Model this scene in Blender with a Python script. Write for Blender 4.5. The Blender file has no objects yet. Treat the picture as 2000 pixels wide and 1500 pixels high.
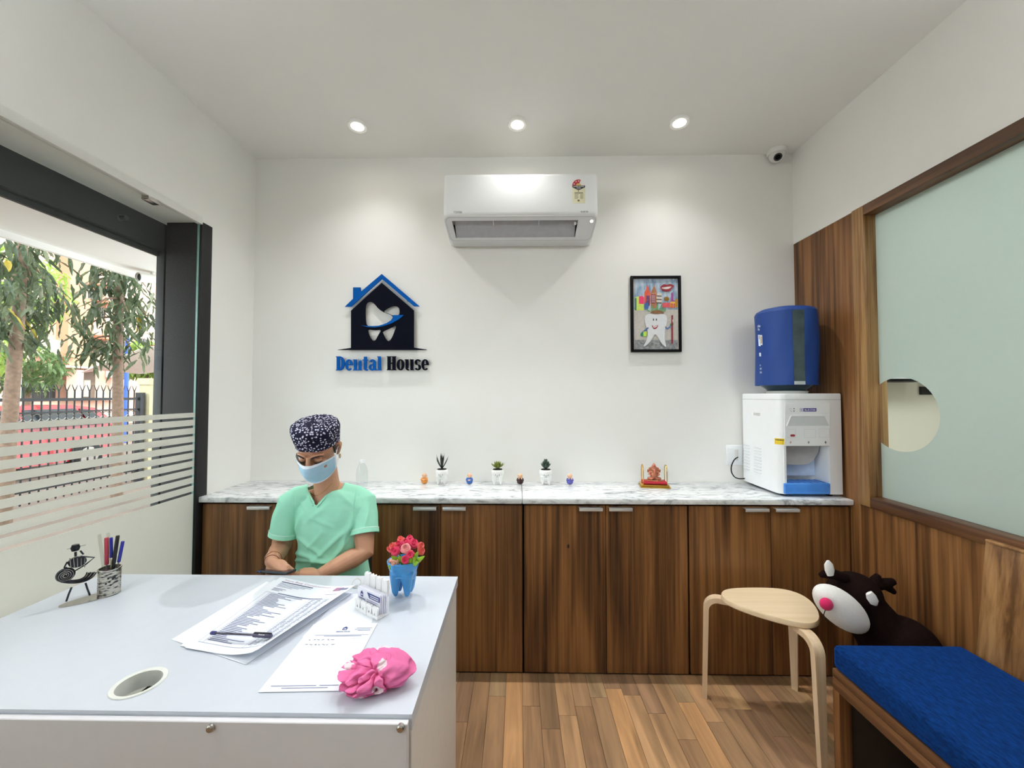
import bpy, bmesh, math, random
from mathutils import Vector, Matrix, Euler, noise
from mathutils.geometry import tessellate_polygon

random.seed(11)
SC = bpy.context.scene
COL = SC.collection
PI = math.pi

# ---------------------------------------------------------------- camera
# photo taken as 2000 x 1500; focal length 760 px; the room's Y axis vanishes at (1012, 771)
F = 760.0
EYE = 1.49
TH = math.atan(21 / F)
PH = math.atan(12 / F * math.cos(TH))
_s, _c = math.sin, math.cos
RV = Vector((_c(PH), _s(PH), 0))
FV = Vector((-_s(PH) * _c(TH), _c(PH) * _c(TH), _s(TH)))
UV = Vector((_s(PH) * _s(TH), -_c(PH) * _s(TH), _c(TH)))
cam_d = bpy.data.cameras.new('camera')
cam_d.sensor_fit = 'HORIZONTAL'
cam_d.sensor_width = 36.0
cam_d.lens = 36.0 * F / 2000.0
cam_d.clip_start = 0.05
cam_d.clip_end = 300
cam = bpy.data.objects.new('camera', cam_d)
COL.objects.link(cam)
_M = Matrix((RV, UV, -FV)).transposed().to_4x4()
_M.translation = Vector((0, 0, EYE))
cam.matrix_world = _M
SC.camera = cam

# ---------------------------------------------------------------- world, sun, exposure
SC.view_settings.view_transform = 'Standard'
SC.view_settings.look = 'None'
SC.view_settings.gamma = 1.0
SC.view_settings.use_curve_mapping = False
SC.view_settings.exposure = 0.36

SC.cycles.use_adaptive_sampling = True
SC.cycles.adaptive_threshold = 0.02
SC.cycles.max_bounces = 7
SC.cycles.diffuse_bounces = 5
SC.cycles.glossy_bounces = 3
SC.cycles.transmission_bounces = 4
SC.cycles.transparent_max_bounces = 10
SC.cycles.caustics_reflective = False
SC.cycles.caustics_refractive = False

wd = bpy.data.worlds.new('sky')
SC.world = wd
wd.use_nodes = True
_nt = wd.node_tree
_nt.nodes.clear()
_o = _nt.nodes.new('ShaderNodeOutputWorld')
_b = _nt.nodes.new('ShaderNodeBackground')
_b.inputs['Color'].default_value = (0.90, 0.96, 1.0, 1)     # even bright haze
_b.inputs['Strength'].default_value = 3.9
_nt.links.new(_b.outputs[0], _o.inputs[0])

sun_d = bpy.data.lights.new('sun', 'SUN')
sun_d.energy = 2.8
sun_d.angle = math.radians(3)
sun_d.color = (1.0, 0.95, 0.86)
sun = bpy.data.objects.new('sun', sun_d)
COL.objects.link(sun)
sun.rotation_euler = Vector((-0.62, 0.25, -0.75)).to_track_quat('-Z', 'Y').to_euler()

# key dimensions (metres), measured on the planes each thing touches
XL, XR, YB, ZC = -1.735, 1.775, 2.51, 3.05     # left wall, right wall, back wall, ceiling
YCAB, ZCT = 2.12, 0.935                        # cabinet fronts, countertop
ZD = 0.75                                      # desk top


def ray(px, py):
    return FV + RV * ((px - 1000) / F) + UV * ((750 - py) / F)


def atz(px, py, z):
    d = ray(px, py); t = (z - EYE) / d.z
    return Vector((d.x * t, d.y * t, z))


def aty(px, py, y):
    d = ray(px, py); t = y / d.y
    return Vector((d.x * t, y, EYE + d.z * t))


def atx(px, py, x):
    d = ray(px, py); t = x / d.x
    return Vector((x, d.y * t, EYE + d.z * t))


# ---------------------------------------------------------------- mesh helpers
class MB:
    """collects shapes in world coordinates; build() links them as one mesh object"""
    def __init__(s):
        s.v = []; s.f = []; s.m = Matrix()

    def add(s, vs, fs):
        o = len(s.v)
        s.v += [s.m @ Vector(p) for p in vs]
        s.f += [tuple(i + o for i in q) for q in fs]
        return s

    def box(s, x0, x1, y0, y1, z0, z1):
        return s.add([(x0, y0, z0), (x1, y0, z0), (x1, y1, z0), (x0, y1, z0), (x0, y0, z1), (x1, y0, z1), (x1, y1, z1), (x0, y1, z1)],
                     [(0, 3, 2, 1), (4, 5, 6, 7), (0, 1, 5, 4), (1, 2, 6, 5), (2, 3, 7, 6), (3, 0, 4, 7)])

    def rbox(s, x0, x1, y0, y1, z0, z1, r=0.005, seg=2):
        bm = bmesh.new()
        t = MB().box(x0, x1, y0, y1, z0, z1)
        vs = [bm.verts.new(p) for p in t.v]
        for q in t.f: bm.faces.new([vs[i] for i in q])
        r = min(r, 0.49 * min(abs(x1 - x0), abs(y1 - y0), abs(z1 - z0)))
        bmesh.ops.bevel(bm, geom=bm.edges[:], offset=r, segments=seg, affect='EDGES', profile=0.5)
        bm.verts.index_update()
        s.add([v.co.copy() for v in bm.verts], [[v.index for v in f.verts] for f in bm.faces])
        bm.free()
        return s

    def tube(s, pts, r, n=10, cap=True, flat=None):
        pts = [Vector(p) for p in pts]
        m = len(pts)
        rs = r if isinstance(r, (list, tuple)) else [r] * m
        t0 = (pts[1] - pts[0]).normalized()
        ref = Vector((0, 0, 1)) if abs(t0.z) < 0.9 else Vector((1, 0, 0))
        nrm = t0.cross(ref).normalized()
        vs = []
        for i, p in enumerate(pts):
            a = pts[max(i - 1, 0)]; b = pts[min(i + 1, m - 1)]
            t = (b - a).normalized()
            nrm = (nrm - t * nrm.dot(t)).normalized()
            bn = t.cross(nrm)
            for k in range(n):
                an = 2 * PI * k / n
                ra = rs[i]
                e1, e2 = (ra, ra) if not isinstance(ra, (list, tuple)) else ra
                vs.append(p + nrm * (math.cos(an) * e1) + bn * (math.sin(an) * e2))
        fs = []
        for i in range(m - 1):
            for k in range(n):
                k2 = (k + 1) % n
                fs.append((i * n + k, i * n + k2, (i + 1) * n + k2, (i + 1) * n + k))
        if cap:
            fs.append(tuple(reversed(range(n))))
            fs.append(tuple(range((m - 1) * n, m * n)))
        return s.add(vs, fs)

    def lathe(s, prof, c=(0, 0, 0), n=24, ax=None, sx=1.0, sy=1.0, caps=True):
        """prof: (radius, height) list from bottom to top; ax: 3x3/4x4 orientation"""
        c = Vector(c); A = ax if ax is not None else Matrix()
        A = A.to_3x3()
        vs = []; fs = []; rings = []
        for r, h in prof:
            if r < 1e-6:
                rings.append([len(vs)]); vs.append(c + A @ Vector((0, 0, h)))
            else:
                rings.append(list(range(len(vs), len(vs) + n)))
                for k in range(n):
                    a = 2 * PI * k / n
                    vs.append(c + A @ Vector((r * sx * math.cos(a), r * sy * math.sin(a), h)))
        for a, b in zip(rings, rings[1:]):
            if len(a) == 1 and len(b) == 1: continue
            for k in range(n):
                k2 = (k + 1) % n
                if len(a) == 1: fs.append((a[0], b[k2], b[k]))
                elif len(b) == 1: fs.append((a[k], a[k2], b[0]))
                else: fs.append((a[k], a[k2], b[k2], b[k]))
        if caps and len(rings[0]) > 1: fs.append(tuple(reversed(rings[0])))
        if caps and len(rings[-1]) > 1: fs.append(tuple(rings[-1]))
        return s.add(vs, fs)

    def ell(s, c, r, rot=None, n=16, m=10):
        prof = [(math.cos(-PI / 2 + PI * i / m), math.sin(-PI / 2 + PI * i / m)) for i in range(m + 1)]
        prof[0] = (0, -1); prof[-1] = (0, 1)
        A = (rot.to_3x3() if rot is not None else Matrix.Identity(3)) @ Matrix.Diagonal(Vector(r))
        return s.lathe(prof, c, n, A)

    def plate(s, outer, holes, fn, d0, d1):
        """flat plate from 2-D outlines; fn(u, v, d) -> world point"""
        loops = [list(outer)] + [list(h) for h in holes]
        tri = tessellate_polygon([[Vector((p[0], p[1], 0)) for p in l] for l in loops])
        flat = [p for l in loops for p in l]
        n = len(flat)
        vs = [fn(p[0], p[1], d0) for p in flat] + [fn(p[0], p[1], d1) for p in flat]
        fs = [tuple(t) for t in tri] + [tuple(i + n for i in reversed(t)) for t in tri]
        o = 0
        for l in loops:
            k = len(l)
            for i in range(k):
                j = (i + 1) % k
                fs.append((o + i, o + j, o + j + n, o + i + n))
            o += k
        return s.add(vs, fs)

    def grid(s, nu, nv, fn, cu=False, thick=None):
        """surface fn(u,v), u,v in 0..1; thick: offset vector/function for a second skin"""
        vs = []; fs = []
        U = nu if cu else nu + 1
        for j in range(nv + 1):
            for i in range(U):
                vs.append(Vector(fn(i / nu, j / nv)))
        for j in range(nv):
            for i in range(nu):
                i2 = (i + 1) % U if cu else i + 1
                fs.append((j * U + i, j * U + i2, (j + 1) * U + i2, (j + 1) * U + i))
        if thick is not None:
            n = len(vs)
            vs2 = [p + Vector(thick) for p in vs]
            fs2 = [tuple(reversed([i + n for i in q])) for q in fs]
            ed = []
            if not cu:
                for j in range(nv): ed += [(j * U, (j + 1) * U), ((j + 1) * U + nu, j * U + nu)]
            for i in range(nu):
                i2 = (i + 1) % U if cu else i + 1
                ed += [(i2, i), (nv * U + i, nv * U + i2)]
            fs = fs + fs2 + [(a, b, b + n, a + n) for a, b in ed]
            vs = vs + vs2
        return s.add(vs, fs)

    def build(s, name, mt, parent=None, ang=35, flip=False):
        return link_mesh(name, s.v, s.f, mt, parent, ang)


WLOC = {}


def link_mesh(name, vs, fs, mt, parent=None, ang=35):
    if parent is not None:
        loc = WLOC[parent.name]
        off = Vector(loc)
    else:
        lo = Vector((min(p.x for p in vs), min(p.y for p in vs), min(p.z for p in vs)))
        hi = Vector((max(p.x for p in vs), max(p.y for p in vs), max(p.z for p in vs)))
        off = Vector(((lo.x + hi.x) / 2, (lo.y + hi.y) / 2, lo.z))
    me = bpy.data.meshes.new(name)
    me.from_pydata([p - off for p in vs], [], fs)
    bm = bmesh.new(); bm.from_mesh(me)
    bmesh.ops.recalc_face_normals(bm, faces=bm.faces)
    bm.to_mesh(me); bm.free()
    if ang:
        me.polygons.foreach_set('use_smooth', [True] * len(me.polygons))
        me.set_sharp_from_angle(angle=math.radians(ang))
    if mt: me.materials.append(mt)
    o = bpy.data.objects.new(name, me)
    COL.objects.link(o)
    if parent is not None:
        o.parent = parent
    else:
        o.location = off
    WLOC[o.name] = off
    return o


def thing(name, label, cat, loc, group=None):
    o = bpy.data.objects.new(name, None)
    COL.objects.link(o)
    o.empty_display_size = 0.05
    o.location = loc
    WLOC[o.name] = Vector(loc)
    return tag(o, label, cat, group)


def tag(o, label=None, cat=None, group=None, kind=None):
    if label: o['label'] = label
    if cat: o['category'] = cat
    if group: o['group'] = group
    if kind: o['kind'] = kind
    return o


def struct(o):
    o['kind'] = 'structure'
    return o


def remesh(mb, voxel, smooth=4):
    """fuse overlapping closed shapes into one continuous surface; returns (verts, faces)"""
    me = bpy.data.meshes.new('tmp')
    me.from_pydata(mb.v, [], mb.f)
    bm = bmesh.new(); bm.from_mesh(me)
    bmesh.ops.recalc_face_normals(bm, faces=bm.faces)
    bm.to_mesh(me); bm.free()
    o = bpy.data.objects.new('tmp', me)
    COL.objects.link(o)
    md = o.modifiers.new('r', 'REMESH'); md.mode = 'VOXEL'; md.voxel_size = voxel
    if smooth:
        sm = o.modifiers.new('s', 'SMOOTH'); sm.iterations = smooth; sm.factor = 0.5
    dg = bpy.context.evaluated_depsgraph_get()
    ev = o.evaluated_get(dg)
    m2 = ev.to_mesh()
    vs = [v.co.copy() for v in m2.vertices]
    fs = [tuple(p.vertices) for p in m2.polygons]
    ev.to_mesh_clear()
    bpy.data.objects.remove(o); bpy.data.meshes.remove(me)
    return vs, fs


_text_cache = {}


def text_geo(s, bold=0.0):
    """flat glyph triangles of a string; returns (verts2d, faces, width) for cap height about 0.7"""
    key = (s, bold)
    if key not in _text_cache:
        cu = bpy.data.curves.new('t', 'FONT')
        cu.body = s; cu.size = 1.0; cu.offset = bold; cu.resolution_u = 2
        o = bpy.data.objects.new('t', cu)
        COL.objects.link(o)
        dg = bpy.context.evaluated_depsgraph_get()
        ev = o.evaluated_get(dg)
        me = ev.to_mesh()
        vs = [(v.co.x, v.co.y) for v in me.vertices]
        fs = [tuple(p.vertices) for p in me.polygons]
        ev.to_mesh_clear()
        bpy.data.objects.remove(o)
        bpy.data.curves.remove(cu)
        w = max((x for x, y in vs), default=1)
        _text_cache[key] = (vs, fs, w)
    return _text_cache[key]


def put_text(mb, s, fn, u0, v0, width, height, bold=0.0):
    """lay a string on a surface: fn(u, v) -> world; text box starts at (u0, v0)"""
    vs, fs, w = text_geo(s, bold)
    mb.add([fn(u0 + x / w * width, v0 + y / 0.72 * height) for x, y in vs], fs)


# ---------------------------------------------------------------- materials
MATS = {}


def nodes(name):
    m = bpy.data.materials.new(name)
    m.use_nodes = True
    nt = m.node_tree
    nt.nodes.clear()
    out = nt.nodes.new('ShaderNodeOutputMaterial')
    MATS[name] = m
    return m, nt, out


def N(nt, t, **kw):
    n = nt.nodes.new(t)
    for k, v in kw.items():
        if k.startswith('i_'):
            n.inputs[k[2:].replace('_', ' ')].default_value = v
        else:
            setattr(n, k, v)
    return n


def rgba(c, k=1.0):
    return (c[0] * k, c[1] * k, c[2] * k, 1)


def hexc(r, g, b):
    f = lambda u: (u / 255 / 12.92) if u / 255 <= 0.04045 else ((u / 255 + 0.055) / 1.055) ** 2.4
    return (f(r), f(g), f(b))


def coords(nt, scale=(1, 1, 1), rnd=True, obj=True):
    tc = N(nt, 'ShaderNodeTexCoord')
    mp = N(nt, 'ShaderNodeMapping')
    mp.inputs['Scale'].default_value = scale
    nt.links.new(tc.outputs['Object'], mp.inputs['Vector'])
    if rnd:
        oi = N(nt, 'ShaderNodeObjectInfo')
        mu = N(nt, 'ShaderNodeMath', operation='MULTIPLY'); mu.inputs[1].default_value = 37.0
        nt.links.new(oi.outputs['Random'], mu.inputs[0])
        cb = N(nt, 'ShaderNodeCombineXYZ')
        for i in range(3): nt.links.new(mu.outputs[0], cb.inputs[i])
        nt.links.new(cb.outputs[0], mp.inputs['Location'])
    return mp


def pm(name, col, rough=0.5, metal=0.0, vary=0.06, nscale=30.0, bump=0.0, bscale=200.0, spec=0.5, trans=0.0, sheen=0.0, coat=0.0, sub=0.0):
    """plain procedural material: a principled surface with a little noise in colour and relief"""
    if name in MATS: return MATS[name]
    m, nt, out = nodes(name)
    p = N(nt, 'ShaderNodeBsdfPrincipled')
    p.inputs['Roughness'].default_value = rough
    p.inputs['Metallic'].default_value = metal
    p.inputs['Specular IOR Level'].default_value = spec
    p.inputs['Transmission Weight'].default_value = trans
    p.inputs['Sheen Weight'].default_value = sheen
    p.inputs['Coat Weight'].default_value = coat
    if sub:
        p.inputs['Subsurface Weight'].default_value = sub
        p.inputs['Subsurface Radius'].default_value = (0.012, 0.005, 0.003)
        p.inputs['Subsurface Scale'].default_value = 0.6
    mp = coords(nt)
    nz = N(nt, 'ShaderNodeTexNoise'); nz.inputs['Scale'].default_value = nscale; nz.inputs['Detail'].default_value = 3
    nt.links.new(mp.outputs[0], nz.inputs['Vector'])
    cr = N(nt, 'ShaderNodeValToRGB')
    cr.color_ramp.elements[0].position = 0.3; cr.color_ramp.elements[1].position = 0.7
    cr.color_ramp.elements[0].color = rgba(col, 1 - vary)
    cr.color_ramp.elements[1].color = rgba(col, 1 + vary)
    nt.links.new(nz.outputs['Fac'], cr.inputs[0])
    nt.links.new(cr.outputs[0], p.inputs['Base Color'])
    if bump:
        n2 = N(nt, 'ShaderNodeTexNoise'); n2.inputs['Scale'].default_value = bscale; n2.inputs['Detail'].default_value = 2
        nt.links.new(mp.outputs[0], n2.inputs['Vector'])
        bp = N(nt, 'ShaderNodeBump'); bp.inputs['Strength'].default_value = bump; bp.inputs['Distance'].default_value = 0.002
        nt.links.new(n2.outputs['Fac'], bp.inputs['Height'])
        nt.links.new(bp.outputs[0], p.inputs['Normal'])
    nt.links.new(p.outputs[0], out.inputs[0])
    return m


def wood(name, dark, mid, light, axis=2, rough=0.42, k=1.0, streak=1.0):
    """veneer: fine streaks and broad bands that run along one axis, with wavy cathedral figure"""
    m, nt, out = nodes(name)
    p = N(nt, 'ShaderNodeBsdfPrincipled'); p.inputs['Roughness'].default_value = rough
    sc = [42 * k, 42 * k, 42 * k]; sc[axis] = 1.0 * k
    mp = coords(nt, tuple(sc))
    nz = N(nt, 'ShaderNodeTexNoise'); nz.inputs['Scale'].default_value = 1.0; nz.inputs['Detail'].default_value = 7; nz.inputs['Roughness'].default_value = 0.62; nz.inputs['Distortion'].default_value = 0.35
    nt.links.new(mp.outputs[0], nz.inputs['Vector'])
    sb = [5.5 * k] * 3; sb[axis] = 0.55 * k
    mp2 = coords(nt, tuple(sb))
    wv = N(nt, 'ShaderNodeTexNoise'); wv.inputs['Scale'].default_value = 1.0; wv.inputs['Detail'].default_value = 1.5; wv.inputs['Distortion'].default_value = 0.6
    nt.links.new(mp2.outputs[0], wv.inputs['Vector'])
    # rings of the broad noise give cathedral lines
    rg = N(nt, 'ShaderNodeMath', operation='MULTIPLY'); rg.inputs[1].default_value = 15.0
    nt.links.new(wv.outputs['Fac'], rg.inputs[0])
    sn = N(nt, 'ShaderNodeMath', operation='SINE'); nt.links.new(rg.outputs[0], sn.inputs[0])
    ab = N(nt, 'ShaderNodeMath', operation='MULTIPLY_ADD'); ab.inputs[1].default_value = 0.10 * streak; ab.inputs[2].default_value = 0.0
    nt.links.new(sn.outputs[0], ab.inputs[0])
    ad = N(nt, 'ShaderNodeMath', operation='ADD')
    nt.links.new(nz.outputs['Fac'], ad.inputs[0]); nt.links.new(ab.outputs[0], ad.inputs[1])
    cr = N(nt, 'ShaderNodeValToRGB')
    e = cr.color_ramp.elements
    e[0].position = 0.30; e[0].color = rgba(dark)
    e[1].position = 0.70; e[1].color = rgba(light)
    q = e.new(0.48); q.color = rgba(mid)
    nt.links.new(ad.outputs[0], cr.inputs[0])
    nt.links.new(cr.outputs[0], p.inputs['Base Color'])
    bp = N(nt, 'ShaderNodeBump'); bp.inputs['Strength'].default_value = 0.08; bp.inputs['Distance'].default_value = 0.001
    nt.links.new(nz.outputs['Fac'], bp.inputs['Height']); nt.links.new(bp.outputs[0], p.inputs['Normal'])
    nt.links.new(p.outputs[0], out.inputs[0])
    return m


def schlick(nt, k):
    lw = N(nt, 'ShaderNodeLayerWeight'); lw.inputs['Blend'].default_value = 0.5
    pw = N(nt, 'ShaderNodeMath', operation='POWER'); pw.inputs[1].default_value = 5.0
    nt.links.new(lw.outputs['Facing'], pw.inputs[0])
    mu = N(nt, 'ShaderNodeMath', operation='MULTIPLY_ADD'); mu.inputs[1].default_value = k; mu.inputs[2].default_value = 0.04 * k
    nt.links.new(pw.outputs[0], mu.inputs[0])
    return mu


def clear_glass(name, tint=(1, 1, 1), refl=0.9):
    m, nt, out = nodes(name)
    tr = N(nt, 'ShaderNodeBsdfTransparent'); tr.inputs[0].default_value = rgba(tint)
    gl = N(nt, 'ShaderNodeBsdfGlossy'); gl.inputs['Roughness'].default_value = 0.02
    mu = schlick(nt, refl)
    mx = N(nt, 'ShaderNodeMixShader')
    ge = N(nt, 'ShaderNodeNewGeometry')
    iv = N(nt, 'ShaderNodeMath', operation='SUBTRACT'); iv.inputs[0].default_value = 1.0
    nt.links.new(ge.outputs['Backfacing'], iv.inputs[1])
    m3 = N(nt, 'ShaderNodeMath', operation='MULTIPLY')
    nt.links.new(mu.outputs[0], m3.inputs[0]); nt.links.new(iv.outputs[0], m3.inputs[1])
    nt.links.new(m3.outputs[0], mx.inputs[0]); nt.links.new(tr.outputs[0], mx.inputs[1]); nt.links.new(gl.outputs[0], mx.inputs[2])
    nt.links.new(mx.outputs[0], out.inputs[0])
    return m


def frosted(name, tcol, dcol, mixd=0.35, gloss=0.0, grough=0.2):
    m, nt, out = nodes(name)
    mp = coords(nt, (1, 1, 1), rnd=False)
    nz = N(nt, 'ShaderNodeTexNoise'); nz.inputs['Scale'].default_value = 60; nz.inputs['Detail'].default_value = 2
    nt.links.new(mp.outputs[0], nz.inputs['Vector'])
    cr = N(nt, 'ShaderNodeValToRGB')
    cr.color_ramp.elements[0].color = rgba(tcol, 0.95); cr.color_ramp.elements[1].color = rgba(tcol, 1.0)
    nt.links.new(nz.outputs['Fac'], cr.inputs[0])
    tl = N(nt, 'ShaderNodeBsdfTranslucent'); nt.links.new(cr.outputs[0], tl.inputs[0])
    df = N(nt, 'ShaderNodeBsdfDiffuse'); df.inputs[0].default_value = rgba(dcol)
    mx = N(nt, 'ShaderNodeMixShader'); mx.inputs[0].default_value = mixd
    nt.links.new(tl.outputs[0], mx.inputs[1]); nt.links.new(df.outputs[0], mx.inputs[2])
    last = mx
    if gloss:
        gl = N(nt, 'ShaderNodeBsdfGlossy'); gl.inputs['Roughness'].default_value = grough
        m2 = N(nt, 'ShaderNodeMixShader')
        mu = schlick(nt, gloss)
        nt.links.new(mu.outputs[0], m2.inputs[0]); nt.links.new(mx.outputs[0], m2.inputs[1]); nt.links.new(gl.outputs[0], m2.inputs[2])
        last = m2
    nt.links.new(last.outputs[0], out.inputs[0])
    return m


def emit(name, col, st):
    m, nt, out = nodes(name)
    e = N(nt, 'ShaderNodeEmission'); e.inputs[0].default_value = rgba(col); e.inputs[1].default_value = st
    nt.links.new(e.outputs[0], out.inputs[0])
    return m


M_wall = pm('wall_paint', hexc(234, 233, 228), 0.7, vary=0.012, nscale=3, bump=0.05, bscale=350)
M_ceil = pm('ceiling_paint', hexc(238, 237, 233), 0.75, vary=0.01, nscale=3)
M_white = pm('white_laminate', hexc(206, 212, 221), 0.32, vary=0.01)
M_wplas = pm('white_plastic', hexc(235, 237, 238), 0.28, vary=0.01)
M_offw = pm('off_white_plastic', hexc(222, 222, 216), 0.4, vary=0.02)
M_dark = pm('charcoal_metal', hexc(56, 60, 62), 0.55, vary=0.01)
M_black = pm('black_plastic', hexc(14, 14, 16), 0.5, vary=0.05, spec=0.12)
M_blackmatt = pm('black_matt', hexc(20, 20, 21), 0.7, vary=0.05)
M_steel = pm('brushed_steel', hexc(190, 186, 180), 0.25, metal=1.0, vary=0.05)
M_alu = pm('aluminium', hexc(225, 225, 225), 0.35, metal=0.6, vary=0.03)
M_gold = pm('gold_metal', hexc(214, 170, 78), 0.25, metal=1.0, vary=0.05)
M_wood = wood('teak_veneer', hexc(54, 32, 15), hexc(104, 67, 35), hexc(146, 101, 58))
M_woodh = wood('teak_rail', hexc(62, 38, 22), hexc(100, 66, 40), hexc(128, 90, 58), axis=1)
M_woodpost = wood('teak_post', hexc(70, 42, 20), hexc(128, 90, 50), hexc(165, 128, 80), k=1.6)
M_woodb = wood('teak_bench_back', hexc(96, 64, 34), hexc(138, 98, 58), hexc(168, 128, 84), k=1.2)
M_glass = clear_glass('clear_glass', (0.97, 0.99, 0.98), 0.5)
M_gedge = pm('glass_edge_green', hexc(128, 168, 160), 0.2, vary=0.05)
M_frostL = frosted('frosted_film', hexc(228, 227, 220), hexc(210, 210, 202), 0.45)
M_frostR = frosted('frosted_pane', hexc(224, 232, 228), hexc(190, 199, 194), 0.42, gloss=0.9, grough=0.12)
# lamp strengths: the row over the counter, the row over the desk, the added fill tubes, the side room
W_BACK, W_FRONT, W_FILL, W_SIDE = 18.5, 1.0, 68.0, 13.5
TILT = math.radians(-4)     # gimbal lamps over the counter lean a little into the room
# ================================================================ lamps
M_lens = emit('lamp_lens', (1.0, 0.93, 0.8), 45.0)
M_ring = pm('lamp_ring', hexc(238, 238, 234), 0.35, vary=0.01)


def downlight(x, y, label, watts, group, tilt=0.0):
    t = thing('downlight', label, 'downlight', (x, y, ZC - 0.012), group)
    MB().lathe([(0.052, -0.008), (0.05, 0.012), (0.038, 0.012), (0.036, -0.004), (0.052, -0.008)], (x, y, ZC - 0.012), 28, caps=False).build('trim_ring', M_ring, t)
    MB().lathe([(0.0, 0.001), (0.031, 0.0), (0.031, 0.006), (0.0, 0.006)], (x, y, ZC - 0.008), 24).build('lens', M_lens, t)
    ld = bpy.data.lights.new('downlight_bulb', 'SPOT')
    ld.energy = watts; ld.color = (0.99, 0.99, 1.0)
    ld.spot_size = math.radians(128); ld.spot_blend = 1.0; ld.shadow_soft_size = 0.014
    # beam shaped by hand: slower falloff than a real bulb spares the near wall
    ld.use_nodes = True
    lt = ld.node_tree
    em = next(n for n in lt.nodes if n.type == 'EMISSION')
    fo = lt.nodes.new('ShaderNodeLightFalloff'); fo.inputs['Strength'].default_value = 1.0
    lt.links.new(fo.outputs['Linear'], em.inputs['Strength'])
    lo = bpy.data.objects.new('downlight_bulb', ld)
    COL.objects.link(lo)
    lo.parent = t; lo.location = (0, 0, -0.03)
    lo.rotation_euler = (tilt, 0, 0)
    return t


downlight(-0.926, 2.187, 'lit round ceiling downlight above the house-shaped wall sign', W_BACK, 'downlights over the counter', TILT)
downlight(-0.004, 2.187, 'lit round ceiling downlight above the air conditioner', W_BACK, 'downlights over the counter', TILT)
downlight(0.919, 2.187, 'lit round ceiling downlight above the framed drawing', W_BACK, 'downlights over the counter', TILT)
# the waiting room goes on toward the photographer: one more row over the desk plus two added fill tubes
for x, w_ in ((-0.926, 'nearest the glass front'), (-0.004, 'in the middle'), (0.919, 'nearest the bench')):
    downlight(x, 0.95, 'lit round ceiling downlight of the row over the desk, the one ' + w_, W_FRONT, 'downlights of the front row')
# unseen fill tubes, added high on both side walls to brighten the room
for x_, s_, lab in ((XL, 1, 'white LED batten high on the wall above the glass front'), (XR, -1, 'white LED batten high on the wall above the frosted window')):
    bt = thing('led_batten', lab, 'tube light', (x_ + s_ * 0.03, 0.3, 2.76), 'LED battens on the side walls')
    MB().rbox(min(x_, x_ + s_ * 0.03), max(x_, x_ + s_ * 0.03), -0.3, 0.9, 2.765, 2.80, 0.004).build('housing', M_ring, bt)
    MB().tube([(x_ + s_ * 0.045, -0.29, 2.782), (x_ + s_ * 0.045, 0.89, 2.782)], 0.016, 12).build('tube', emit('batten_glow', (0.89, 0.955, 1.0), W_FILL), bt)

# ================================================================ room shell
YR = -2.3
fl = MB().box(XL - 0.2, XR + 0.02, YR, YB + 0.1, -0.12, -0.006).build('floor', pm('floor_bed', hexc(70, 52, 36), 0.8))
struct(fl)
m, nt, out = nodes('oak_plank')
p = N(nt, 'ShaderNodeBsdfPrincipled'); p.inputs['Roughness'].default_value = 0.38
mp = coords(nt, (30, 2.2, 30))
nz = N(nt, 'ShaderNodeTexNoise'); nz.inputs['Scale'].default_value = 1.0; nz.inputs['Detail'].default_value = 6; nz.inputs['Distortion'].default_value = 0.8
nt.links.new(mp.outputs[0], nz.inputs['Vector'])
mp3 = coords(nt, (9, 1.2, 9))
nz3 = N(nt, 'ShaderNodeTexNoise'); nz3.inputs['Scale'].default_value = 1.0; nz3.inputs['Detail'].default_value = 3; nz3.inputs['Distortion'].default_value = 1.0
nt.links.new(mp3.outputs[0], nz3.inputs['Vector'])
oi = N(nt, 'ShaderNodeObjectInfo')
cr = N(nt, 'ShaderNodeValToRGB'); cr.color_ramp.interpolation = 'CONSTANT'
cols = [(160, 124, 90), (174, 136, 98), (146, 114, 86), (184, 140, 96), (168, 138, 102), (152, 120, 88), (178, 144, 104)]
e = cr.color_ramp.elements
e[0].position = 0; e[0].color = rgba(hexc(*cols[0])); e[1].position = 1 / 7; e[1].color = rgba(hexc(*cols[1]))
for i in range(2, 7):
    q = e.new(i / 7); q.color = rgba(hexc(*cols[i]))
nt.links.new(oi.outputs['Random'], cr.inputs[0])
av = N(nt, 'ShaderNodeMath', operation='ADD'); nt.links.new(nz.outputs['Fac'], av.inputs[0]); nt.links.new(nz3.outputs['Fac'], av.inputs[1])
mr = N(nt, 'ShaderNodeMapRange'); mr.inputs['From Min'].default_value = 0.62; mr.inputs['From Max'].default_value = 1.38; mr.inputs['To Min'].default_value = 0.5; mr.inputs['To Max'].default_value = 1.4
nt.links.new(av.outputs[0], mr.inputs[0])
mx = N(nt, 'ShaderNodeMix', data_type='RGBA', blend_type='MULTIPLY'); mx.inputs['Factor'].default_value = 1.0
nt.links.new(cr.outputs[0], mx.inputs['A']); nt.links.new(mr.outputs[0], mx.inputs['B'])
nt.links.new(mx.outputs['Result'], p.inputs['Base Color'])
bp = N(nt, 'ShaderNodeBump'); bp.inputs['Strength'].default_value = 0.12; bp.inputs['Distance'].default_value = 0.001
nt.links.new(nz.outputs['Fac'], bp.inputs['Height']); nt.links.new(bp.outputs[0], p.inputs['Normal'])
nt.links.new(p.outputs[0], out.inputs[0])
M_plank = m
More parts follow.
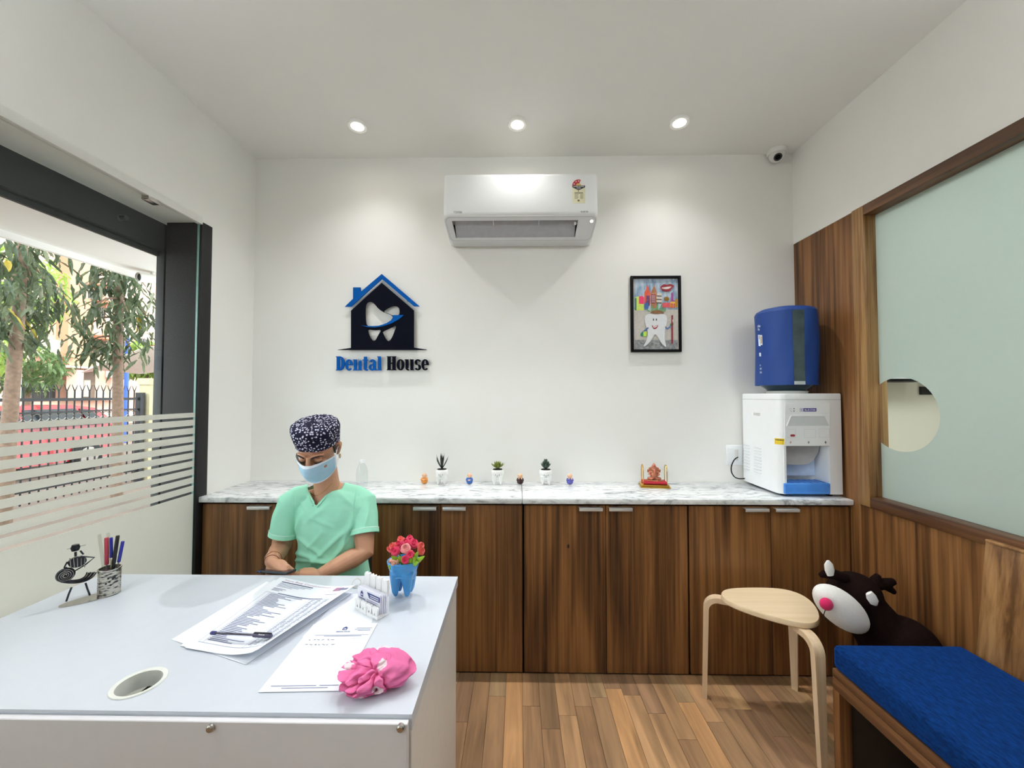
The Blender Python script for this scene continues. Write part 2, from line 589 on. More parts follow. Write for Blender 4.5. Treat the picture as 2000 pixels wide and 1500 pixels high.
# strip planks that run away from the camera, each its own piece
PW = 0.0836
plank_me = {}
ncol = 42
for i in range(ncol):
    x0 = XL + i * PW
    y = 2.13 - random.uniform(0.1, 0.75)
    segs = [(y, 2.13)]
    while y > -0.3:
        l = random.choice((0.5, 0.65, 0.8)); segs.append((y - l, y)); y -= l
    for a, b in segs:
        L = round(b - a, 4)
        if L not in plank_me:
            t = MB().rbox(-PW / 2 + 0.0006, PW / 2 - 0.0006, 0.0006, L - 0.0006, -0.006, 0.0, 0.0008, 1)
            me = bpy.data.meshes.new('plank'); me.from_pydata(t.v, [], t.f); me.materials.append(M_plank)
            plank_me[L] = me
        o = bpy.data.objects.new('plank', plank_me[L])
        COL.objects.link(o)
        o.parent = fl
        o.location = Vector((x0 + PW / 2, a, 0)) - WLOC[fl.name]

struct(MB().box(XL - 0.3, XR + 0.15, YB, YB + 0.15, 0, ZC).build('wall_back', M_wall))
struct(MB().box(XL - 0.3, XR + 0.15, YR - 0.15, YB + 0.15, ZC, ZC + 0.15).build('ceiling', M_ceil))
struct(MB().box(XL - 0.3, XR + 0.15, YR - 0.15, YR, 0, ZC).build('wall_rear', M_wall))
ZS = 2.435                                               # underside of the lintel above the glass front
struct(MB().box(-1.955, XL, YR, 2.155, ZS, ZC).box(-1.955, XL, 2.155, YB, 0, ZC).build('wall_left', M_wall))
# white bead that holds the glass under the lintel
struct(MB().rbox(-1.757, -1.729, YR, 2.085, ZS - 0.012, ZS + 0.03, 0.004).build('trim_1', M_offw))
# black door jamb, dark portal column and beam outside the glass
struct(MB().rbox(-1.93, XL + 0.004, 2.082, 2.155, 0, ZS + 0.004, 0.004).build('trim_2', M_blackmatt))
b = MB().rbox(-2.0, -1.955, 2.1, 2.27, 0, ZS, 0.003)
b.rbox(-2.0, -1.955, YR, 2.1, 2.283, ZS, 0.003).box(-2.0, -1.985, YR, 2.1, 2.255, 2.283)
struct(b.build('trim_3', M_dark))
struct(MB().box(-2.0, -1.95, 2.27, YB + 0.15, 0, ZS).build('wall_outer', pm('outer_wall', hexc(120, 122, 122), 0.8)))

# ---- left glass front with frosted film
GX = -1.748
w1 = MB().box(GX - 0.005, GX + 0.005, YR, 2.076, 0.005, ZS - 0.005).build('window_1', M_glass)
struct(w1)
MB().box(GX - 0.0048, GX + 0.0048, 2.0762, 2.0795, 0.0, ZS - 0.012).build('glass_edge', M_gedge, w1)
FX0, FX1 = GX + 0.0052, GX + 0.0058
zt = 1.394
for k in range(10):
    zc = 1.363 - 0.0440 * k
    MB().box(FX0, FX1, YR, 2.075, zc + 0.0064, zt).build('frosted_strip', M_frostL, w1)
    zt = zc - 0.0064
MB().box(FX0, FX1, YR, 2.075, 0.01, zt).build('frosted_panel', M_frostL, w1)
cl = MB().rbox(GX - 0.018, GX + 0.018, 1.77, 1.83, ZS - 0.03, ZS + 0.0, 0.003)
cl.build('glass_clamp', M_steel, w1)
# patch fitting seen as a round reflection of the door pivot
hd = MB().lathe([(0.0, -0.012), (0.018, -0.012), (0.018, 0.0), (0.012, 0.004), (0.012, 0.03), (0.0, 0.03)], (-1.955, 1.86, 2.36), 20, Matrix.Rotation(PI / 2, 3, 'Y'))
struct(hd.build('trim_4', pm('pivot_metal', hexc(96, 100, 100), 0.3, metal=0.8)))

# ---- right wall: white above, veneered panels, glazed opening
wr = struct(MB().box(XR, XR + 0.12, YR, YB, 2.459, ZC).box(XR + 0.03, XR + 0.12, 2.03, YB, 0, 2.459).box(XR + 0.03, XR + 0.12, YR, 2.03, 0, 0.93).build('wall_right', M_wall))
MB().rbox(XR, XR + 0.03, 2.062, YB, 0.0, 2.458, 0.001, 1).build('wood_panel', M_wood, wr)
for a, bb in ((0.96, 2.06), (-0.2, 0.958), (-1.3, -0.202)):
    MB().rbox(XR, XR + 0.03, a, bb, 0.0, 0.921, 0.001, 1).build('wood_panel', M_wood, wr)
PG = XR + 0.055
w2 = struct(MB().box(PG - 0.004, PG + 0.004, YR, 1.995, 0.977, 2.41).build('window_2', M_glass))
MB().rbox(XR - 0.012, XR + 0.09, 1.994, 2.062, 0.925, 2.459, 0.003).build('post', M_woodpost, w2)
MB().rbox(XR - 0.012, XR + 0.09, YR, 1.994, 2.408, 2.459, 0.003).build('top_rail', M_woodh, w2)
MB().rbox(XR - 0.012, XR + 0.09, YR, 1.994, 0.923, 0.977, 0.003).build('sill', M_woodh, w2)
cy, cz, crd = 1.893, 1.396, 0.177
hole = [(cy + crd * math.cos(2 * PI * i / 64), cz + crd * math.sin(2 * PI * i / 64)) for i in range(64)]
# frosted film with a round clear opening, cut where the post covers it
yk = 1.9938
arc = [q for q in hole if q[0] < yk]
a0 = math.acos((yk - cy) / crd)
angs = [a0 + (2 * PI - 2 * a0) * i / 48 for i in range(49)]
outl = [(yk, 2.409), (yk, cz + crd * math.sin(a0))] + [(cy + crd * math.cos(a), cz + crd * math.sin(a)) for a in angs[1:-1]] + [(yk, cz - crd * math.sin(a0)), (yk, 0.9772), (YR, 0.9772), (YR, 2.409)]
MB().plate(outl, [], lambda u, v, d: Vector((d, u, v)), PG - 0.0049, PG - 0.0042).build('frosted_film', M_frostR, w2)

# the storeys above the shop shade the street in front of it
struct(MB().box(-1.955, 7.0, -9.0, 12.0, ZC + 0.25, 11.5).build('wall_upper_storeys', pm('upper_plaster', hexc(200, 196, 188), 0.9)))
# ---- treatment room beyond the frosted glass
M_cream = pm('cream_paint', hexc(236, 232, 222), 0.7, vary=0.01, nscale=3)
rx = 4.3
struct(MB().box(rx, rx + 0.1, -2.3, 3.9, 0, ZC).box(XR + 0.12, rx + 0.1, 3.9, 4.0, 0, ZC).box(XR + 0.12, rx + 0.1, -2.4, -2.3, 0, ZC).build('wall_side_room', M_cream))
struct(MB().box(XR + 0.12, rx + 0.1, -2.4, 4.0, -0.1, 0).build('floor_side_room', pm('pale_tile', hexc(190, 186, 178), 0.4)))
struct(MB().box(XR + 0.15, rx + 0.1, -2.4, 4.0, ZC, ZC + 0.1).build('ceiling_side_room', M_ceil))
struct(MB().box(XR + 0.12, XR + 0.15, 2.66, 4.0, 0, ZC).build('wall_side_room_end', M_cream))
cb = thing('wall_cabinet', 'white wall cabinet with a black lower edge seen through the clear round window', 'cabinet', (3.95, 3.7, 1.62))
MB().rbox(3.2, 4.29, 3.55, 3.89, 1.633, 2.3, 0.004).build('body', M_wplas, cb)
MB().box(3.2, 3.86, 3.545, 3.89, 1.612, 1.632).build('lower_edge', M_black, cb)
tag(MB().rbox(3.95, 4.06, 3.87, 3.899, 1.49, 1.57, 0.004).build('wall_switch_box', M_black), 'small black box on the cream wall seen through the round clear opening', 'box')
sp = thing('ceiling_panel_light', 'ceiling panel light of the room behind the frosted glass', 'ceiling light', (3.0, 1.2, ZC - 0.02))
MB().rbox(2.6, 3.4, 0.4, 2.0, ZC - 0.02, ZC, 0.004).build('frame', M_ring, sp)
MB().box(2.63, 3.37, 0.43, 1.97, ZC - 0.023, ZC - 0.0205).build('diffuser', emit('side_diffuser', (0.95, 1.0, 0.97), W_SIDE), sp)
# ================================================================ cabinets along the back wall
seam = [378, 536, 698, 860, 1022, 1184, 1346, 1508, 1668]
XS = [aty(px, 1150, YCAB).x for px in seam]
XS[0], XS[-1] = XL + 0.004, XR - 0.004
ZCB = 0.905                                        # underside of the slab
names = ['teak base cabinet under the left end of the marble counter, behind the seated person',
         'teak base cabinet partly behind the seated person, below the orange figurine',
         'teak base cabinet with a dark knot on its left door, right of the white desk',
         'teak base cabinet behind the pale stool, below the water dispenser']
handle_w = 0.125
for u in range(4):
    a, mid, b = XS[2 * u], XS[2 * u + 1], XS[2 * u + 2]
    t = thing('base_cabinet', names[u], 'cabinet', ((a + b) / 2, (YCAB + YB) / 2, 0.0), 'teak base cabinets along the back wall')
    MB().box(a + 0.002, b - 0.002, YCAB + 0.025, YB - 0.002, 0.02, ZCB - 0.001).build('carcass', pm('cabinet_inside', hexc(30, 20, 14), 0.8), t)
    MB().box(a + 0.01, b - 0.01, YCAB + 0.04, YB - 0.02, 0.0, 0.02).build('plinth', M_black, t)
    for (x0, x1, side) in ((a + 0.005, mid - 0.0018, 1), (mid + 0.0018, b - 0.005, -1)):
        d = MB().rbox(x0, x1, YCAB, YCAB + 0.02, 0.008, ZCB - 0.012, 0.0015, 1).build('door', M_wood, t)
        hx = (x1 - 0.018 - handle_w) if side > 0 else (x0 + 0.012)
        h = MB().rbox(hx, hx + handle_w, YCAB - 0.022, YCAB + 0.004, ZCB - 0.022, ZCB - 0.019, 0.001)
        h.rbox(hx, hx + handle_w, YCAB - 0.024, YCAB - 0.02, ZCB - 0.036, ZCB - 0.019, 0.0015)
        h.build('handle', M_alu, d)
        if u == 2 and side > 0:
            kp = aty(1110, 1067, YCAB)
            k = MB().ell((kp.x, YCAB - 0.0001, kp.z), (0.006, 0.0006, 0.011), n=14, m=6)
            k.build('knot', pm('wood_knot', hexc(30, 18, 10), 0.6), d)

# marble worktop: two slabs that meet near the middle
m, nt, out = nodes('marble')
p = N(nt, 'ShaderNodeBsdfPrincipled'); p.inputs['Roughness'].default_value = 0.16
mp = coords(nt, (1, 1, 1), rnd=False)
mp.inputs['Rotation'].default_value = (0, 0, 0.55)
mp.inputs['Scale'].default_value = (5.0, 14.0, 9)
n1 = N(nt, 'ShaderNodeTexNoise'); n1.inputs['Scale'].default_value = 1.5; n1.inputs['Detail'].default_value = 8; n1.inputs['Roughness'].default_value = 0.68; n1.inputs['Distortion'].default_value = 1.6
nt.links.new(mp.outputs[0], n1.inputs['Vector'])
cr = N(nt, 'ShaderNodeValToRGB')
e = cr.color_ramp.elements
e[0].position = 0.36; e[0].color = rgba(hexc(150, 154, 158)); e[1].position = 0.62; e[1].color = rgba(hexc(238, 240, 240))
q = e.new(0.47); q.color = rgba(hexc(216, 220, 222))
nt.links.new(n1.outputs['Fac'], cr.inputs[0]); nt.links.new(cr.outputs[0], p.inputs['Base Color'])
nt.links.new(p.outputs[0], out.inputs[0])
M_marble = m
ct = thing('marble_countertop', 'long white and grey veined marble countertop on the teak cabinets', 'countertop', (0, 2.3, ZCB))
xm = aty(1020, 960, 2.1).x
MB().rbox(XL - 0.003, xm - 0.0006, 2.098, YB - 0.001, ZCB, ZCT, 0.006, 2).build('slab', M_marble, ct)
MB().rbox(xm + 0.0006, XR - 0.001, 2.098, YB - 0.001, ZCB, ZCT, 0.006, 2).build('slab', M_marble, ct)

# ================================================================ reception desk
DX0, DX1, DY0, DY1 = -1.714, -0.246, 0.918, 1.602
dk = thing('reception_desk', 'large white laminate reception desk with a round cable hole and a screwed front panel', 'desk', ((DX0 + DX1) / 2, (DY0 + DY1) / 2, 0))
gc = atz(272, 1334, ZD); GR = 0.048
circ = [(gc.x + GR * math.cos(2 * PI * i / 40), gc.y + GR * math.sin(2 * PI * i / 40)) for i in range(40)]
XY = lambda u, v, d: Vector((u, v, d))
top = MB().plate([(DX0, DY0), (DX1, DY0), (DX1, DY1), (DX0, DY1)], [circ], XY, ZD - 0.036, ZD).build('desk_top', M_white, dk)
g = MB().lathe([(GR - 0.002, -0.040), (GR - 0.002, 0.001), (GR + 0.008, 0.0025), (GR + 0.009, 0.0005), (GR + 0.0015, 0.0004), (GR, -0.040), (GR - 0.002, -0.040)], (gc.x, gc.y, ZD), 40, caps=False)
g.build('cable_grommet', pm('grommet_plastic', hexc(226, 228, 222), 0.35), top)
MB().rbox(gc.x - 0.16, gc.x + 0.16, DY0 + 0.045, gc.y + 0.22, 0.56, 0.60, 0.002).build('cable_tray', M_blackmatt, dk)  # black board added below the hole, standing in for the shade there
MB().rbox(DX1 - 0.028, DX1 - 0.004, DY0 + 0.012, DY1 - 0.01, 0, ZD - 0.0365, 0.001, 1).build('side_panel', pm('white_laminate_side', hexc(228, 226, 222), 0.4, vary=0.02), dk)
MB().rbox(DX0 + 0.004, DX0 + 0.028, DY0 + 0.012, DY1 - 0.01, 0, ZD - 0.0365, 0.001, 1).build('side_panel', M_white, dk)
MB().rbox(DX0 + 0.03, DX1 - 0.03, DY0 + 0.02, DY0 + 0.038, 0.02, ZD - 0.0365, 0.001, 1).build('inner_panel', M_white, dk)
fp = MB().rbox(DX0 + 0.002, DX1 - 0.006, DY0 - 0.0165, DY0 - 0.001, 0.03, ZD - 0.009, 0.0015, 1).build('front_panel', pm('front_panel_board', hexc(226, 224, 228), 0.35, vary=0.01), dk)
for px in (413, 783):
    c = aty(px, 1420, DY0 - 0.0165)
    MB().lathe([(0.0, -0.009), (0.006, -0.0088), (0.0085, -0.006), (0.0085, 0.002), (0.0, 0.002)], (c.x, DY0 - 0.0165, c.z), 20, Matrix.Rotation(-PI / 2, 3, 'X')).build('standoff_screw', M_steel, fp)

# ================================================================ bench on the right
BX0, BY1, BZ = 1.195, 1.53, 0.452
bn = thing('wooden_bench', 'dark teak wall bench with an open front under the blue cushion', 'bench', (1.48, 0.6, 0))
BY0 = -0.55
MB().rbox(BX0, XR - 0.002, BY0, BY1, BZ - 0.03, BZ, 0.002).build('seat_board', M_woodh, bn)
MB().rbox(BX0, BX0 + 0.022, BY0, BY1, BZ - 0.075, BZ - 0.031, 0.002).build('front_rail', M_woodh, bn)
MB().rbox(BX0, BX0 + 0.045, BY1 - 0.03, BY1, 0, BZ - 0.076, 0.002).build('post', M_wood, bn)
MB().rbox(BX0 + 0.046, XR - 0.002, BY1 - 0.022, BY1 - 0.002, 0, BZ - 0.031, 0.002).build('end_panel', pm('bench_inside', hexc(34, 22, 14), 0.7), bn)  # near-black brown paints in the shade under the seat
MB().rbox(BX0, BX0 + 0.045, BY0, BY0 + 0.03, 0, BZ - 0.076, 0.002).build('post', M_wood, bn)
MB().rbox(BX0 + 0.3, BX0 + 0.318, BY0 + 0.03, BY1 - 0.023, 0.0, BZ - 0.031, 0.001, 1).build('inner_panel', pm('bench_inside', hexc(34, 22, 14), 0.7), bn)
# leaning backrest: stands on the seat board, its head rests on the wall
mb = MB()
A = Vector((1.688, 0, BZ)); B = Vector((1.745, 0, 0.945))
dirn = (B - A).normalized(); nr = Vector((dirn.z, 0, -dirn.x))
ye = 1.497
mb.m = Matrix(((dirn.x, 0, nr.x, A.x), (0, 1, 0, 0), (dirn.z, 0, nr.z, A.z), (0, 0, 0, 1)))
mb.rbox(0.0, (B - A).length, -0.55, ye, 0.0, 0.02, 0.002)
mb.build('backrest', M_woodb, bn)
mb = MB(); mb.m = Matrix(((dirn.x, 0, nr.x, A.x), (0, 1, 0, 0), (dirn.z, 0, nr.z, A.z), (0, 0, 0, 1)))
L = (B - A).length
mb.rbox(L - 0.004, L + 0.008, -0.55, ye, -0.004, 0.024, 0.004)
mb.build('cap_rail', M_woodb, bn)

m, nt, out = nodes('blue_velour')
p = N(nt, 'ShaderNodeBsdfPrincipled'); p.inputs['Roughness'].default_value = 0.95; p.inputs['Sheen Weight'].default_value = 0.4; p.inputs['Specular IOR Level'].default_value = 0.1
p.inputs['Sheen Tint'].default_value = rgba(hexc(40, 110, 220))
mp = coords(nt, (70, 26, 70), rnd=False); mp.inputs['Rotation'].default_value = (0, 0, 0.6)
n1 = N(nt, 'ShaderNodeTexNoise'); n1.inputs['Scale'].default_value = 2.0; n1.inputs['Detail'].default_value = 5
nt.links.new(mp.outputs[0], n1.inputs['Vector'])
cr = N(nt, 'ShaderNodeValToRGB'); e = cr.color_ramp.elements
e[0].position = 0.3; e[0].color = rgba(hexc(2, 26, 66)); e[1].position = 0.72; e[1].color = rgba(hexc(8, 52, 112))
nt.links.new(n1.outputs['Fac'], cr.inputs[0]); nt.links.new(cr.outputs[0], p.inputs['Base Color'])
bp = N(nt, 'ShaderNodeBump'); bp.inputs['Strength'].default_value = 0.5; bp.inputs['Distance'].default_value = 0.003
nt.links.new(n1.outputs['Fac'], bp.inputs['Height']); nt.links.new(bp.outputs[0], p.inputs['Normal'])
nt.links.new(p.outputs[0], out.inputs[0])
M_blue = m


def pad(name, x0, x1, y0, y1, z0, z1, mt, parent=None, puff=0.008, r=0.02, nx=14, ny=26):
    """soft pad: a rounded slab with a slightly puffed top"""
    mb = MB()
    hz = (z1 - z0) / 2; cx, cy, czz = (x0 + x1) / 2, (y0 + y1) / 2, (z0 + z1) / 2
    hx, hy = (x1 - x0) / 2, (y1 - y0) / 2

    def ring(k, t):
        # superellipse footprint
        return None
    n = 72
    prof = [(0, -1)] + [(1 - r / hx * (1 - math.cos(a)), -1 + 0) for a in (0,)]
    vs = []; fs = []
    levels = []
    for i in range(5):
        a = PI / 2 * i / 4
        levels.append((r * (1 - math.sin(a)), z0 + r * (1 - math.cos(a))))
    for i in range(5):
        a = PI / 2 * i / 4
        levels.append((r * (1 - math.cos(a)), z1 - r * (1 - math.sin(a))))
    def foot(inset):
        pts = []
        rc = max(r * 1.2 - inset, 0.004)
        ax, ay = hx - inset, hy - inset
        for (sx, sy, st) in ((1, 1, 0), (-1, 1, 1), (-1, -1, 2), (1, -1, 3)):
            for j in range(5):
                a = PI / 2 * st + PI / 2 * j / 4
                pts.append((cx + sx * (ax - rc) + rc * math.cos(a), cy + sy * (ay - rc) + rc * math.sin(a)))
        return pts
    for ins, z in levels:
        vs += [Vector((a, b, z)) for a, b in foot(ins)]
    n = 20
    for l in range(len(levels) - 1):
        for k in range(n):
            k2 = (k + 1) % n
            fs.append((l * n + k, l * n + k2, (l + 1) * n + k2, (l + 1) * n + k))
    fs.append(tuple(reversed(range(n))))
    # crowned top: fan of shrinking rings
    base = (len(levels) - 1) * n
    prev = list(range(base, base + n))
    tp = foot(levels[-1][0])
    for s_, dz in ((0.9, 0.45), (0.7, 0.8), (0.4, 1.0)):
        cur = []
        for a, b in tp:
            cur.append(len(vs)); vs.append(Vector((cx + (a - cx) * s_, cy + (b - cy) * (1 - (1 - s_) * hx / hy), z1 + puff * dz)))
        for k in range(n):
            k2 = (k + 1) % n
            fs.append((prev[k], prev[k2], cur[k2], cur[k]))
        prev = cur
    fs.append(tuple(prev))
    mb.add(vs, fs)
    return mb.build(name, mt, parent, ang=50)


tag(pad('seat_cushion', BX0 + 0.002, 1.683, BY0, BY1 + 0.005, BZ + 0.001, BZ + 0.088, M_blue, puff=0.004, r=0.018), 'long royal blue velour seat cushion on the wooden bench', 'cushion')

# ================================================================ bentwood stool
M_birch = wood('birch_veneer', hexc(216, 190, 152), hexc(224, 201, 166), hexc(230, 209, 177), axis=0, k=0.8, streak=0.2)
M_ply = wood('birch_ply_edge', hexc(208, 180, 144), hexc(218, 192, 158), hexc(228, 204, 172), axis=2, k=1.0, streak=0.2)
ZT = 0.527
cA = atz(1401, 1160, ZT); cB = atz(1600, 1224, ZT); cC = Vector((1.378, 1.955, ZT)); cK = atz(1470, 1137, ZT)
fA = atz(1376, 1361, 0); fB = atz(1607, 1503, 0); fC = atz(1553, 1346, 0)
cen = (cA + cB + cC) / 3
st = thing('stool', 'pale birch bentwood stool with a rounded triangular seat and three legs', 'stool', (cen.x, cen.y, 0))


def rtri(scale, n=60, p=None):
    """rounded triangle outline through the three corners"""
    pts = []
    P = [cA, cB, cC]
    rr = 0.105 * scale
    Q = []
    for k in range(3):
        d = (P[k] - cen); Q.append(cen + d.normalized() * (d.length - 0.115) * scale)
    # convex hull of three discs, sampled by support direction, edges bowed
    for i in range(n):
        a = 2 * PI * i / n
        dv = Vector((math.cos(a), math.sin(a), 0))
        w = [math.exp(21 * q.dot(dv)) for q in Q]
        sw = sum(w)
        c = sum(((q * (wi / sw)) for q, wi in zip(Q, w)), Vector((0, 0, 0)))
        pts.append(Vector((c.x + dv.x * rr, c.y + dv.y * rr, 0)))
    return pts


o1 = rtri(1.0)
vs = []; fs = []
lv = [(0.975, ZT - 0.024), (1.0, ZT - 0.020), (1.0, ZT - 0.005), (0.985, ZT)]
for sc_, z in lv:
    vs += [Vector((cen.x + (q.x - cen.x) * sc_, cen.y + (q.y - cen.y) * sc_, z)) for q in o1]
n = len(o1)
for l in range(3):
    for k in range(n):
        k2 = (k + 1) % n
        fs.append((l * n + k, l * n + k2, (l + 1) * n + k2, (l + 1) * n + k))
fs.append(tuple(reversed(range(n)))); fs.append(tuple(range(3 * n, 4 * n)))
mb = MB(); mb.add(vs, fs); mb.build('seat', M_birch, st)


def leg(corner, foot):
    d = Vector((foot.x - cen.x, foot.y - cen.y, 0)).normalized()
    side = Vector((-d.y, d.x, 0))
    top_z = ZT - 0.0245
    c0 = Vector((corner.x, corner.y, 0))
    # centre line: flat under the seat, quarter bend, then straight splayed leg; strip section
    out_xy = Vector((foot.x, foot.y, 0))
    R = 0.055
    start = out_xy - d * 0.22
    knee = out_xy - d * 0.012
    pts = [Vector((start.x, start.y, top_z - 0.012))]
    th = 0.024; wd_ = 0.044
    bc = knee - d * R
    for i in range(9):
        a = PI / 2 * i / 8
        pts.append(Vector((bc.x, bc.y, top_z - 0.012 - R)) + d * (R * math.sin(a)) + Vector((0, 0, R * math.cos(a))))
    pts.append(Vector((foot.x, foot.y, 0.0)))
    vs = []; fs = []
    for i, q in enumerate(pts):
        a = pts[max(i - 1, 0)]; b = pts[min(i + 1, len(pts) - 1)]
        t = (b - a).normalized()
        if i == len(pts) - 1: t = Vector((0, 0, -1))
        nn = t.cross(side).normalized()
        w_ = wd_ * (1.0 if i < len(pts) - 1 else 0.62)
        t_ = th * (1.0 if i < len(pts) - 1 else 0.9)
        for sx, sy in ((1, 1), (-1, 1), (-1, -1), (1, -1)):
            vs.append(q + side * (sx * w_ / 2) + nn * (sy * t_ / 2))
    for i in range(len(pts) - 1):
        for k in range(4):
            k2 = (k + 1) % 4
            fs.append((i * 4 + k, i * 4 + k2, i * 4 + 4 + k2, i * 4 + 4 + k))
    fs.append((3, 2, 1, 0)); m_ = (len(pts) - 1) * 4; fs.append((m_, m_ + 1, m_ + 2, m_ + 3))
    mb = MB(); mb.add(vs, fs); mb.build('leg', M_ply, st, ang=30)


for cc, ff in ((cA, fA), (cB, fB), (cC, fC)): leg(cc, ff)
# ================================================================ air conditioner
ac = thing('air_conditioner', 'white split air conditioner mounted high on the back wall', 'air conditioner', (0.02, 2.4, 2.45))
YF = 2.288
aTL = aty(866, 341, YF); aTR = aty(1168, 340, YF)
AX0, AX1 = aTL.x, aTR.x
AZ1 = aTL.z
AZS = aty(1000, 421, YF).z                          # seam under the front panel
AZ0 = aty(1000, 471, 2.42).z
M_ac = pm('ac_white', hexc(236, 238, 238), 0.34, vary=0.006)
M_acg = pm('ac_grey_white', hexc(214, 215, 216), 0.35, vary=0.01)
# housing behind the panel
MB().rbox(AX0 + 0.004, AX1 - 0.004, YF + 0.03, YB - 0.001, AZS - 0.002, AZ1 + 0.012, 0.02, 4).build('housing', M_ac, ac)
# front panel, gently crowned, rounded edges
MB().rbox(AX0, AX1, YF, YF + 0.06, AZS, AZ1 + 0.006, 0.022, 5).build('front_panel', M_ac, ac)
# slanted lower face
P0 = Vector((0, YF + 0.004, AZS - 0.001)); P1 = Vector((0, 2.425, AZ0))
sd = (P1 - P0); sl = sd.length; sd.normalize(); sn_ = Vector((0, -sd.z, sd.y))
if sn_.y > 0: sn_ = -sn_


def SL(u, v, d):   # u: x, v: distance down the slope, d: out of the surface
    return Vector((u, 0, 0)) + P0 + sd * v + sn_ * d


SX0, SX1 = aty(884, 440, 2.35).x, aty(1128, 440, 2.35).x


def rr(x0, x1, y0, y1, r, bot=0.0, n=6):
    """rounded rectangle, its bottom corners pulled in by bot"""
    pts = []
    for cx_, cy_, st_ in ((x1 - r, y0 + r, -PI / 2), (x1 - r - bot, y1 - r, 0), (x0 + r + bot, y1 - r, PI / 2), (x0 + r, y0 + r, PI)):
        for j in range(n + 1):
            a = st_ + PI / 2 * j / n
            pts.append((cx_ + r * math.cos(a), cy_ + r * math.sin(a)))
    return pts


slot = [(SX0, 0.028), (SX1, 0.028), (SX1 - 0.008, sl * 0.84), (SX0 + 0.012, sl * 0.84)]
MB().plate(rr(AX0 + 0.002, AX1 - 0.002, 0.0, sl, 0.03, 0.012), [slot], SL, -0.012, 0.0).build('lower_face', M_acg, ac)
MB().plate(rr(AX0 + 0.01, AX1 - 0.01, 0.006, sl - 0.006, 0.03, 0.012), [rr(AX0 + 0.0115, AX1 - 0.0115, 0.0075, sl - 0.0075, 0.029, 0.012)], SL, 0.0, 0.0004).build('seam_line', pm('ac_seam', hexc(150, 150, 152), 0.5), ac)
# underside and ends close the wedge behind the slanted face
MB().plate([(YF + 0.02, AZS - 0.001), (2.425, AZ0 + 0.006), (YB - 0.001, AZ0 + 0.006), (YB - 0.001, AZS - 0.001)], [], lambda u, v, d: Vector((d, u, v)), AX0 + 0.014, AX0 + 0.03).build('end_cheek', M_ac, ac)
MB().plate([(YF + 0.02, AZS - 0.001), (2.425, AZ0 + 0.006), (YB - 0.001, AZ0 + 0.006), (YB - 0.001, AZS - 0.001)], [], lambda u, v, d: Vector((d, u, v)), AX1 - 0.03, AX1 - 0.014).build('end_cheek', M_ac, ac)
MB().box(AX0 + 0.03, AX1 - 0.03, 2.425, YB - 0.001, AZ0, AZ0 + 0.006).build('bottom_plate', M_acg, ac)
MB().add([SL(SX0 - 0.02, 0.01, -0.075), SL(SX1 + 0.02, 0.01, -0.075), SL(SX1 + 0.02, sl, -0.06), SL(SX0 - 0.02, sl, -0.06)], [(0, 1, 2, 3)]).build('outlet_duct', pm('outlet_dark', hexc(40, 40, 42), 0.6), ac)
lv = MB().add([SL(SX0 + 0.014, 0.040, -0.034), SL(SX1 - 0.012, 0.040, -0.034), SL(SX1 - 0.012, sl * 0.835, -0.004), SL(SX0 + 0.014, sl * 0.835, -0.004), SL(SX0 + 0.014, 0.043, -0.037), SL(SX1 - 0.012, 0.043, -0.037), SL(SX1 - 0.012, sl * 0.838, -0.008), SL(SX0 + 0.014, sl * 0.838, -0.008)], [(0, 1, 2, 3), (7, 6, 5, 4), (0, 4, 5, 1), (1, 5, 6, 2), (2, 6, 7, 3), (3, 7, 4, 0)]).build('louver', pm('louver_grey', hexc(168, 168, 172), 0.45), ac)
for px in (964, 1052):
    x = aty(px, 440, 2.36).x
    MB().plate([(x - 0.0016, 0.03), (x + 0.0016, 0.03), (x + 0.0016, 0.06), (x - 0.0016, 0.06)], [], SL, -0.016, -0.002).build('louver_arm', M_acg, lv)
MB().plate([(SX1 - 0.022, 0.048), (SX1 - 0.01, 0.048), (SX1 - 0.01, 0.062), (SX1 - 0.022, 0.062)], [], SL, -0.014, -0.004).build('louver_pivot', M_ac, lv)
dx = aty(1155, 437, 2.33).x
cdisc = [(dx + 0.0095 * math.cos(2 * PI * i / 24), 0.036 + 0.0095 * math.sin(2 * PI * i / 24)) for i in range(24)]
MB().plate(cdisc, [], SL, 0.0002, 0.0008).build('status_light', emit('status_glow', (1, 1, 1), 1.6), ac)
MB().plate([(dx - 0.003, 0.0345), (dx + 0.003, 0.0345), (dx + 0.003, 0.0375), (dx - 0.003, 0.0375)], [], SL, 0.0009, 0.0011).build('status_mark', M_acg, ac)
FP = lambda px, py, d=0.0: aty(px, py, YF) + Vector((0, -0.0003 - d, 0))
M_ink = pm('ink_dark', hexc(40, 40, 44), 0.6)
M_inkg = pm('ink_grey', hexc(120, 120, 124), 0.6)
mb = MB(); put_text(mb, 'TOSHIBA', lambda u, v: FP(u, v), 886, 416.5, 17, -4.2, 0.01); mb.build('maker_name', M_inkg, ac)
mb = MB(); put_text(mb, 'INVERTER', lambda u, v: FP(u, v), 1134, 415.0, 15, -3.2, 0.01); mb.build('model_word', M_inkg, ac)
# energy sticker
P2 = lambda u, v, d: FP(u, v, d)
stk = MB().plate([(1117.5, 366), (1143, 366), (1143, 397), (1118.5, 397)], [], P2, 0.0, 0.0003).build('energy_sticker', pm('sticker_cream', hexc(226, 222, 190), 0.5), ac)


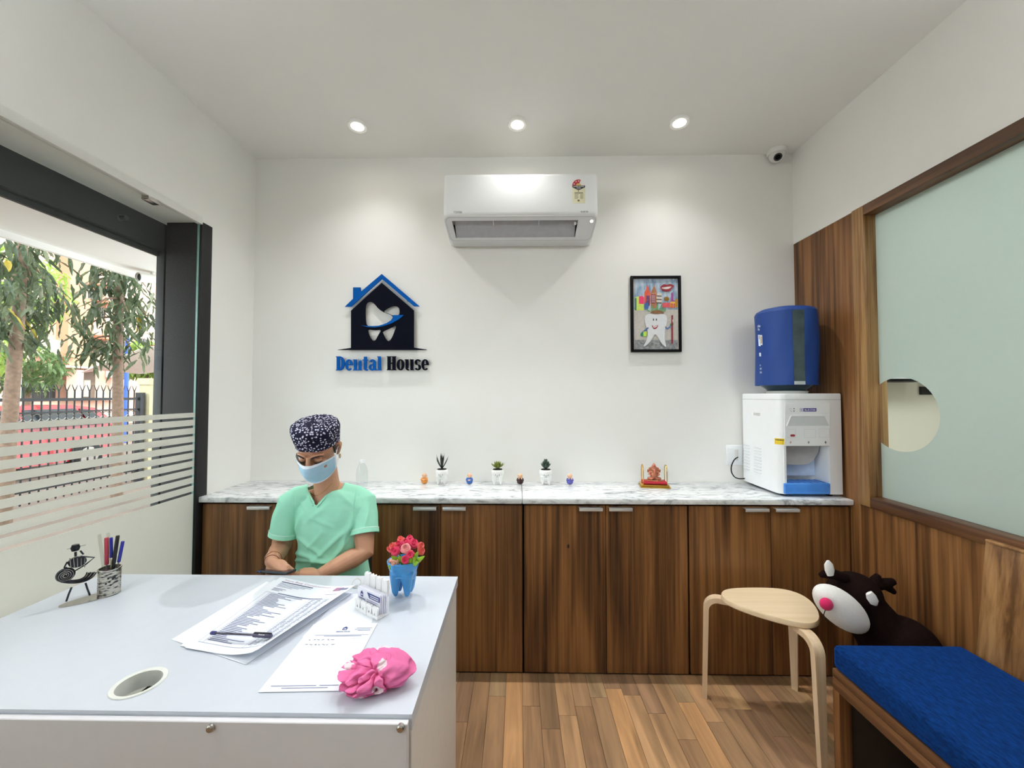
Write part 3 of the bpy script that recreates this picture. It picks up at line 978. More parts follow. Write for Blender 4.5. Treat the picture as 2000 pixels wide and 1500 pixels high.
def sect(cx, cy, r0, r1, a0, a1, n=14):
    """ring sector outline in pixels, angles in degrees, 0 right, counter-clockwise up"""
    o = [(cx + r1 * math.cos(math.radians(a0 + (a1 - a0) * i / n)), cy - r1 * math.sin(math.radians(a0 + (a1 - a0) * i / n))) for i in range(n + 1)]
    i_ = [(cx + r0 * math.cos(math.radians(a1 + (a0 - a1) * i / n)), cy - r0 * math.sin(math.radians(a1 + (a0 - a1) * i / n))) for i in range(n + 1)]
    return o + i_


M_red = pm('sticker_red', hexc(176, 32, 44), 0.5)
MB().plate(sect(1130, 363, 0.01, 12.6, 0, 180), [], P2, 0.0002, 0.0004).build('dial', pm('sticker_pale', hexc(232, 230, 226), 0.5), stk)
MB().plate(sect(1130, 363, 5, 12.4, 70, 180), [], P2, 0.0004, 0.0006).build('red_arc', M_red, stk)
for a in (88, 122, 158):
    sx_, sy_ = 1130 + 9.3 * math.cos(math.radians(a)), 363 - 9.3 * math.sin(math.radians(a))
    star = []
    for i in range(10):
        r_ = 1.7 if i % 2 == 0 else 0.7
        star.append((sx_ + r_ * math.sin(PI * i / 5), sy_ - r_ * math.cos(PI * i / 5)))
    MB().plate(star, [], P2, 0.0006, 0.0008).build('star', M_wplas, stk)
MB().plate(sect(1130, 363, 0.01, 5.2, 0, 180), [], P2, 0.0004, 0.0006).build('hub', pm('sticker_tan', hexc(206, 180, 110), 0.5), stk)
MB().plate([(1117.6, 362.5), (1142.8, 362.5), (1142.6, 366), (1132, 371), (1128, 371), (1117.8, 366)], [], P2, 0.0005, 0.0007).build('black_band', M_ink, stk)
mb = MB()
put_text(mb, 'POWER SAVINGS', lambda u, v: FP(u, v, 0.0009), 1119.5, 365.3, 21, -1.9, 0.02)
put_text(mb, 'GUIDE', lambda u, v: FP(u, v, 0.0009), 1126, 368.3, 8, -1.8, 0.02)
mb.build('band_words', M_wplas, stk)
mb = MB()
for r_ in range(6):
    y_ = 379.5 + r_ * 1.6
    for x0_, x1_ in ((1122, 1130.5 - (r_ % 3)), (1133, 1140 - (r_ * 2 % 4))):
        mb.add([FP(x0_, y_, 0.0005), FP(x1_, y_, 0.0005), FP(x1_, y_ + 0.7, 0.0005), FP(x0_, y_ + 0.7, 0.0005)], [(0, 1, 2, 3)])
for x0_, x1_, y_, h_ in ((1122, 1138.5, 376, 2.0), (1128, 1132, 390, 3.6), (1128.8, 1130.6, 371.6, 3)):
    mb.add([FP(x0_, y_, 0.0005), FP(x1_, y_, 0.0005), FP(x1_, y_ + h_, 0.0005), FP(x0_, y_ + h_, 0.0005)], [(0, 1, 2, 3)])
mb.build('fine_print', pm('print_olive', hexc(110, 108, 84), 0.6), stk)

# ================================================================ house-shaped wall sign
YS = 2.494
SG = lambda u, v, d: (lambda q: Vector((q.x, YS - d, q.z)))(aty(620 + u / 6.25, 520 + v / 6.25, YS))
sg = thing('wall_sign', 'navy and blue house-shaped tooth logo with raised words Dental House on the wall', 'sign', SG(800, 1275, 0))
M_navy = pm('navy_acrylic', hexc(6, 9, 24), 0.5, vary=0.03, spec=0.05)
M_sblue = pm('blue_acrylic', hexc(3, 84, 164), 0.5, vary=0.03, spec=0.05)
def smooth_loop(pts, it=2):
    for _ in range(it):
        q = []
        for i in range(len(pts)):
            a, b = pts[i], pts[(i + 1) % len(pts)]
            q += [(a[0] * .75 + b[0] * .25, a[1] * .75 + b[1] * .25), (a[0] * .25 + b[0] * .75, a[1] * .25 + b[1] * .75)]
        pts = q
    return pts
tooth_l = smooth_loop([(588, 540), (598, 455), (645, 430), (700, 460), (745, 520), (810, 565), (890, 590), (932, 625), (905, 668), (850, 705), (780, 732), (700, 740), (604, 736), (592, 640)])
tooth_r = smooth_loop([(800, 560), (870, 508), (945, 482), (1000, 508), (1008, 560), (998, 606), (925, 606), (875, 580)])
root_l = smooth_loop([(618, 770), (700, 785), (790, 775), (745, 845), (720, 900), (690, 918), (655, 885), (632, 830)])
root_r = smooth_loop([(795, 800), (880, 765), (972, 715), (945, 800), (908, 890), (870, 924), (835, 885), (812, 835)])
# clear standoff spacers hold the plate off the wall
MB().plate([(415, 545), (790, 205), (1180, 540), (1180, 995), (1335, 1017), (1335, 1024), (255, 1024), (255, 1020), (415, 998)], [tooth_l, tooth_r, root_l, root_r], SG, 0.0, 0.008).build('house_body', M_navy, sg)
MB().plate([(790, 98), (1250, 492), (1180, 492), (790, 160), (415, 497), (340, 497), (440, 400), (440, 262), (530, 262), (537, 312)], [], SG, 0.0, 0.008).build('roof', M_sblue, sg)
MB().plate([(545, 724), (600, 732), (680, 735), (760, 730), (850, 700), (905, 665), (932, 625), (915, 603), (1060, 600), (1000, 652), (910, 702), (800, 738), (700, 752), (610, 745)], [], SG, 0.008, 0.014).build('swoosh', M_sblue, sg)
for u_, v_ in ((480, 900), (1120, 900), (480, 600), (1120, 600), (790, 300), (800, 150), (480, 330), (1100, 420)):
    q = SG(u_, v_, 0)
    MB().lathe([(0.004, 0), (0.004, YB - YS)], (q.x, YS, q.z), 8, Matrix.Rotation(-PI / 2, 3, 'X')).build('spacer', M_black, sg)


def glyph(ch):
    """heavy condensed slab letters as lists of outlines; unit: baseline 0, cap height 1, returns (outlines, width)"""
    B = lambda x0, x1, y0, y1: [(x0, y0), (x1, y0), (x1, y1), (x0, y1)]

    def ring(cx, cy, rx, ry, ix, iy, a0, a1, n=22):
        o = [(cx + rx * math.cos(math.radians(a0 + (a1 - a0) * i / n)), cy + ry * math.sin(math.radians(a0 + (a1 - a0) * i / n))) for i in range(n + 1)]
        k = [(cx + ix * math.cos(math.radians(a1 + (a0 - a1) * i / n)), cy + iy * math.sin(math.radians(a1 + (a0 - a1) * i / n))) for i in range(n + 1)]
        return o + k
    X = 0.86 * 0.98
    if ch == 'D': return [B(0.05, 0.29, 0, 1), B(0, 0.34, 0, .06), B(0, 0.34, .94, 1), ring(.29, .5, .37, .5, .12, .43, -90, 90)], .66
    if ch == 'H': return [B(.05, .29, 0, 1), B(0, .34, 0, .06), B(0, .34, .94, 1), B(.42, .66, 0, 1), B(.37, .71, 0, .06), B(.37, .71, .94, 1), B(.28, .43, .46, .54)], .71
    if ch == 'l': return [B(.05, .28, 0, 1.0), B(0, .33, 0, .06), B(0, .1, .94, 1.0)], .33
    if ch == 'n': return [B(.05, .28, 0, .78), B(0, .32, 0, .06), B(0, .1, .72, .78), B(.4, .62, 0, .6), B(.36, .67, 0, .06), ring(.43, .6, .19, .2, .0, .10, 0, 110)], .67
    if ch == 'u': return [B(.05, .28, .16, .78), B(0, .1, .72, .78), B(.42, .65, 0, .78), B(.37, .5, .72, .78), B(.6, .70, 0, .06), ring(.25, .2, .2, .22, .03, .12, 180, 300)], .70
    if ch == 'o': return [ring(.29, .39, .29, .40, .08, .32, 0, 360, 40)], .58
    if ch == 'e': return [ring(.28, .39, .28, .40, .07, .32, -2, 318, 40), B(.2, .55, .36, .43)], .56
    if ch == 't': return [B(.1, .33, .14, .98), B(0, .42, .7, .77), ring(.30, .16, .2, .18, .03, .09, 180, 320)], .44
    if ch == 'a': return [B(.30, .53, .06, .55), ring(.28, .53, .25, .26, .04, .19, 0, 165), ring(.24, .22, .24, .23, .06, .14, 60, 320), B(.48, .62, 0, .07), B(.42, .56, 0, .12)], .60
    if ch == 's': return [ring(.25, .57, .24, .22, .05, .13, 20, 250), ring(.24, .21, .25, .22, .05, .13, -160, 75), [(.04, .55), (.2, .44), (.46, .27), (.46, .22), (.3, .33), (.06, .46)]], .48
    return [], .25


def word(s, u0, u1, vb, h, mt):
    gs = [glyph(c) for c in s]
    gap = 0.035
    tot = sum(w for _, w in gs) + gap * (len(gs) - 1)
    k = (u1 - u0) / tot
    x = 0
    for c, (ol, w) in zip(s, gs):
        mb = MB()
        for i, o in enumerate(ol):
            mb.plate([(u0 + (x + a) * k, vb - b * h) for a, b in o], [], SG, 0.0, 0.008 + i * 0.00006)
        mb.build('letter', mt, sg)
        x += w + gap


word('Dental', 232, 787, 1273, 172, M_sblue)
word('House', 850, 1362, 1270, 170, M_navy)

# ================================================================ framed drawing
FY = YB - 0.022
pf = thing('framed_picture', 'black framed colourful drawing of a smiling tooth with a city skyline, hung on the wall', 'picture', (0.89, 2.5, 1.763))
PQ = lambda u, v, d: (lambda q: Vector((q.x, FY + 0.012 - d, q.z)))(aty(1210 + u / 8.336, 520 + v / 8.336, FY))
q0, q1 = PQ(195, 1395, 0), PQ(1003, 150, 0)
fx0, fx1, fz0, fz1 = q0.x, q1.x, q0.z, q1.z
mw = 0.0165
MB().rbox(fx0, fx0 + mw, FY, YB - 0.001, fz0, fz1, 0.002).build('frame_side', M_black, pf)
MB().rbox(fx1 - mw, fx1, FY, YB - 0.001, fz0, fz1, 0.002).build('frame_side', M_black, pf)
MB().rbox(fx0 + mw, fx1 - mw, FY, YB - 0.001, fz1 - mw, fz1, 0.002).build('frame_top', M_black, pf)
MB().rbox(fx0 + mw, fx1 - mw, FY, YB - 0.001, fz0, fz0 + mw, 0.002).build('frame_bottom', M_black, pf)
art = MB().box(fx0 + mw, fx1 - mw, FY + 0.012, FY + 0.016, fz0 + mw, fz1 - mw).build('artwork', pm('art_paper', hexc(206, 200, 192), 0.8, vary=0.08, nscale=60), pf)
_lay = [0.0002]


def paint(name, outl, rgb, vary=0.12):
    _lay[0] += 0.00012
    key = 'paint_%d_%d_%d' % rgb
    MB().plate(outl, [], PQ, _lay[0] - 0.0002, _lay[0]).build(name, pm(key, hexc(*rgb), 0.75, vary=vary, nscale=70), art)


R4 = lambda a, b, c, d: [(a, b), (c, b), (c, d), (a, d)]
m, nt, out = nodes('paint_sky')
p = N(nt, 'ShaderNodeBsdfPrincipled'); p.inputs['Roughness'].default_value = 0.8
mp = coords(nt, (28, 1, 9), rnd=False); mp.inputs['Rotation'].default_value = (0, 0.5, 0)
n1 = N(nt, 'ShaderNodeTexNoise'); n1.inputs['Scale'].default_value = 1.2; n1.inputs['Detail'].default_value = 3
nt.links.new(mp.outputs[0], n1.inputs['Vector'])
cr = N(nt, 'ShaderNodeValToRGB'); cr.color_ramp.elements[0].position = 0.35; cr.color_ramp.elements[1].position = 0.65
cr.color_ramp.elements[0].color = rgba(hexc(108, 140, 178)); cr.color_ramp.elements[1].color = rgba(hexc(206, 218, 226))
nt.links.new(n1.outputs['Fac'], cr.inputs[0]); nt.links.new(cr.outputs[0], p.inputs['Base Color']); nt.links.new(p.outputs[0], out.inputs[0])
_lay[0] += 0.0001
MB().plate(R4(250, 200, 955, 700), [], PQ, 0.0001, _lay[0]).build('painted_sky', m, art)
paint('painted_ground', R4(258, 1195, 960, 1350), (150, 152, 154), 0.4)
paint('painted_block', [(262, 500), (330, 480), (405, 500), (405, 712), (262, 712)], (206, 226, 104))
paint('painted_block', [(326, 482), (380, 474), (408, 500), (408, 606), (326, 606)], (236, 64, 116))
paint('painted_block', R4(262, 510, 285, 712), (60, 130, 100))
paint('painted_castle', [(412, 610), (412, 420), (438, 380), (455, 310), (463, 295), (472, 310), (490, 380), (512, 420), (512, 610)], (228, 96, 66))
paint('painted_castle', R4(440, 470, 500, 640), (120, 70, 110))
paint('painted_tower', [(520, 680), (520, 420), (548, 360), (566, 320), (574, 250), (582, 320), (600, 360), (616, 420), (616, 680)], (178, 120, 84))
paint('painted_tower', R4(530, 450, 592, 600), (150, 60, 70))
for r_ in range(4):
    for c_ in range(3):
        paint('painted_window', R4(538 + c_ * 18, 470 + r_ * 32, 548 + c_ * 18, 486 + r_ * 32), (232, 222, 226))
paint('painted_pagoda', [(616, 600), (610, 470), (632, 420), (690, 430), (700, 470), (690, 600)], (220, 212, 206))
for k in range(3):
    paint('painted_roof', [(604, 470 + 56 * k), (700, 474 + 56 * k), (690, 488 + 56 * k), (616, 486 + 56 * k)], (76, 56, 54))
paint('painted_blue_tree', smooth_loop([(410, 600), (450, 575), (485, 610), (480, 700), (410, 705)]), (70, 110, 170))
paint('painted_gate', smooth_loop([(730, 500), (770, 488), (815, 500), (815, 560), (735, 560)]), (150, 110, 40))
paint('painted_arcade', R4(705, 590, 835, 665), (226, 90, 100))
paint('painted_lighthouse', [(830, 570), (848, 550), (850, 440), (866, 415), (882, 440), (886, 550), (915, 560), (915, 675), (835, 675)], (170, 84, 160))
paint('painted_hall', R4(834, 570, 915, 672), (232, 190, 90))
for k in range(3): paint('painted_column', R4(842 + 26 * k, 600, 856 + 26 * k, 672), (196, 40, 60))
paint('painted_barn', R4(915, 530, 955, 660), (196, 140, 50))
paint('painted_lips', smooth_loop([(655, 340), (705, 300), (740, 280), (775, 302), (820, 278), (860, 290), (905, 315), (870, 345), (835, 400), (770, 412), (710, 395)], 2), (150, 48, 58))
paint('painted_smile', smooth_loop([(690, 342), (775, 330), (868, 318), (820, 360), (760, 372), (710, 360)], 2), (226, 214, 208))
for k, (x_, y_, tx_, ty_) in enumerate(((500, 735, 430, 690), (545, 720, 530, 620), (610, 712, 630, 585), (670, 715, 705, 590), (715, 735, 770, 650))):
    paint('painted_spike', [(x_ - 26, y_), (tx_, ty_), (x_ + 26, y_)], (110, 168, 112))
paint('painted_band', smooth_loop([(490, 760), (540, 722), (625, 704), (715, 735), (735, 775), (620, 770)]), (140, 100, 66))
paint('painted_tooth', smooth_loop([(415, 860), (430, 790), (500, 768), (600, 790), (690, 765), (770, 790), (788, 860), (765, 970), (745, 1080), (740, 1190), (780, 1330), (690, 1260), (640, 1160), (585, 1085), (540, 1180), (470, 1270), (380, 1320), (450, 1200), (470, 1070), (430, 950)]), (226, 228, 230), 0.04)
for x_ in (558, 606): paint('painted_eye', smooth_loop([(x_ - 11, 868), (x_, 838), (x_ + 13, 866), (x_, 892)]), (28, 28, 30))
paint('painted_mouth', smooth_loop([(528, 950), (575, 985), (640, 945), (620, 1005), (570, 1028), (538, 990)]), (150, 40, 52))
paint('painted_teeth', smooth_loop([(540, 962), (578, 988), (630, 958), (600, 996), (560, 1000)]), (232, 226, 222))
paint('painted_arm', [(470, 985), (480, 1010), (380, 1092), (362, 1076)], (84, 110, 160))
paint('painted_glove', smooth_loop([(340, 1110), (365, 1070), (395, 1090), (400, 1130), (360, 1145)]), (50, 140, 96))
paint('painted_box', R4(395, 1060, 450, 1140), (188, 222, 80))
paint('painted_arm', [(752, 970), (790, 1005), (850, 940), (862, 962), (790, 1032), (750, 1005)], (84, 120, 170))
paint('painted_glove', smooth_loop([(820, 950), (850, 915), (885, 925), (882, 965), (840, 975)]), (50, 150, 100))
paint('painted_toothbrush', R4(850, 795, 876, 1262), (140, 34, 52))
paint('painted_bristles', R4(868, 862, 884, 905), (230, 226, 222))
gl = MB().box(fx0 + mw, fx1 - mw, FY + 0.006, FY + 0.0075, fz0 + mw, fz1 - mw).build('glazing', clear_glass('matt_glazing', (0.99, 0.99, 0.99), 0.02), pf)

# ================================================================ dome camera on the ceiling
dc = atz(1517, 294, ZC)
cc = thing('dome_camera', 'small white dome security camera on the ceiling near the right corner', 'camera', (dc.x, dc.y, ZC - 0.085))
MB().lathe([(0.052, -0.028), (0.055, -0.02), (0.055, 0.0)], (dc.x, dc.y, ZC), 28).build('base_ring', M_offw, cc)
MB().ell((dc.x, dc.y, ZC - 0.028), (0.044, 0.044, 0.046), n=24, m=14).build('dome', M_offw, cc)
look = Vector((-0.28, -0.66, -0.68)).normalized()
Q = look.to_track_quat('Z', 'Y').to_matrix()
c_ = Vector((dc.x, dc.y, ZC - 0.03))
ey = MB().lathe([(0.03, 0.028), (0.03, 0.044), (0.027, 0.047), (0.026, 0.044), (0.0, 0.043)], c_, 24, Q).build('eye_collar', M_offw, cc)
MB().lathe([(0.0235, 0.0442), (0.0225, 0.0452), (0.0, 0.0452)], c_, 24, Q).build('bezel', pm('bezel_grey', hexc(70, 70, 72), 0.35), ey)
MB().lathe([(0.016, 0.045), (0.0135, 0.0475), (0.0, 0.049)], c_, 24, Q).build('lens', M_black, ey)

# ================================================================ socket and cable behind the dispenser
skp = thing('wall_socket', 'white switch and socket plate on the wall beside the water dispenser', 'socket', (1.39, YB - 0.006, 1.05))
s0, s1 = aty(1418, 908, YB), aty(1450, 869, YB)
MB().rbox(s0.x, s1.x, YB - 0.008, YB - 0.0005, s0.z, s1.z, 0.003).build('plate', M_wplas, skp)
w_ = (s1.x - s0.x)
MB().rbox(s0.x + w_ * 0.50, s0.x + w_ * 0.68, YB - 0.012, YB - 0.0075, s0.z + 0.03, s1.z - 0.03, 0.002).build('rocker_switch', pm('rocker', hexc(214, 214, 210), 0.4), skp)
MB().box(s0.x + w_ * 0.06, s0.x + w_ * 0.42, YB - 0.0088, YB - 0.0078, s0.z + 0.02, s1.z - 0.02).build('blank_cover', M_wplas, skp)
pts = [aty(1441, 893, 2.48), aty(1434, 897, 2.46), aty(1428, 910, 2.46), aty(1428, 922, 2.465), aty(1434, 932, 2.47), aty(1444, 936, 2.47), Vector((1.47, 2.502, 0.965))]
sm_ = []
for i in range(len(pts) - 1):
    for t in range(5):
        sm_.append(pts[i].lerp(pts[i + 1], t / 5))
sm_.append(pts[-1])
for _ in range(6):
    sm_ = [sm_[0]] + [(sm_[i - 1] + sm_[i] * 2 + sm_[i + 1]) / 4 for i in range(1, len(sm_) - 1)] + [sm_[-1]]
tag(MB().tube(sm_, 0.0035, 8).build('power_cord', M_black), 'black power cord looping behind the water dispenser', 'cord')
# ================================================================ water dispenser
WX0, WX1, WY0, WY1, WZ0, WZ1 = 1.424, 1.766, 2.152, 2.495, ZCT + 0.014, 1.497
wdp = thing('water_dispenser', 'white countertop water dispenser with a blue drip tray', 'water dispenser', ((WX0 + WX1) / 2, (WY0 + WY1) / 2, ZCT))
WP = lambda zx, zy, d=0.0: aty(1500 + zx / 6.519, 750 + zy / 6.519, WY0) + Vector((0, -d, 0))
nx0, nx1 = WP(205, 900).x, WP(783, 900).x
nz1, nz0 = WP(500, 788).z, WP(500, 1357).z


def column(mb, z0, z1, cut=0.0):
    """rounded-corner column footprint of the dispenser"""
    r = 0.045
    pts = [(WX0, WY1), (WX1, WY1), (WX1, WY0 + 0.012), (WX1 - 0.004, WY0 + 0.003), (WX1 - 0.012, WY0)]
    for i in range(9):
        a = -PI / 2 - PI / 2 * i / 8
        pts.append((WX0 + r + r * math.cos(a), WY0 + r + r * math.sin(a)))
    return pts


foot = column(None, 0, 0)
niche = [(WX0, WY1), (WX1, WY1), (WX1, WY0 + 0.012), (WX1 - 0.004, WY0 + 0.003), (WX1 - 0.012, WY0), (nx1, WY0), (nx1, WY0 + 0.11), (nx1 - 0.03, WY0 + 0.13), (nx0 + 0.01, WY0 + 0.13), (nx0, WY0 + 0.12), (nx0, WY0)] + foot[6:]
bd = MB().plate(foot, [], XY, nz1, WZ1 - 0.035)
bd.plate(niche, [], XY, WZ0, nz1)
body = bd.build('body', M_wplas, wdp, ang=28)
tp = MB()
sc_ = lambda k: [((WX0 + WX1) / 2 + (x - (WX0 + WX1) / 2) * k, (WY0 + WY1) / 2 + (y - (WY0 + WY1) / 2) * k) for x, y in foot]
o1, o2 = sc_(1.0), sc_(0.985)
n = len(o1)
tp.add([Vector((x, y, WZ1 - 0.0335)) for x, y in o1] + [Vector((x, y, WZ1 - 0.006)) for x, y in o1] + [Vector((x, y, WZ1)) for x, y in o2],
       [tuple(range(n))] + [(i, (i + 1) % n, n + (i + 1) % n, n + i) for i in range(n)] + [(n + i, n + (i + 1) % n, 2 * n + (i + 1) % n, 2 * n + i) for i in range(n)] + [tuple(range(2 * n, 3 * n))])
tp.build('lid', M_wplas, wdp, ang=28)
MB().plate(sc_(0.996), [], XY, WZ1 - 0.035, WZ1 - 0.0335).build('lid_seam', M_inkg, wdp)
for x_, y_ in ((WX0 + 0.05, WY0 + 0.05), (WX1 - 0.05, WY0 + 0.04), (WX0 + 0.04, WY1 - 0.04), (WX1 - 0.05, WY1 - 0.04)):
    MB().lathe([(0.016, 0), (0.018, 0.0135)], (x_, y_, ZCT + 0.0003), 16).build('rubber_foot', M_black, wdp)
WPL = lambda u, v, d: WP(u, v, d)
M_lg = pm('light_grey_plastic', hexc(212, 215, 218), 0.35, vary=0.01)
MB().plate([(212, 246), (780, 244), (782, 786), (207, 788)], [], WPL, 0.0, 0.003).build('control_panel', M_wplas, wdp)
MB().plate([(290, 405), (712, 405), (772, 530), (236, 532)], [], WPL, 0.003, 0.0036).build('recess_panel', pm('recess_grey', hexc(206, 210, 212), 0.4, vary=0.01), wdp)
MB().plate([(284, 400), (716, 400), (722, 410), (292, 410), (240, 534), (230, 532)], [], WPL, 0.003, 0.006).build('recess_lip', M_wplas, wdp)
MB().plate(R4(212, 370, 780, 373), [], WPL, 0.003, 0.0034).build('panel_seam', M_lg, wdp)
for (a, b_, c, d_) in ((225, 572, 345, 684), (450, 572, 600, 684), (640, 568, 775, 680)):
    k = MB().plate(R4(a, b_, c, d_), [], WPL, 0.003, 0.004).build('tap_button', M_wplas, wdp)
    MB().plate(R4(a, b_, c, d_), [R4(a + 4, b_ + 4, c - 4, d_ - 4)], WPL, 0.004, 0.0043).build('button_outline', M_lg, k)
MB().plate(rr(277, 334, 640, 668, 13), [], WPL, 0.004, 0.007).build('red_latch', pm('latch_red', hexc(170, 40, 54), 0.35), wdp)
for (u_, c_) in ((282, (210, 170, 172)), (512, (150, 152, 156)), (727, (110, 114, 120))):
    MB().plate([(u_, 722), (u_ + 14, 742), (u_, 762), (u_ - 14, 742)], [], WPL, 0.003, 0.0034).build('tap_symbol', pm('symbol_%d' % u_, hexc(*c_), 0.5), wdp)
lg = MB().plate(R4(448, 308, 610, 350), [], WPL, 0.003, 0.0036).build('brand_plate', pm('brand_blue', hexc(52, 44, 140), 0.4), wdp)
MB().plate(R4(402, 308, 446, 350), [R4(406, 312, 442, 346)], WPL, 0.003, 0.0036).build('brand_box', pm('brand_blue2', hexc(120, 116, 170), 0.4), wdp)
MB().plate([(424, 314), (428, 326), (440, 329), (428, 332), (424, 344), (420, 332), (408, 329), (420, 326)], [], WPL, 0.003, 0.0036).build('brand_star', pm('brand_blue2', (0, 0, 0)), wdp)
mb = MB(); put_text(mb, 'BLUE STAR', lambda u, v: WP(u, v, 0.0038), 458, 339, 142, -20, 0.02); mb.build('brand_words', M_wplas, wdp)
mb = MB()
for (u_, v_) in ((326, 314), (326, 344)):
    mb.plate([(u_ - 6, v_ - 6), (u_ + 6, v_ - 6), (u_ + 6, v_ + 6), (u_ - 6, v_ + 6)], [], WPL, 0.003, 0.0036)
put_text(mb, 'HOT', lambda u, v: WP(u, v, 0.0036), 266, 320, 28, -9); put_text(mb, 'COLD', lambda u, v: WP(u, v, 0.0036), 274, 350, 26, -9)
mb.build('indicator_marks', M_ink, wdp)
# splash back of the niche, with a grey plate for the shadow cast on its upper part
MB().plate([(nx0 + 0.002, nz0 + 0.06), (nx1 - 0.002, nz0 + 0.06), (nx1 - 0.002, nz1 - 0.001), (nx0 + 0.002, nz1 - 0.001)], [], lambda u, v, d: Vector((u, d, v)), WY0 + 0.105, WY0 + 0.109).build('splash_back', pm('pale_blue_plastic', hexc(206, 222, 244), 0.35), wdp)
gm = [(nx0 + 0.003, nz1 - 0.001), (nx0 + 0.003, WP(210, 1030).z), (WP(330, 1050).x, WP(330, 1050).z), (WP(500, 1056).x, WP(500, 1056).z), (WP(620, 1045).x, WP(620, 1045).z), (WP(690, 990).x, WP(690, 990).z), (WP(745, 900).x, WP(745, 900).z), (nx1 - 0.003, nz1 - 0.001)]
MB().plate(gm, [], lambda u, v, d: Vector((u, d, v)), WY0 + 0.06, WY0 + 0.104).build('tap_cover', pm('tap_cover_grey', hexc(178, 178, 180), 0.4), wdp)
# blue drip tray
tx0, tx1 = WP(208, 1300).x, WP(790, 1300).x
tz1 = WP(500, 1262).z
tr = MB().rbox(tx0, tx1, WY0 - 0.004, WY0 + 0.1, WZ0 + 0.001, tz1, 0.006, 3)
tr.build('drip_tray', pm('tray_blue', hexc(70, 136, 222), 0.35), wdp)
g_ = MB()
for k in range(7):
    x_ = tx0 + 0.02 + (tx1 - tx0 - 0.04) * k / 6
    g_.rbox(x_ - 0.006, x_ + 0.006, WY0 + 0.012, WY0 + 0.085, tz1, tz1 + 0.002, 0.001, 1)
g_.build('tray_grille', pm('tray_grille_blue', hexc(56, 118, 206), 0.35), wdp)
# side: louvres, label, yellow arrow sticker on the rounded corner
SP = lambda zx, zy, d=0.0: atx(1400 + zx / 3.411, 560 + zy / 3.411, WX0) + Vector((-d, 0, 0))
for col, (u0_, u1_) in enumerate(((176, 220), (250, 298))):
    for k in range(9):
        v_ = (1048 if col == 0 else 1066) + k * (19.5 if col == 0 else 20)
        s_ = SP(u0_, v_); e_ = SP(u1_, v_ + 8)
        MB().rbox(WX0 - 0.0035, WX0 + 0.001, e_.y, s_.y, s_.z - 0.0045, s_.z, 0.0012, 1).build('louvre', M_lg, body)
s_ = SP(236, 834); e_ = SP(292, 866)
lb = MB().box(WX0 - 0.0004, WX0, e_.y, s_.y, e_.z, s_.z).build('rating_label', pm('label_white', hexc(240, 240, 238), 0.5), wdp)
mb = MB()
for k in range(4):
    z_ = s_.z - 0.004 - k * 0.0045
    mb.add([(WX0 - 0.0006, s_.y - 0.012, z_), (WX0 - 0.0006, e_.y + 0.004, z_), (WX0 - 0.0006, e_.y + 0.004, z_ - 0.0018), (WX0 - 0.0006, s_.y - 0.012, z_ - 0.0018)], [(0, 1, 2, 3)])
mb.build('label_print', M_inkg, lb)
yz1, yz0 = WP(60, 697).z, WP(60, 775).z


def corner(t, d, z):      # along the rounded front-left corner
    r = 0.045 + d
    a = -PI / 2 - PI / 2 * t
    return Vector((WX0 + 0.045 + r * math.cos(a), WY0 + 0.045 + r * math.sin(a), z))


MB().grid(10, 1, lambda u, v: corner(0.02 + 0.9 * u, 0.0006, yz0 + (yz1 - yz0) * v)).build('warning_sticker', pm('sticker_yellow', hexc(232, 200, 30), 0.45), wdp)
mb = MB()
zc_ = (yz0 + yz1) / 2; hh = (yz1 - yz0)
put_text(mb, 'WARNING', lambda u, v: corner(0.86 - u * 0.58, 0.001, zc_ + hh * 0.14 + v * hh * 0.22), 0, 0, 1, 1, 0.03)
for k in range(2):
    mb.add([corner(0.84, 0.001, zc_ - hh * (0.08 + 0.16 * k)), corner(0.34, 0.001, zc_ - hh * (0.08 + 0.16 * k)), corner(0.34, 0.001, zc_ - hh * (0.14 + 0.16 * k)), corner(0.84, 0.001, zc_ - hh * (0.14 + 0.16 * k))], [(0, 1, 2, 3)])
mb.add([corner(0.24, 0.001, zc_ + hh * 0.36), corner(0.08, 0.001, zc_), corner(0.24, 0.001, zc_ - hh * 0.36)], [(0, 1, 2)])
mb.build('sticker_print', M_ink, wdp)

# ---- 20 litre bottle under a blue fabric cover
bx, by = 1.568, 2.30
wb = thing('water_bottle', 'large upturned water bottle in a blue fabric cover on the water dispenser', 'water bottle', (bx, by, WZ1))
M_btl = pm('bottle_plastic', hexc(44, 74, 92), 0.12, trans=0.5)
MB().lathe([(0.10, 0.0005), (0.105, 0.012), (0.10, 0.016)], (bx, by, WZ1), 32).build('spout_collar', M_offw, wb)
MB().lathe([(0.095, 0.016), (0.10, 0.024), (0.135, 0.05), (0.14, 0.09), (0.0, 0.09)], (bx, by, WZ1), 36).build('bottle_shoulder', M_btl, wb)
zb, zt_ = aty(1530, 752, 2.19).z, 1.985
m, nt, out = nodes('cover_blue')
p = N(nt, 'ShaderNodeBsdfPrincipled'); p.inputs['Roughness'].default_value = 0.6
mp = coords(nt, (1, 1, 1), rnd=False)
n1 = N(nt, 'ShaderNodeTexNoise'); n1.inputs['Scale'].default_value = 8; n1.inputs['Detail'].default_value = 3
nt.links.new(mp.outputs[0], n1.inputs['Vector'])
p.inputs['Base Color'].default_value = rgba(hexc(8, 58, 132))
bp = N(nt, 'ShaderNodeBump'); bp.inputs['Strength'].default_value = 0.35; bp.inputs['Distance'].default_value = 0.02
nt.links.new(n1.outputs['Fac'], bp.inputs['Height']); nt.links.new(bp.outputs[0], p.inputs['Normal'])
nt.links.new(p.outputs[0], out.inputs[0])
M_cover = m
RB = 0.153


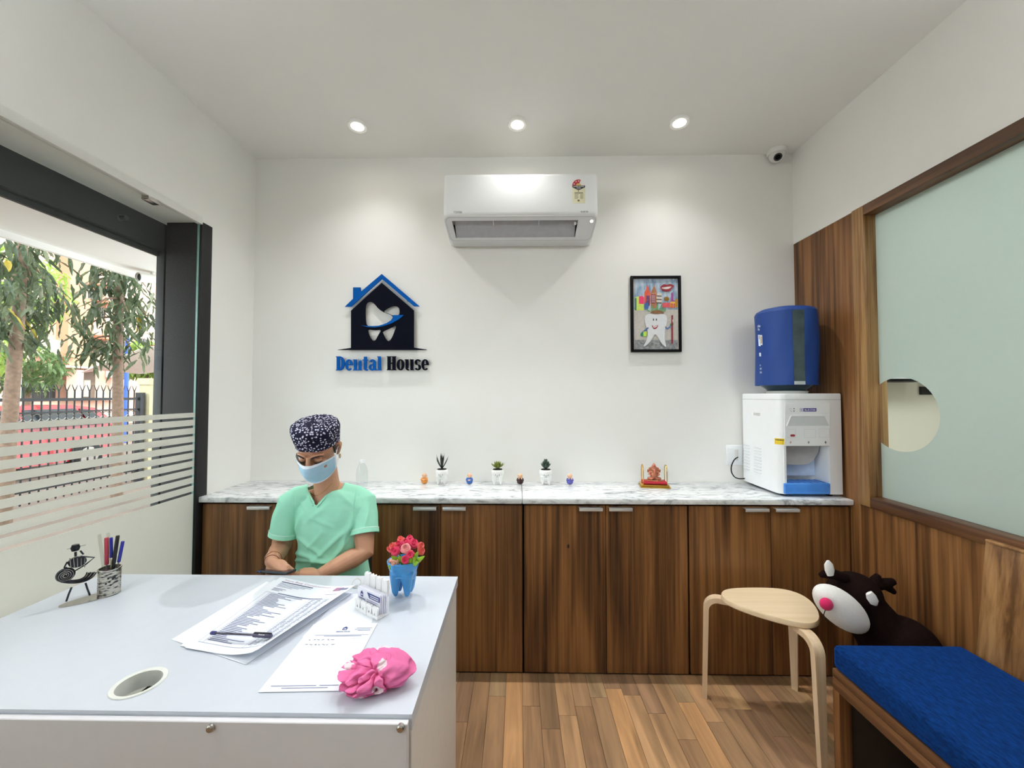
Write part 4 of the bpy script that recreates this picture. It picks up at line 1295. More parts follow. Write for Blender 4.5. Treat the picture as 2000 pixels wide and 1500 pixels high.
def cov(a, z, d=0.0):
    r = RB + d + 0.003 * math.sin(3 * a + 9 * z) + 0.002 * math.sin(7 * a - 14 * z)
    return Vector((bx + r * math.cos(a), by + r * math.sin(a), z))


MB().grid(72, 12, lambda u, v: cov(2 * PI * u, zb + (zt_ - 0.022 - zb) * v), cu=True).build('fabric_cover', M_cover, wb)
vs_ = []; fs_ = []
rings = [(0.0, zt_ - 0.022), (-0.006, zt_ - 0.008), (-0.02, zt_), (-0.07, zt_ + 0.004), (-0.13, zt_ + 0.002)]
mb = MB()
mb.grid(72, 4, lambda u, v: (lambda q: Vector((q.x, q.y, rings[int(round(v * 4))][1] + 0.006 * math.sin(2 * 2 * PI * u) * v)))(cov(2 * PI * u, zt_ - 0.022, rings[int(round(v * 4))][0])), cu=True)
mb.build('cover_top', M_cover, wb, ang=60)
# angle on the bottle for a given image column
def ang_for(px):
    best = None
    for k in range(1440):
        a = PI + PI * k / 1440
        q = cov(a, 1.75)
        v = q - Vector((0, 0, EYE))
        pxx = 1000 + F * v.dot(RV) / v.dot(FV)
        if best is None or abs(pxx - px) < best[0]: best = (abs(pxx - px), a)
    return best[1]
a1, a2 = ang_for(1549), ang_for(1571)
MB().grid(6, 12, lambda u, v: cov(a1 + (a2 - a1) * u, zb + 0.002 + (zt_ - 0.03 - zb) * v, 0.0022)).build('clear_window', pm('clear_vinyl', hexc(62, 76, 78), 0.08, vary=0.3, nscale=14, bump=0.6, bscale=40), wb)
MB().grid(6, 1, lambda u, v: cov(a1 + (a2 - a1) * u, zb + 0.002 + 0.018 * v, 0.003)).build('window_hem', pm('vinyl_hem', hexc(190, 196, 196), 0.2), wb)
b0, b1_ = ang_for(1467), ang_for(1490)
def cvp(px_, py_, d=0.0028):
    t = (px_ - 1467) / (1490 - 1467)
    a = b0 + (b1_ - b0) * t
    q = cov(a, 1.75)
    z = aty(px_, py_, q.y).z
    return cov(a, z, d)
mb = MB()
put_text(mb, 'ng Blue Star', lambda u, v: cvp(u, v), 1467, 639, 17, -5, 0.02)
put_text(mb, 'r Purifiers', lambda u, v: cvp(u, v), 1467, 645.5, 12, -5, 0.02)
put_text(mb, '1800 209', lambda u, v: cvp(u, v), 1467, 722, 14, -4, 0.02)
put_text(mb, '3333', lambda u, v: cvp(u, v), 1467, 715, 9, -3, 0.02)
put_text(mb, '022-6665', lambda u, v: cvp(u, v), 1467, 729, 15.5, -4, 0.02)
mb.build('cover_print', pm('print_white', hexc(222, 228, 240), 0.6), wb, ang=0)
Q4 = lambda mb_, a, b_, c, d_, dd=0.0028: mb_.grid(4, 2, lambda u, v: cvp(a + (c - a) * u, b_ + (d_ - b_) * v, dd))
for q_ in ((1467, 654, 1480, 676), (1481, 654.5, 1491, 674), (1467, 689, 1480, 696)):
    mb = MB(); Q4(mb, *q_); mb.build('printed_picture', pm('print_white', (0, 0, 0)), wb)
mb = MB(); Q4(mb, 1483, 657, 1488.5, 671, 0.0036); mb.build('printed_cup', pm('print_tan', hexc(190, 140, 80), 0.6), wb)
mb = MB(); Q4(mb, 1473, 656, 1476, 663, 0.0036); mb.build('printed_tap', M_ink, wb)

# ================================================================ small things on the counter
def tooth_pot(px, py, yy, label):
    b_ = aty(px, py, yy); x, y, z = b_.x, yy, ZCT
    t = thing('tooth_planter', label, 'planter', (x, y, z), 'white tooth planters on the counter')
    body = MB()
    body.lathe([(0.022, 0.034), (0.033, 0.046), (0.0405, 0.068), (0.040, 0.082), (0.036, 0.092), (0.031, 0.095), (0.029, 0.09), (0.0, 0.088)], (x, y, z), 28, sy=0.9)
    for sx_, sy_ in ((-1, -1), (1, -1), (-1, 1), (1, 1)):
        body.tube([(x + sx_ * 0.018, y + sy_ * 0.014, z + 0.055), (x + sx_ * 0.0195, y + sy_ * 0.015, z + 0.032), (x + sx_ * 0.02, y + sy_ * 0.0155, z + 0.014), (x + sx_ * 0.0205, y + sy_ * 0.016, z + 0.003)], [0.018, 0.0125, 0.0085, 0.0045], 12)
    vs, fs = remesh(body, 0.0025, 3)
    pot = link_mesh('pot', vs, fs, pm('glazed_white', hexc(236, 236, 233), 0.22, vary=0.01), t, 60)
    fr = lambda dx_, dz_: Vector((x + dx_, y - 0.0365 * math.sqrt(max(0.05, 1 - (dx_ / 0.042) ** 2)) - 0.0012, z + dz_))
    f = MB()
    for sx_ in (-1, 1): f.ell(fr(sx_ * 0.0115, 0.066), (0.0022, 0.001, 0.0028), n=8, m=6)
    f.ell(fr(0, 0.0615), (0.0022, 0.001, 0.0022), n=8, m=6)
    f.tube([fr(-0.008 + 0.016 * i / 8, 0.0565 - 0.0035 * math.sin(PI * i / 8)) for i in range(9)], 0.0008, 5)
    f.build('painted_face', M_ink, pot)
    MB().lathe([(0.0, 0.092), (0.029, 0.0915), (0.029, 0.096), (0.0, 0.098)], (x, y, z), 20, sy=0.9).build('soil', pm('soil', hexc(22, 20, 16), 0.9), t)
    return t, Vector((x, y, z + 0.096))


def leafmesh(L, w, curl, mt, name='leaf'):
    """thick pointed succulent leaf along +X, curling up"""
    mb = MB()
    pts = []; rs = []
    for i in range(6):
        t = i / 5
        pts.append((L * t, 0, curl * L * t * t))
        wd_ = w * (0.55 + 0.9 * t - 1.45 * t ** 3) if t < 1 else 0.0004
        rs.append((max(wd_, 0.0004), max(wd_ * 0.32, 0.0003)))
    mb.tube(pts, rs, 8)
    me = bpy.data.meshes.new(name)
    me.from_pydata(mb.v, [], mb.f)
    me.polygons.foreach_set('use_smooth', [True] * len(me.polygons))
    me.materials.append(mt)
    return me


def put_leaf(me, t, base, az, el, roll=0):
    o = bpy.data.objects.new('leaf', me)
    COL.objects.link(o); o.parent = t
    o.location = base - WLOC[t.name]
    o.rotation_euler = (Matrix.Rotation(az, 4, 'Z') @ Matrix.Rotation(-el, 4, 'Y')).to_euler()
    return o


rp = random.Random(5)
t1, b1 = tooth_pot(863, 944, 2.42, 'white tooth planter with a tall spiky dark aloe')
ml = leafmesh(0.095, 0.0072, 0.12, pm('aloe_dark', hexc(34, 44, 36), 0.4))
ml2 = leafmesh(0.075, 0.0072, 0.2, pm('aloe_dark', (0, 0, 0)))
for k in range(13):
    el = math.radians(rp.choice((50, 62, 75, 86)))
    put_leaf(ml if k % 3 else ml2, t1, b1, k * 2.4, el)
t2, b2 = tooth_pot(972, 944, 2.42, 'white tooth planter with a wide olive green rosette succulent')
mg = pm('rosette_green', hexc(112, 122, 42), 0.5, vary=0.15)
ms = [leafmesh(0.052, 0.011, 0.25, mg), leafmesh(0.044, 0.012, 0.3, mg), leafmesh(0.034, 0.011, 0.3, mg)]
for r_, (cnt, el) in enumerate(((9, 22), (8, 45), (5, 72))):
    for k in range(cnt): put_leaf(ms[r_], t2, b2 + Vector((0, 0, 0.004 + 0.003 * r_)), 2 * PI * k / cnt + r_ * 0.4, math.radians(el))
t3, b3 = tooth_pot(1066, 944, 2.42, 'white tooth planter with an upright dark green succulent')
mg = pm('succulent_dark', hexc(54, 76, 62), 0.5, vary=0.15)
ms = [leafmesh(0.046, 0.012, 0.35, mg), leafmesh(0.040, 0.012, 0.2, mg), leafmesh(0.040, 0.013, 0.1, mg)]
for r_, (cnt, el, h_) in enumerate(((8, 28, 0.003), (7, 48, 0.014), (6, 70, 0.024))):
    for k in range(cnt): put_leaf(ms[r_], t3, b3 + Vector((0, 0, h_)), 2 * PI * k / cnt + r_ * 0.5, math.radians(el))


def monk(px, py, yy, rgb, label, pose):
    b_ = aty(px, py, yy); x, y, z = b_.x, yy, ZCT
    t = thing('monk_figurine', label, 'figurine', (x, y, z), 'small monk figurines on the counter')
    sk = pm('figurine_skin', hexc(236, 188, 152), 0.35)
    rb = MB()
    rb.ell((x, y, z + 0.017), (0.021, 0.018, 0.0168), n=18, m=10)
    rb.ell((x, y, z + 0.03), (0.016, 0.0135, 0.016), n=16, m=10)
    for s_ in (-1, 1):
        rb.tube([(x + s_ * 0.014, y, z + 0.038), (x + s_ * 0.019, y - 0.007, z + 0.027), (x + s_ * 0.008, y - 0.016, z + 0.026 + pose * 0.008)], [0.0055, 0.006, 0.005], 8)
    vs, fs = remesh(rb, 0.0022, 3)
    rob = link_mesh('robe', vs, fs, pm('robe_%d_%d' % (rgb[0], rgb[2]), hexc(*rgb), 0.35), t, 60)
    h = MB().ell((x, y - 0.002, z + 0.053), (0.0145, 0.0142, 0.0145), n=18, m=12)
    for s_ in (-1, 1): h.ell((x + s_ * 0.0142, y, z + 0.052), (0.003, 0.003, 0.0045), n=8, m=6)
    h.ell((x, y - 0.0165, z + 0.0515), (0.002, 0.002, 0.002), n=8, m=5)
    hd_ = h.build('head', sk, t)
    f = MB()
    for s_ in (-1, 1): f.tube([(x + s_ * 0.0035, y - 0.0158, z + 0.0555), (x + s_ * 0.0085, y - 0.0138, z + 0.0552)], 0.0006, 5)
    f.build('closed_eyes', M_ink, hd_)
    hn = MB()
    for s_ in (-1, 1): hn.ell((x + s_ * (0.004 if pose < 0.5 else 0.008), y - 0.0185, z + 0.028 + pose * 0.012), (0.0042, 0.0042, 0.005), n=8, m=6)
    hn.build('hands', sk, t)
    return t


monk(829, 943, 2.43, (226, 146, 62), 'tiny monk figurine in an orange robe, leftmost on the counter', 0.2)
monk(917, 943, 2.43, (48, 98, 176), 'tiny monk figurine in a bright blue robe between two tooth planters', 0.0)
monk(1016, 943, 2.43, (52, 20, 24), 'tiny monk figurine in a dark maroon robe', 0.9)
monk(1113, 943, 2.43, (92, 92, 180), 'tiny monk figurine in a violet blue robe, right of the last tooth planter', 0.9)

# ---- little shrine with an elephant-headed figure
c = aty(1278, 945, 2.38); x, y, z = c.x, 2.385, ZCT
sh = thing('shrine_figurine', 'copper coloured seated deity figurine on a red and gold base between two gold arches', 'figurine', (x, y, z))
R_ = Matrix.Rotation(math.radians(-8), 4, 'Z')
def shr():
    mb = MB(); mb.m = Matrix.Translation((x, y, z)) @ R_; return mb
shr().rbox(-0.086, 0.086, -0.05, 0.05, 0, 0.008, 0.002).rbox(-0.08, 0.08, -0.045, 0.045, 0.008, 0.019, 0.003).build('gold_base', M_gold, sh)
shr().rbox(-0.07, 0.07, -0.038, 0.038, 0.0185, 0.036, 0.006, 3).build('red_plinth', pm('red_velvet', hexc(176, 26, 44), 0.7), sh)
shr().lathe([(0.05, 0.036), (0.052, 0.039), (0.05, 0.0415), (0.0, 0.042)], (0, 0, 0), 28, sy=0.62).build('throne_disc', pm('copper', hexc(196, 128, 92), 0.35, metal=0.5), sh)
for s_ in (-1, 1):
    pts = [(s_ * 0.068, -0.032 + 0.064 * 0, 0.019)]
    arc_ = [(s_ * 0.068, -0.032 * math.cos(PI * i / 14), 0.095 + 0.036 * math.sin(PI * i / 14)) for i in range(15)]
    shr().tube([(s_ * 0.068, -0.032, 0.019)] + arc_ + [(s_ * 0.068, 0.032, 0.019)], 0.0028, 8).build('arch', M_gold, sh)
shr().add([(-0.068, 0.031, 0.036), (0.068, 0.031, 0.036), (0.068, 0.031, 0.11), (-0.068, 0.031, 0.11)], [(0, 1, 2, 3)]).build('clear_back', M_glass, sh)
fg = MB()
fg.ell((0, 0.002, 0.064), (0.022, 0.018, 0.022)); fg.ell((0, 0.004, 0.085), (0.02, 0.014, 0.014))
for s_ in (-1, 1):
    fg.tube([(s_ * 0.012, 0, 0.05), (s_ * 0.032, -0.006, 0.049), (s_ * 0.012, -0.02, 0.047)], [0.011, 0.0105, 0.008], 10)
    fg.tube([(s_ * 0.018, 0.002, 0.088), (s_ * 0.030, -0.004, 0.073), (s_ * 0.021, -0.016, 0.069)], [0.0065, 0.006, 0.005], 8)
    fg.tube([(s_ * 0.018, 0.006, 0.09), (s_ * 0.035, 0.004, 0.088), (s_ * 0.036, -0.004, 0.102)], [0.006, 0.0055, 0.005], 8)
    fg.ell((s_ * 0.021, 0.002, 0.104), (0.011, 0.004, 0.013))
fg.ell((0, -0.002, 0.103), (0.0145, 0.014, 0.0145))
fg.tube([(0, -0.014, 0.101), (0, -0.021, 0.09), (0.001, -0.022, 0.078), (0.006, -0.024, 0.069), (0.012, -0.024, 0.07)], [0.0065, 0.0055, 0.005, 0.0045, 0.004], 8)
fg.lathe([(0.014, 0.112), (0.0155, 0.118), (0.012, 0.126), (0.007, 0.134), (0.003, 0.14), (0, 0.143)], (0, 0, 0), 14)
vs, fs = remesh(fg, 0.0022, 2)
T_ = Matrix.Translation((x, y, z)) @ R_
link_mesh('seated_figure', [T_ @ v for v in vs], fs, pm('copper_figure', hexc(186, 116, 88), 0.38, metal=0.25, vary=0.15, nscale=90), sh, 60)
shr().ell((0, -0.012, 0.124), (0.005, 0.004, 0.006), n=10, m=6).build('crown_jewel', pm('jewel_red', hexc(150, 30, 40), 0.3), sh)

# ---- small clear bottle behind the seated person's shoulder
c = aty(707, 952, 2.36); x, y, z = c.x, 2.36, ZCT
pb = thing('plastic_bottle', 'small empty clear plastic bottle with a white cap on the counter', 'bottle', (x, y, z))
MB().lathe([(0.0, 0.001), (0.030, 0.001), (0.033, 0.006), (0.033, 0.03), (0.0315, 0.034), (0.033, 0.038), (0.033, 0.085), (0.031, 0.10), (0.026, 0.118), (0.016, 0.136), (0.0135, 0.142), (0.0135, 0.150)], (x, y, z), 28).build('bottle', clear_glass('clear_pet', (0.93, 0.95, 0.95), 1.6), pb)
MB().lathe([(0.0155, 0.143), (0.0155, 0.158), (0.0145, 0.160), (0, 0.160)], (x, y, z), 24).build('cap', M_wplas, pb)
# ================================================================ papers on the desk
M_paper = pm('paper', hexc(236, 240, 248), 0.8, vary=0.006)
M_print = pm('print_blue_grey', hexc(120, 126, 158), 0.8)
M_printd = pm('print_dark', hexc(74, 78, 110), 0.8)
M_printr = pm('print_rose', hexc(176, 128, 158), 0.8)


def sheet(corners, lift, n=(24, 24)):
    """corners NL, NR, FR, FL; lift(u, v) raises it; returns the surface function"""
    NL, NR, FR_, FL = corners

    def S(u, v, d=0.0):
        p = NL.lerp(NR, u).lerp(FL.lerp(FR_, u), v)
        return Vector((p.x, p.y, p.z + lift(u, v) + d))
    return S


def quad_on(mb, S, u0, v0, u1, v1, d=0.0005, n=6):
    mb.grid(n, 1, lambda a, b: S(u0 + (u1 - u0) * a, v0 + (v1 - v0) * b, d))


def lay_sheet(name, S, label, n=18, parent=None):
    o = MB().grid(n, n, lambda u, v: S(u, v, 0.0), thick=(0, 0, -0.0003)).build(name, M_paper, None, ang=60)
    return tag(o, label, 'paper', 'papers on the white desk')


# a blank sheet and a letterhead beneath
e0 = [atz(504, 1353.5, ZD), atz(665, 1351, ZD), atz(737, 1219, ZD)]
L4 = e0 + [e0[0] + (e0[2] - e0[1])]
SL_ = sheet(L4, lambda u, v: 0.0022 + 0.002 * max(0, v - 0.9) * 4)
lh = lay_sheet('letterhead_sheet', SL_, 'letterhead sheet with a small house logo and handwriting, left of the pink cap')
mb = MB()
for i, o in enumerate(([(0.50, 0.915), (0.545, 0.945), (0.59, 0.915), (0.58, 0.915), (0.58, 0.88), (0.51, 0.88), (0.51, 0.915)],)):
    mb.plate(o, [[(0.525, 0.888), (0.525, 0.905), (0.545, 0.912), (0.565, 0.905), (0.565, 0.888), (0.545, 0.896)]], lambda u, v, d: SL_(u, v, 0.0004 + d), 0, 0.0001)
put_text(mb, 'DENTAL HOUSE', lambda u, v: SL_(u, v, 0.0005), 0.44, 0.845, 0.21, 0.017, 0.03)
mb.build('letterhead_logo', pm('print_navy', hexc(66, 78, 132), 0.8), lh, ang=0)
mb = MB()
for k, (a, b_) in enumerate(((0.72, 0.96), (0.70, 0.94), (0.76, 0.95))): quad_on(mb, SL_, a, 0.91 - k * 0.022, b_, 0.918 - k * 0.022)
quad_on(mb, SL_, 0.16, 0.79, 0.96, 0.796, n=10)
quad_on(mb, SL_, 0.30, 0.772, 0.86, 0.78, n=10)
quad_on(mb, SL_, 0.74, 0.735, 0.95, 0.738)
for a, b_ in ((0.10, 0.66), (0.70, 0.94)): quad_on(mb, SL_, a, 0.062, b_, 0.07)
quad_on(mb, SL_, 0.25, 0.035, 0.82, 0.043)
mb.build('printed_lines', M_print, lh, ang=0)
rp = random.Random(3)
mb = MB()
for row, v0 in enumerate((0.71, 0.63)):
    u = 0.12
    while u < 0.52:
        w_ = rp.uniform(0.02, 0.05)
        pts = [SL_(u + w_ * i / 5, v0 + rp.uniform(-0.006, 0.012), 0.0006) for i in range(6)]
        mb.tube(pts, 0.0005, 4)
        u += w_ + rp.uniform(0.015, 0.05)
mb.build('handwriting', M_printd, lh)
b4 = [atz(590, 1245, ZD), atz(722, 1225, ZD), atz(748, 1160, ZD), atz(672, 1160, ZD)]
SB_ = sheet(b4, lambda u, v: 0.0012)
lay_sheet('paper_sheet', SB_, 'blank white sheet under the card holder')

# the thick stapled stack: three sheets below, a printed one on top, right edges curling up
def curl(u, v): return 0.003 + 0.028 * max(0.0, u - 0.45) ** 2 / 0.3 + 0.004 * v


rz = ZD
low = [atz(335, 1250, rz), atz(480, 1299, rz), atz(690, 1160, rz), atz(520, 1137, rz)]
SU = sheet(low, lambda u, v: 0.0015 + 0.010 * max(0, u - 0.6) * v)
lay_sheet('paper_sheet', SU, 'lowest sheet of the paper stack, its corner sticking out toward the cable hole')
mid_ = [atz(352, 1263, rz), atz(494, 1294, rz), atz(692, 1160, rz), atz(535, 1135, rz)]
SM = sheet(mid_, lambda u, v: 0.0028 + 0.025 * max(0.0, u - 0.45) ** 2 / 0.3 + 0.003 * v)
lay_sheet('paper_sheet', SM, 'middle sheet of the paper stack just under the printed bill')
tpc = [atz(361, 1268, rz), atz(502, 1293, rz + 0.0), atz(694, 1162, rz + 0.0), atz(548, 1131, rz)]
ST = sheet(tpc, lambda u, v: curl(u, v) + 0.0015)
bill = lay_sheet('printed_bill', ST, 'printed bill with a long table lying on top of the paper stack', n=28)
mb = MB(); put_text(mb, 'New Baig Construction', lambda u, v: ST(u, v, 0.0005), 0.10, 0.955, 0.62, 0.024); mb.build('heading', M_printr, bill, ang=0)
mb = MB()
quad_on(mb, ST, 0.09, 0.925, 0.52, 0.938, n=10)
mb.build('subheading', M_printd, bill, ang=0)
mb = MB()
for k in range(4): quad_on(mb, ST, 0.09, 0.905 - k * 0.017, 0.52 - 0.07 * k, 0.911 - k * 0.017)
for k in range(3): quad_on(mb, ST, 0.09, 0.82 - k * 0.016, 0.26 - 0.03 * k, 0.827 - k * 0.016)
quad_on(mb, ST, 0.78, 0.83, 0.93, 0.836)
quad_on(mb, ST, 0.22, 0.755, 0.82, 0.765, n=10)
for k in range(39):
    v0 = 0.73 - k * 0.0165
    quad_on(mb, ST, 0.14, v0, 0.14 + rp.uniform(0.16, 0.46) * (0.55 if k % 7 > 3 else 1), v0 + 0.008)
    for a in (0.70, 0.78, 0.88): quad_on(mb, ST, a, v0, a + rp.uniform(0.03, 0.06), v0 + 0.007, n=1)
mb.build('table_lines', M_print, bill, ang=0)
mb = MB()
for u0 in (0.06, 0.12, 0.67, 0.76, 0.86, 0.95): mb.grid(1, 24, lambda a, b, u0=u0: ST(u0 + 0.003 * a, 0.07 + 0.68 * b, 0.0005))
for v0 in (0.07, 0.75): quad_on(mb, ST, 0.06, v0, 0.953, v0 + 0.003, n=14)
mb.build('table_rules', M_print, bill, ang=0)
for (a, b_, c, d_, mt) in ((0.80, 0.90, 0.90, 0.965, M_printr), (0.86, 0.91, 0.97, 0.95, M_print)):
    mb = MB(); quad_on(mb, ST, a, b_, c, d_, 0.0006); mb.build('printed_stamp', mt, bill, ang=0)

# gel pen on the bill
pa, pb_ = atz(412, 1236, ZD + 0.019), atz(531, 1242, ZD + 0.034)
pn = thing('gel_pen', 'clear gel pen with blue ends lying on the printed bill', 'pen', (pa + pb_) / 2)
dv = (pb_ - pa)
pat = lambda t: pa + dv * t
M_penc = clear_glass('pen_clear', (0.86, 0.86, 0.93), 1.5)
M_penb = pm('pen_blue', hexc(34, 36, 112), 0.3)
rr_ = 0.0052
MB().tube([pat(0.07), pat(0.72)], rr_, 12).build('barrel', M_penc, pn)
MB().tube([pat(0.08), pat(0.30), pat(0.70)], [0.0028, 0.0028, 0.0028], 8).build('ink_tube', pm('ink_dark_tube', hexc(52, 46, 60), 0.4), pn)
MB().tube([pat(0.0), pat(0.01), pat(0.07), pat(0.085)], [0.004, 0.0054, 0.0054, 0.0045], 12).build('end_plug', M_penb, pn)
cp_ = MB().tube([pat(0.71), pat(0.72), pat(0.985), pat(1.0)], [0.0058, 0.0062, 0.0062, 0.004], 12).build('cap', pm('pen_cap', hexc(70, 66, 96), 0.25), pn)
MB().tube([pat(0.72) + Vector((0, 0, 0.0075)), pat(0.99) + Vector((0, 0, 0.0075))], [(0.0025, 0.0014)] * 2, 8).build('clip', M_ink, cp_)
mb = MB(); up_ = Vector((0, -0.6, 0.8)); put_text(mb, 'Reno', lambda u, v: pat(0.80 + 0.10 * u) + up_ * 0.0066 + Vector((0, 0.8, 0.6)) * (v * 0.004 - 0.002), 0, 0, 1, 0.8, 0.02); mb.build('cap_word', M_wplas, cp_, ang=0)

# ================================================================ rolled loop of white tape
c = atz(697, 1146, ZD)
mb = MB()
Rt = Matrix.Translation(c + Vector((0, 0, 0.0135))) @ Matrix.Rotation(0.6, 4, 'Z') @ Matrix.Rotation(math.radians(58), 4, 'X')
mb.m = Rt
mb.lathe([(0.0150, -0.006), (0.0172, -0.006), (0.0172, 0.006), (0.0150, 0.006), (0.0150, -0.006)], (0, 0, 0), 26, caps=False)
tag(mb.build('tape_loop', pm('tape_cream', hexc(222, 220, 208), 0.5)), 'small loop of cream tape standing at the corner of the bill', 'tape')

# ================================================================ business card holder
A_ = atz(692, 1190, ZD); B_ = atz(737, 1213, ZD)
ex = (B_ - A_); wlen = ex.length; ex.normalize()
eyv = Vector((-ex.y, ex.x, 0))
if eyv.y < 0: eyv = -eyv
CH = lambda u, w, h: A_ + ex * u + eyv * w + Vector((0, 0, h))
ch = thing('card_holder', 'white plastic card holder shaped like rows of teeth, holding business cards', 'card holder', A_ + ex * wlen / 2 + eyv * 0.02)
M_h = pm('holder_white', hexc(240, 240, 240), 0.35, vary=0.01)


def hbox(mb, u0, u1, w0, w1, h0, h1, r=0.002):
    t = MB().rbox(u0, u1, w0, w1, h0, h1, r)
    mb.add([CH(p.x, p.y, p.z) for p in t.v], t.f)
    return mb


DEP = 0.048
hbox(MB(), 0, wlen, 0, DEP, 0.0, 0.012).build('base', M_h, ch)


def tooth_shape(u0, u1, h0, h1, w0, w1):
    """molar silhouette plate: two cusps on top, two roots below"""
    s_ = lambda a, b: (u0 + (u1 - u0) * a, h0 + (h1 - h0) * b)
    ol = smooth_loop([s_(0.05, 1.0), s_(0.3, 1.04), s_(0.5, 0.95), s_(0.7, 1.04), s_(0.95, 1.0), s_(1.0, 0.78), s_(0.9, 0.45), s_(0.86, 0.0), s_(0.66, 0.0), s_(0.56, 0.34), s_(0.44, 0.34), s_(0.34, 0.0), s_(0.14, 0.0), s_(0.10, 0.45), s_(0.0, 0.78)], 1)
    return MB().plate(ol, [], lambda u, v, d: CH(u, d, v), w0, w1)


for k in range(4):
    u0 = wlen * k / 4
    tooth_shape(u0 + 0.0005, u0 + wlen / 4 - 0.0005, 0.011, 0.112, DEP - 0.010, DEP).build('back_tooth', M_h, ch)
hbox(MB(), 0.0, wlen, DEP - 0.009, DEP - 0.001, 0.011, 0.06).build('back_rail', M_h, ch)
for k in range(4):
    u0 = wlen * k / 4
    tooth_shape(u0 + 0.0005, u0 + wlen / 4 - 0.0005, 0.011, 0.038, 0.001, 0.008).build('front_tooth', M_h, ch)
hbox(MB(), wlen * 0.46, wlen * 0.54, -0.003, 0.004, 0.0, 0.03).build('front_tooth', M_h, ch)
for k in range(4):
    w0 = 0.014 + k * 0.0055
    cu0 = -0.002 + 0.004 * k
    h_ = 0.0125
    cd = MB(); hbox(cd, cu0, cu0 + 0.088 * wlen / 0.088 * 0.98, w0, w0 + 0.003, h_, h_ + 0.062, 0.0004)
    o = tag(cd.build('business_card', pm('card_white', hexc(232, 232, 244), 0.6, vary=0.01)), ('front business card with the house logo and a navy arrow band in the holder', 'second business card in the white holder', 'third business card in the white holder', 'rearmost business card in the white holder')[k], 'card', 'cards in the white holder')
    if k == 0:
        CF = lambda u, v, d: CH(cu0 + wlen * u, w0 - 0.0003 - d, h_ + 0.062 * v)
        mb = MB(); mb.plate([(0.13, 0.72), (0.195, 0.85), (0.26, 0.72), (0.25, 0.72), (0.25, 0.52), (0.14, 0.52), (0.14, 0.72)], [[(0.165, 0.56), (0.165, 0.66), (0.195, 0.70), (0.225, 0.66), (0.225, 0.56), (0.195, 0.61)]], CF, 0, 0.0003); mb.build('house_mark', pm('print_navy', (0, 0, 0)), o)
        mb = MB(); put_text(mb, 'Dental House', lambda u, v: CF(u, v, 0.0003), 0.06, 0.40, 0.28, 0.08, 0.03); mb.build('card_name', pm('print_navy', (0, 0, 0)), o, ang=0)
        MB().plate([(0.42, 0.88), (0.97, 0.88), (0.97, 0.60), (0.52, 0.60)], [], CF, 0, 0.0003).build('navy_band', pm('print_navy', (0, 0, 0)), o)
        mb = MB()
        for q in range(5):
            quad = [CF(0.42, 0.50 - q * 0.09, 0.0002), CF(0.88 - 0.06 * (q % 2), 0.50 - q * 0.09, 0.0002), CF(0.88 - 0.06 * (q % 2), 0.47 - q * 0.09, 0.0002), CF(0.42, 0.47 - q * 0.09, 0.0002)]
            mb.add(quad, [(0, 1, 2, 3)])
        mb.build('card_lines', M_print, o, ang=0)
        mb = MB()
        for q in range(2): mb.add([CF(0.56, 0.80 - q * 0.1, 0.0005), CF(0.92, 0.80 - q * 0.1, 0.0005), CF(0.92, 0.76 - q * 0.1, 0.0005), CF(0.56, 0.76 - q * 0.1, 0.0005)], [(0, 1, 2, 3)])
        mb.build('band_lines', M_wplas, o, ang=0)

# ================================================================ blue tooth vase with artificial roses
vb = atz(786, 1166, ZD); vx, vy = vb.x, vb.y + 0.01
tv = thing('tooth_vase', 'blue molar-shaped vase on the right of the desk', 'vase', (vx, vy, ZD))
body = MB()
H0 = 0.124
body.lathe([(0.012, 0.058), (0.030, 0.064), (0.042, 0.085), (0.050, 0.108), (0.054, H0), (0.0475, H0 + 0.001), (0.044, 0.10), (0.0, 0.09)], (vx, vy, ZD), 30, sy=0.85)
for a in (0.7, 0.7 + PI / 2, 0.7 + PI, 0.7 + 3 * PI / 2):
    cx_, sy_ = math.cos(a), math.sin(a) * 0.85
    body.tube([(vx + cx_ * 0.022, vy + sy_ * 0.022, ZD + 0.085), (vx + cx_ * 0.028, vy + sy_ * 0.028, ZD + 0.05), (vx + cx_ * 0.028, vy + sy_ * 0.028, ZD + 0.022), (vx + cx_ * 0.026, vy + sy_ * 0.026, ZD + 0.006)], [0.025, 0.0155, 0.0108, 0.005], 14)
    body.ell((vx + math.cos(a + 0.4) * 0.04, vy + math.sin(a + 0.4) * 0.034, ZD + H0 - 0.014), (0.015, 0.013, 0.013), n=12, m=8)
body.v = [Vector((vx + (q.x - vx) * 1.13, vy + (q.y - vy) * 1.13, ZD + (q.z - ZD) * 1.06)) for q in body.v]
vs, fs = remesh(body, 0.003, 4)
link_mesh('body', vs, fs, pm('vase_blue', hexc(68, 150, 214), 0.25, vary=0.02), tv, 60)
mb = MB()
ringp = [Vector((vx + 0.0478 * math.cos(a), vy + 0.041 * math.sin(a), ZD + 0.077 + 0.006 * math.sin(3 * a))) for a in [2 * PI * i / 40 for i in range(41)]]
mb.tube(ringp, 0.0012, 6).build('crown_line', pm('vase_blue_light', hexc(112, 182, 232), 0.25), tv)
bq = thing('rose_bouquet', 'bunch of artificial pink and coral roses with lime green leaves in the blue vase', 'flowers', (vx, vy, ZD + 0.11))
M_pk = [pm('rose_pink', hexc(226, 66, 108), 0.6, vary=0.12, nscale=60), pm('rose_coral', hexc(226, 104, 98), 0.6, vary=0.12, nscale=60), pm('rose_blush', hexc(238, 160, 160), 0.6, vary=0.1, nscale=60), pm('rose_peach', hexc(238, 190, 168), 0.6, vary=0.1, nscale=60)]
M_lime = pm('leaf_lime', hexc(150, 196, 44), 0.55, vary=0.15)
FLW = lambda px, py, dy: aty(px, py, vy + dy)


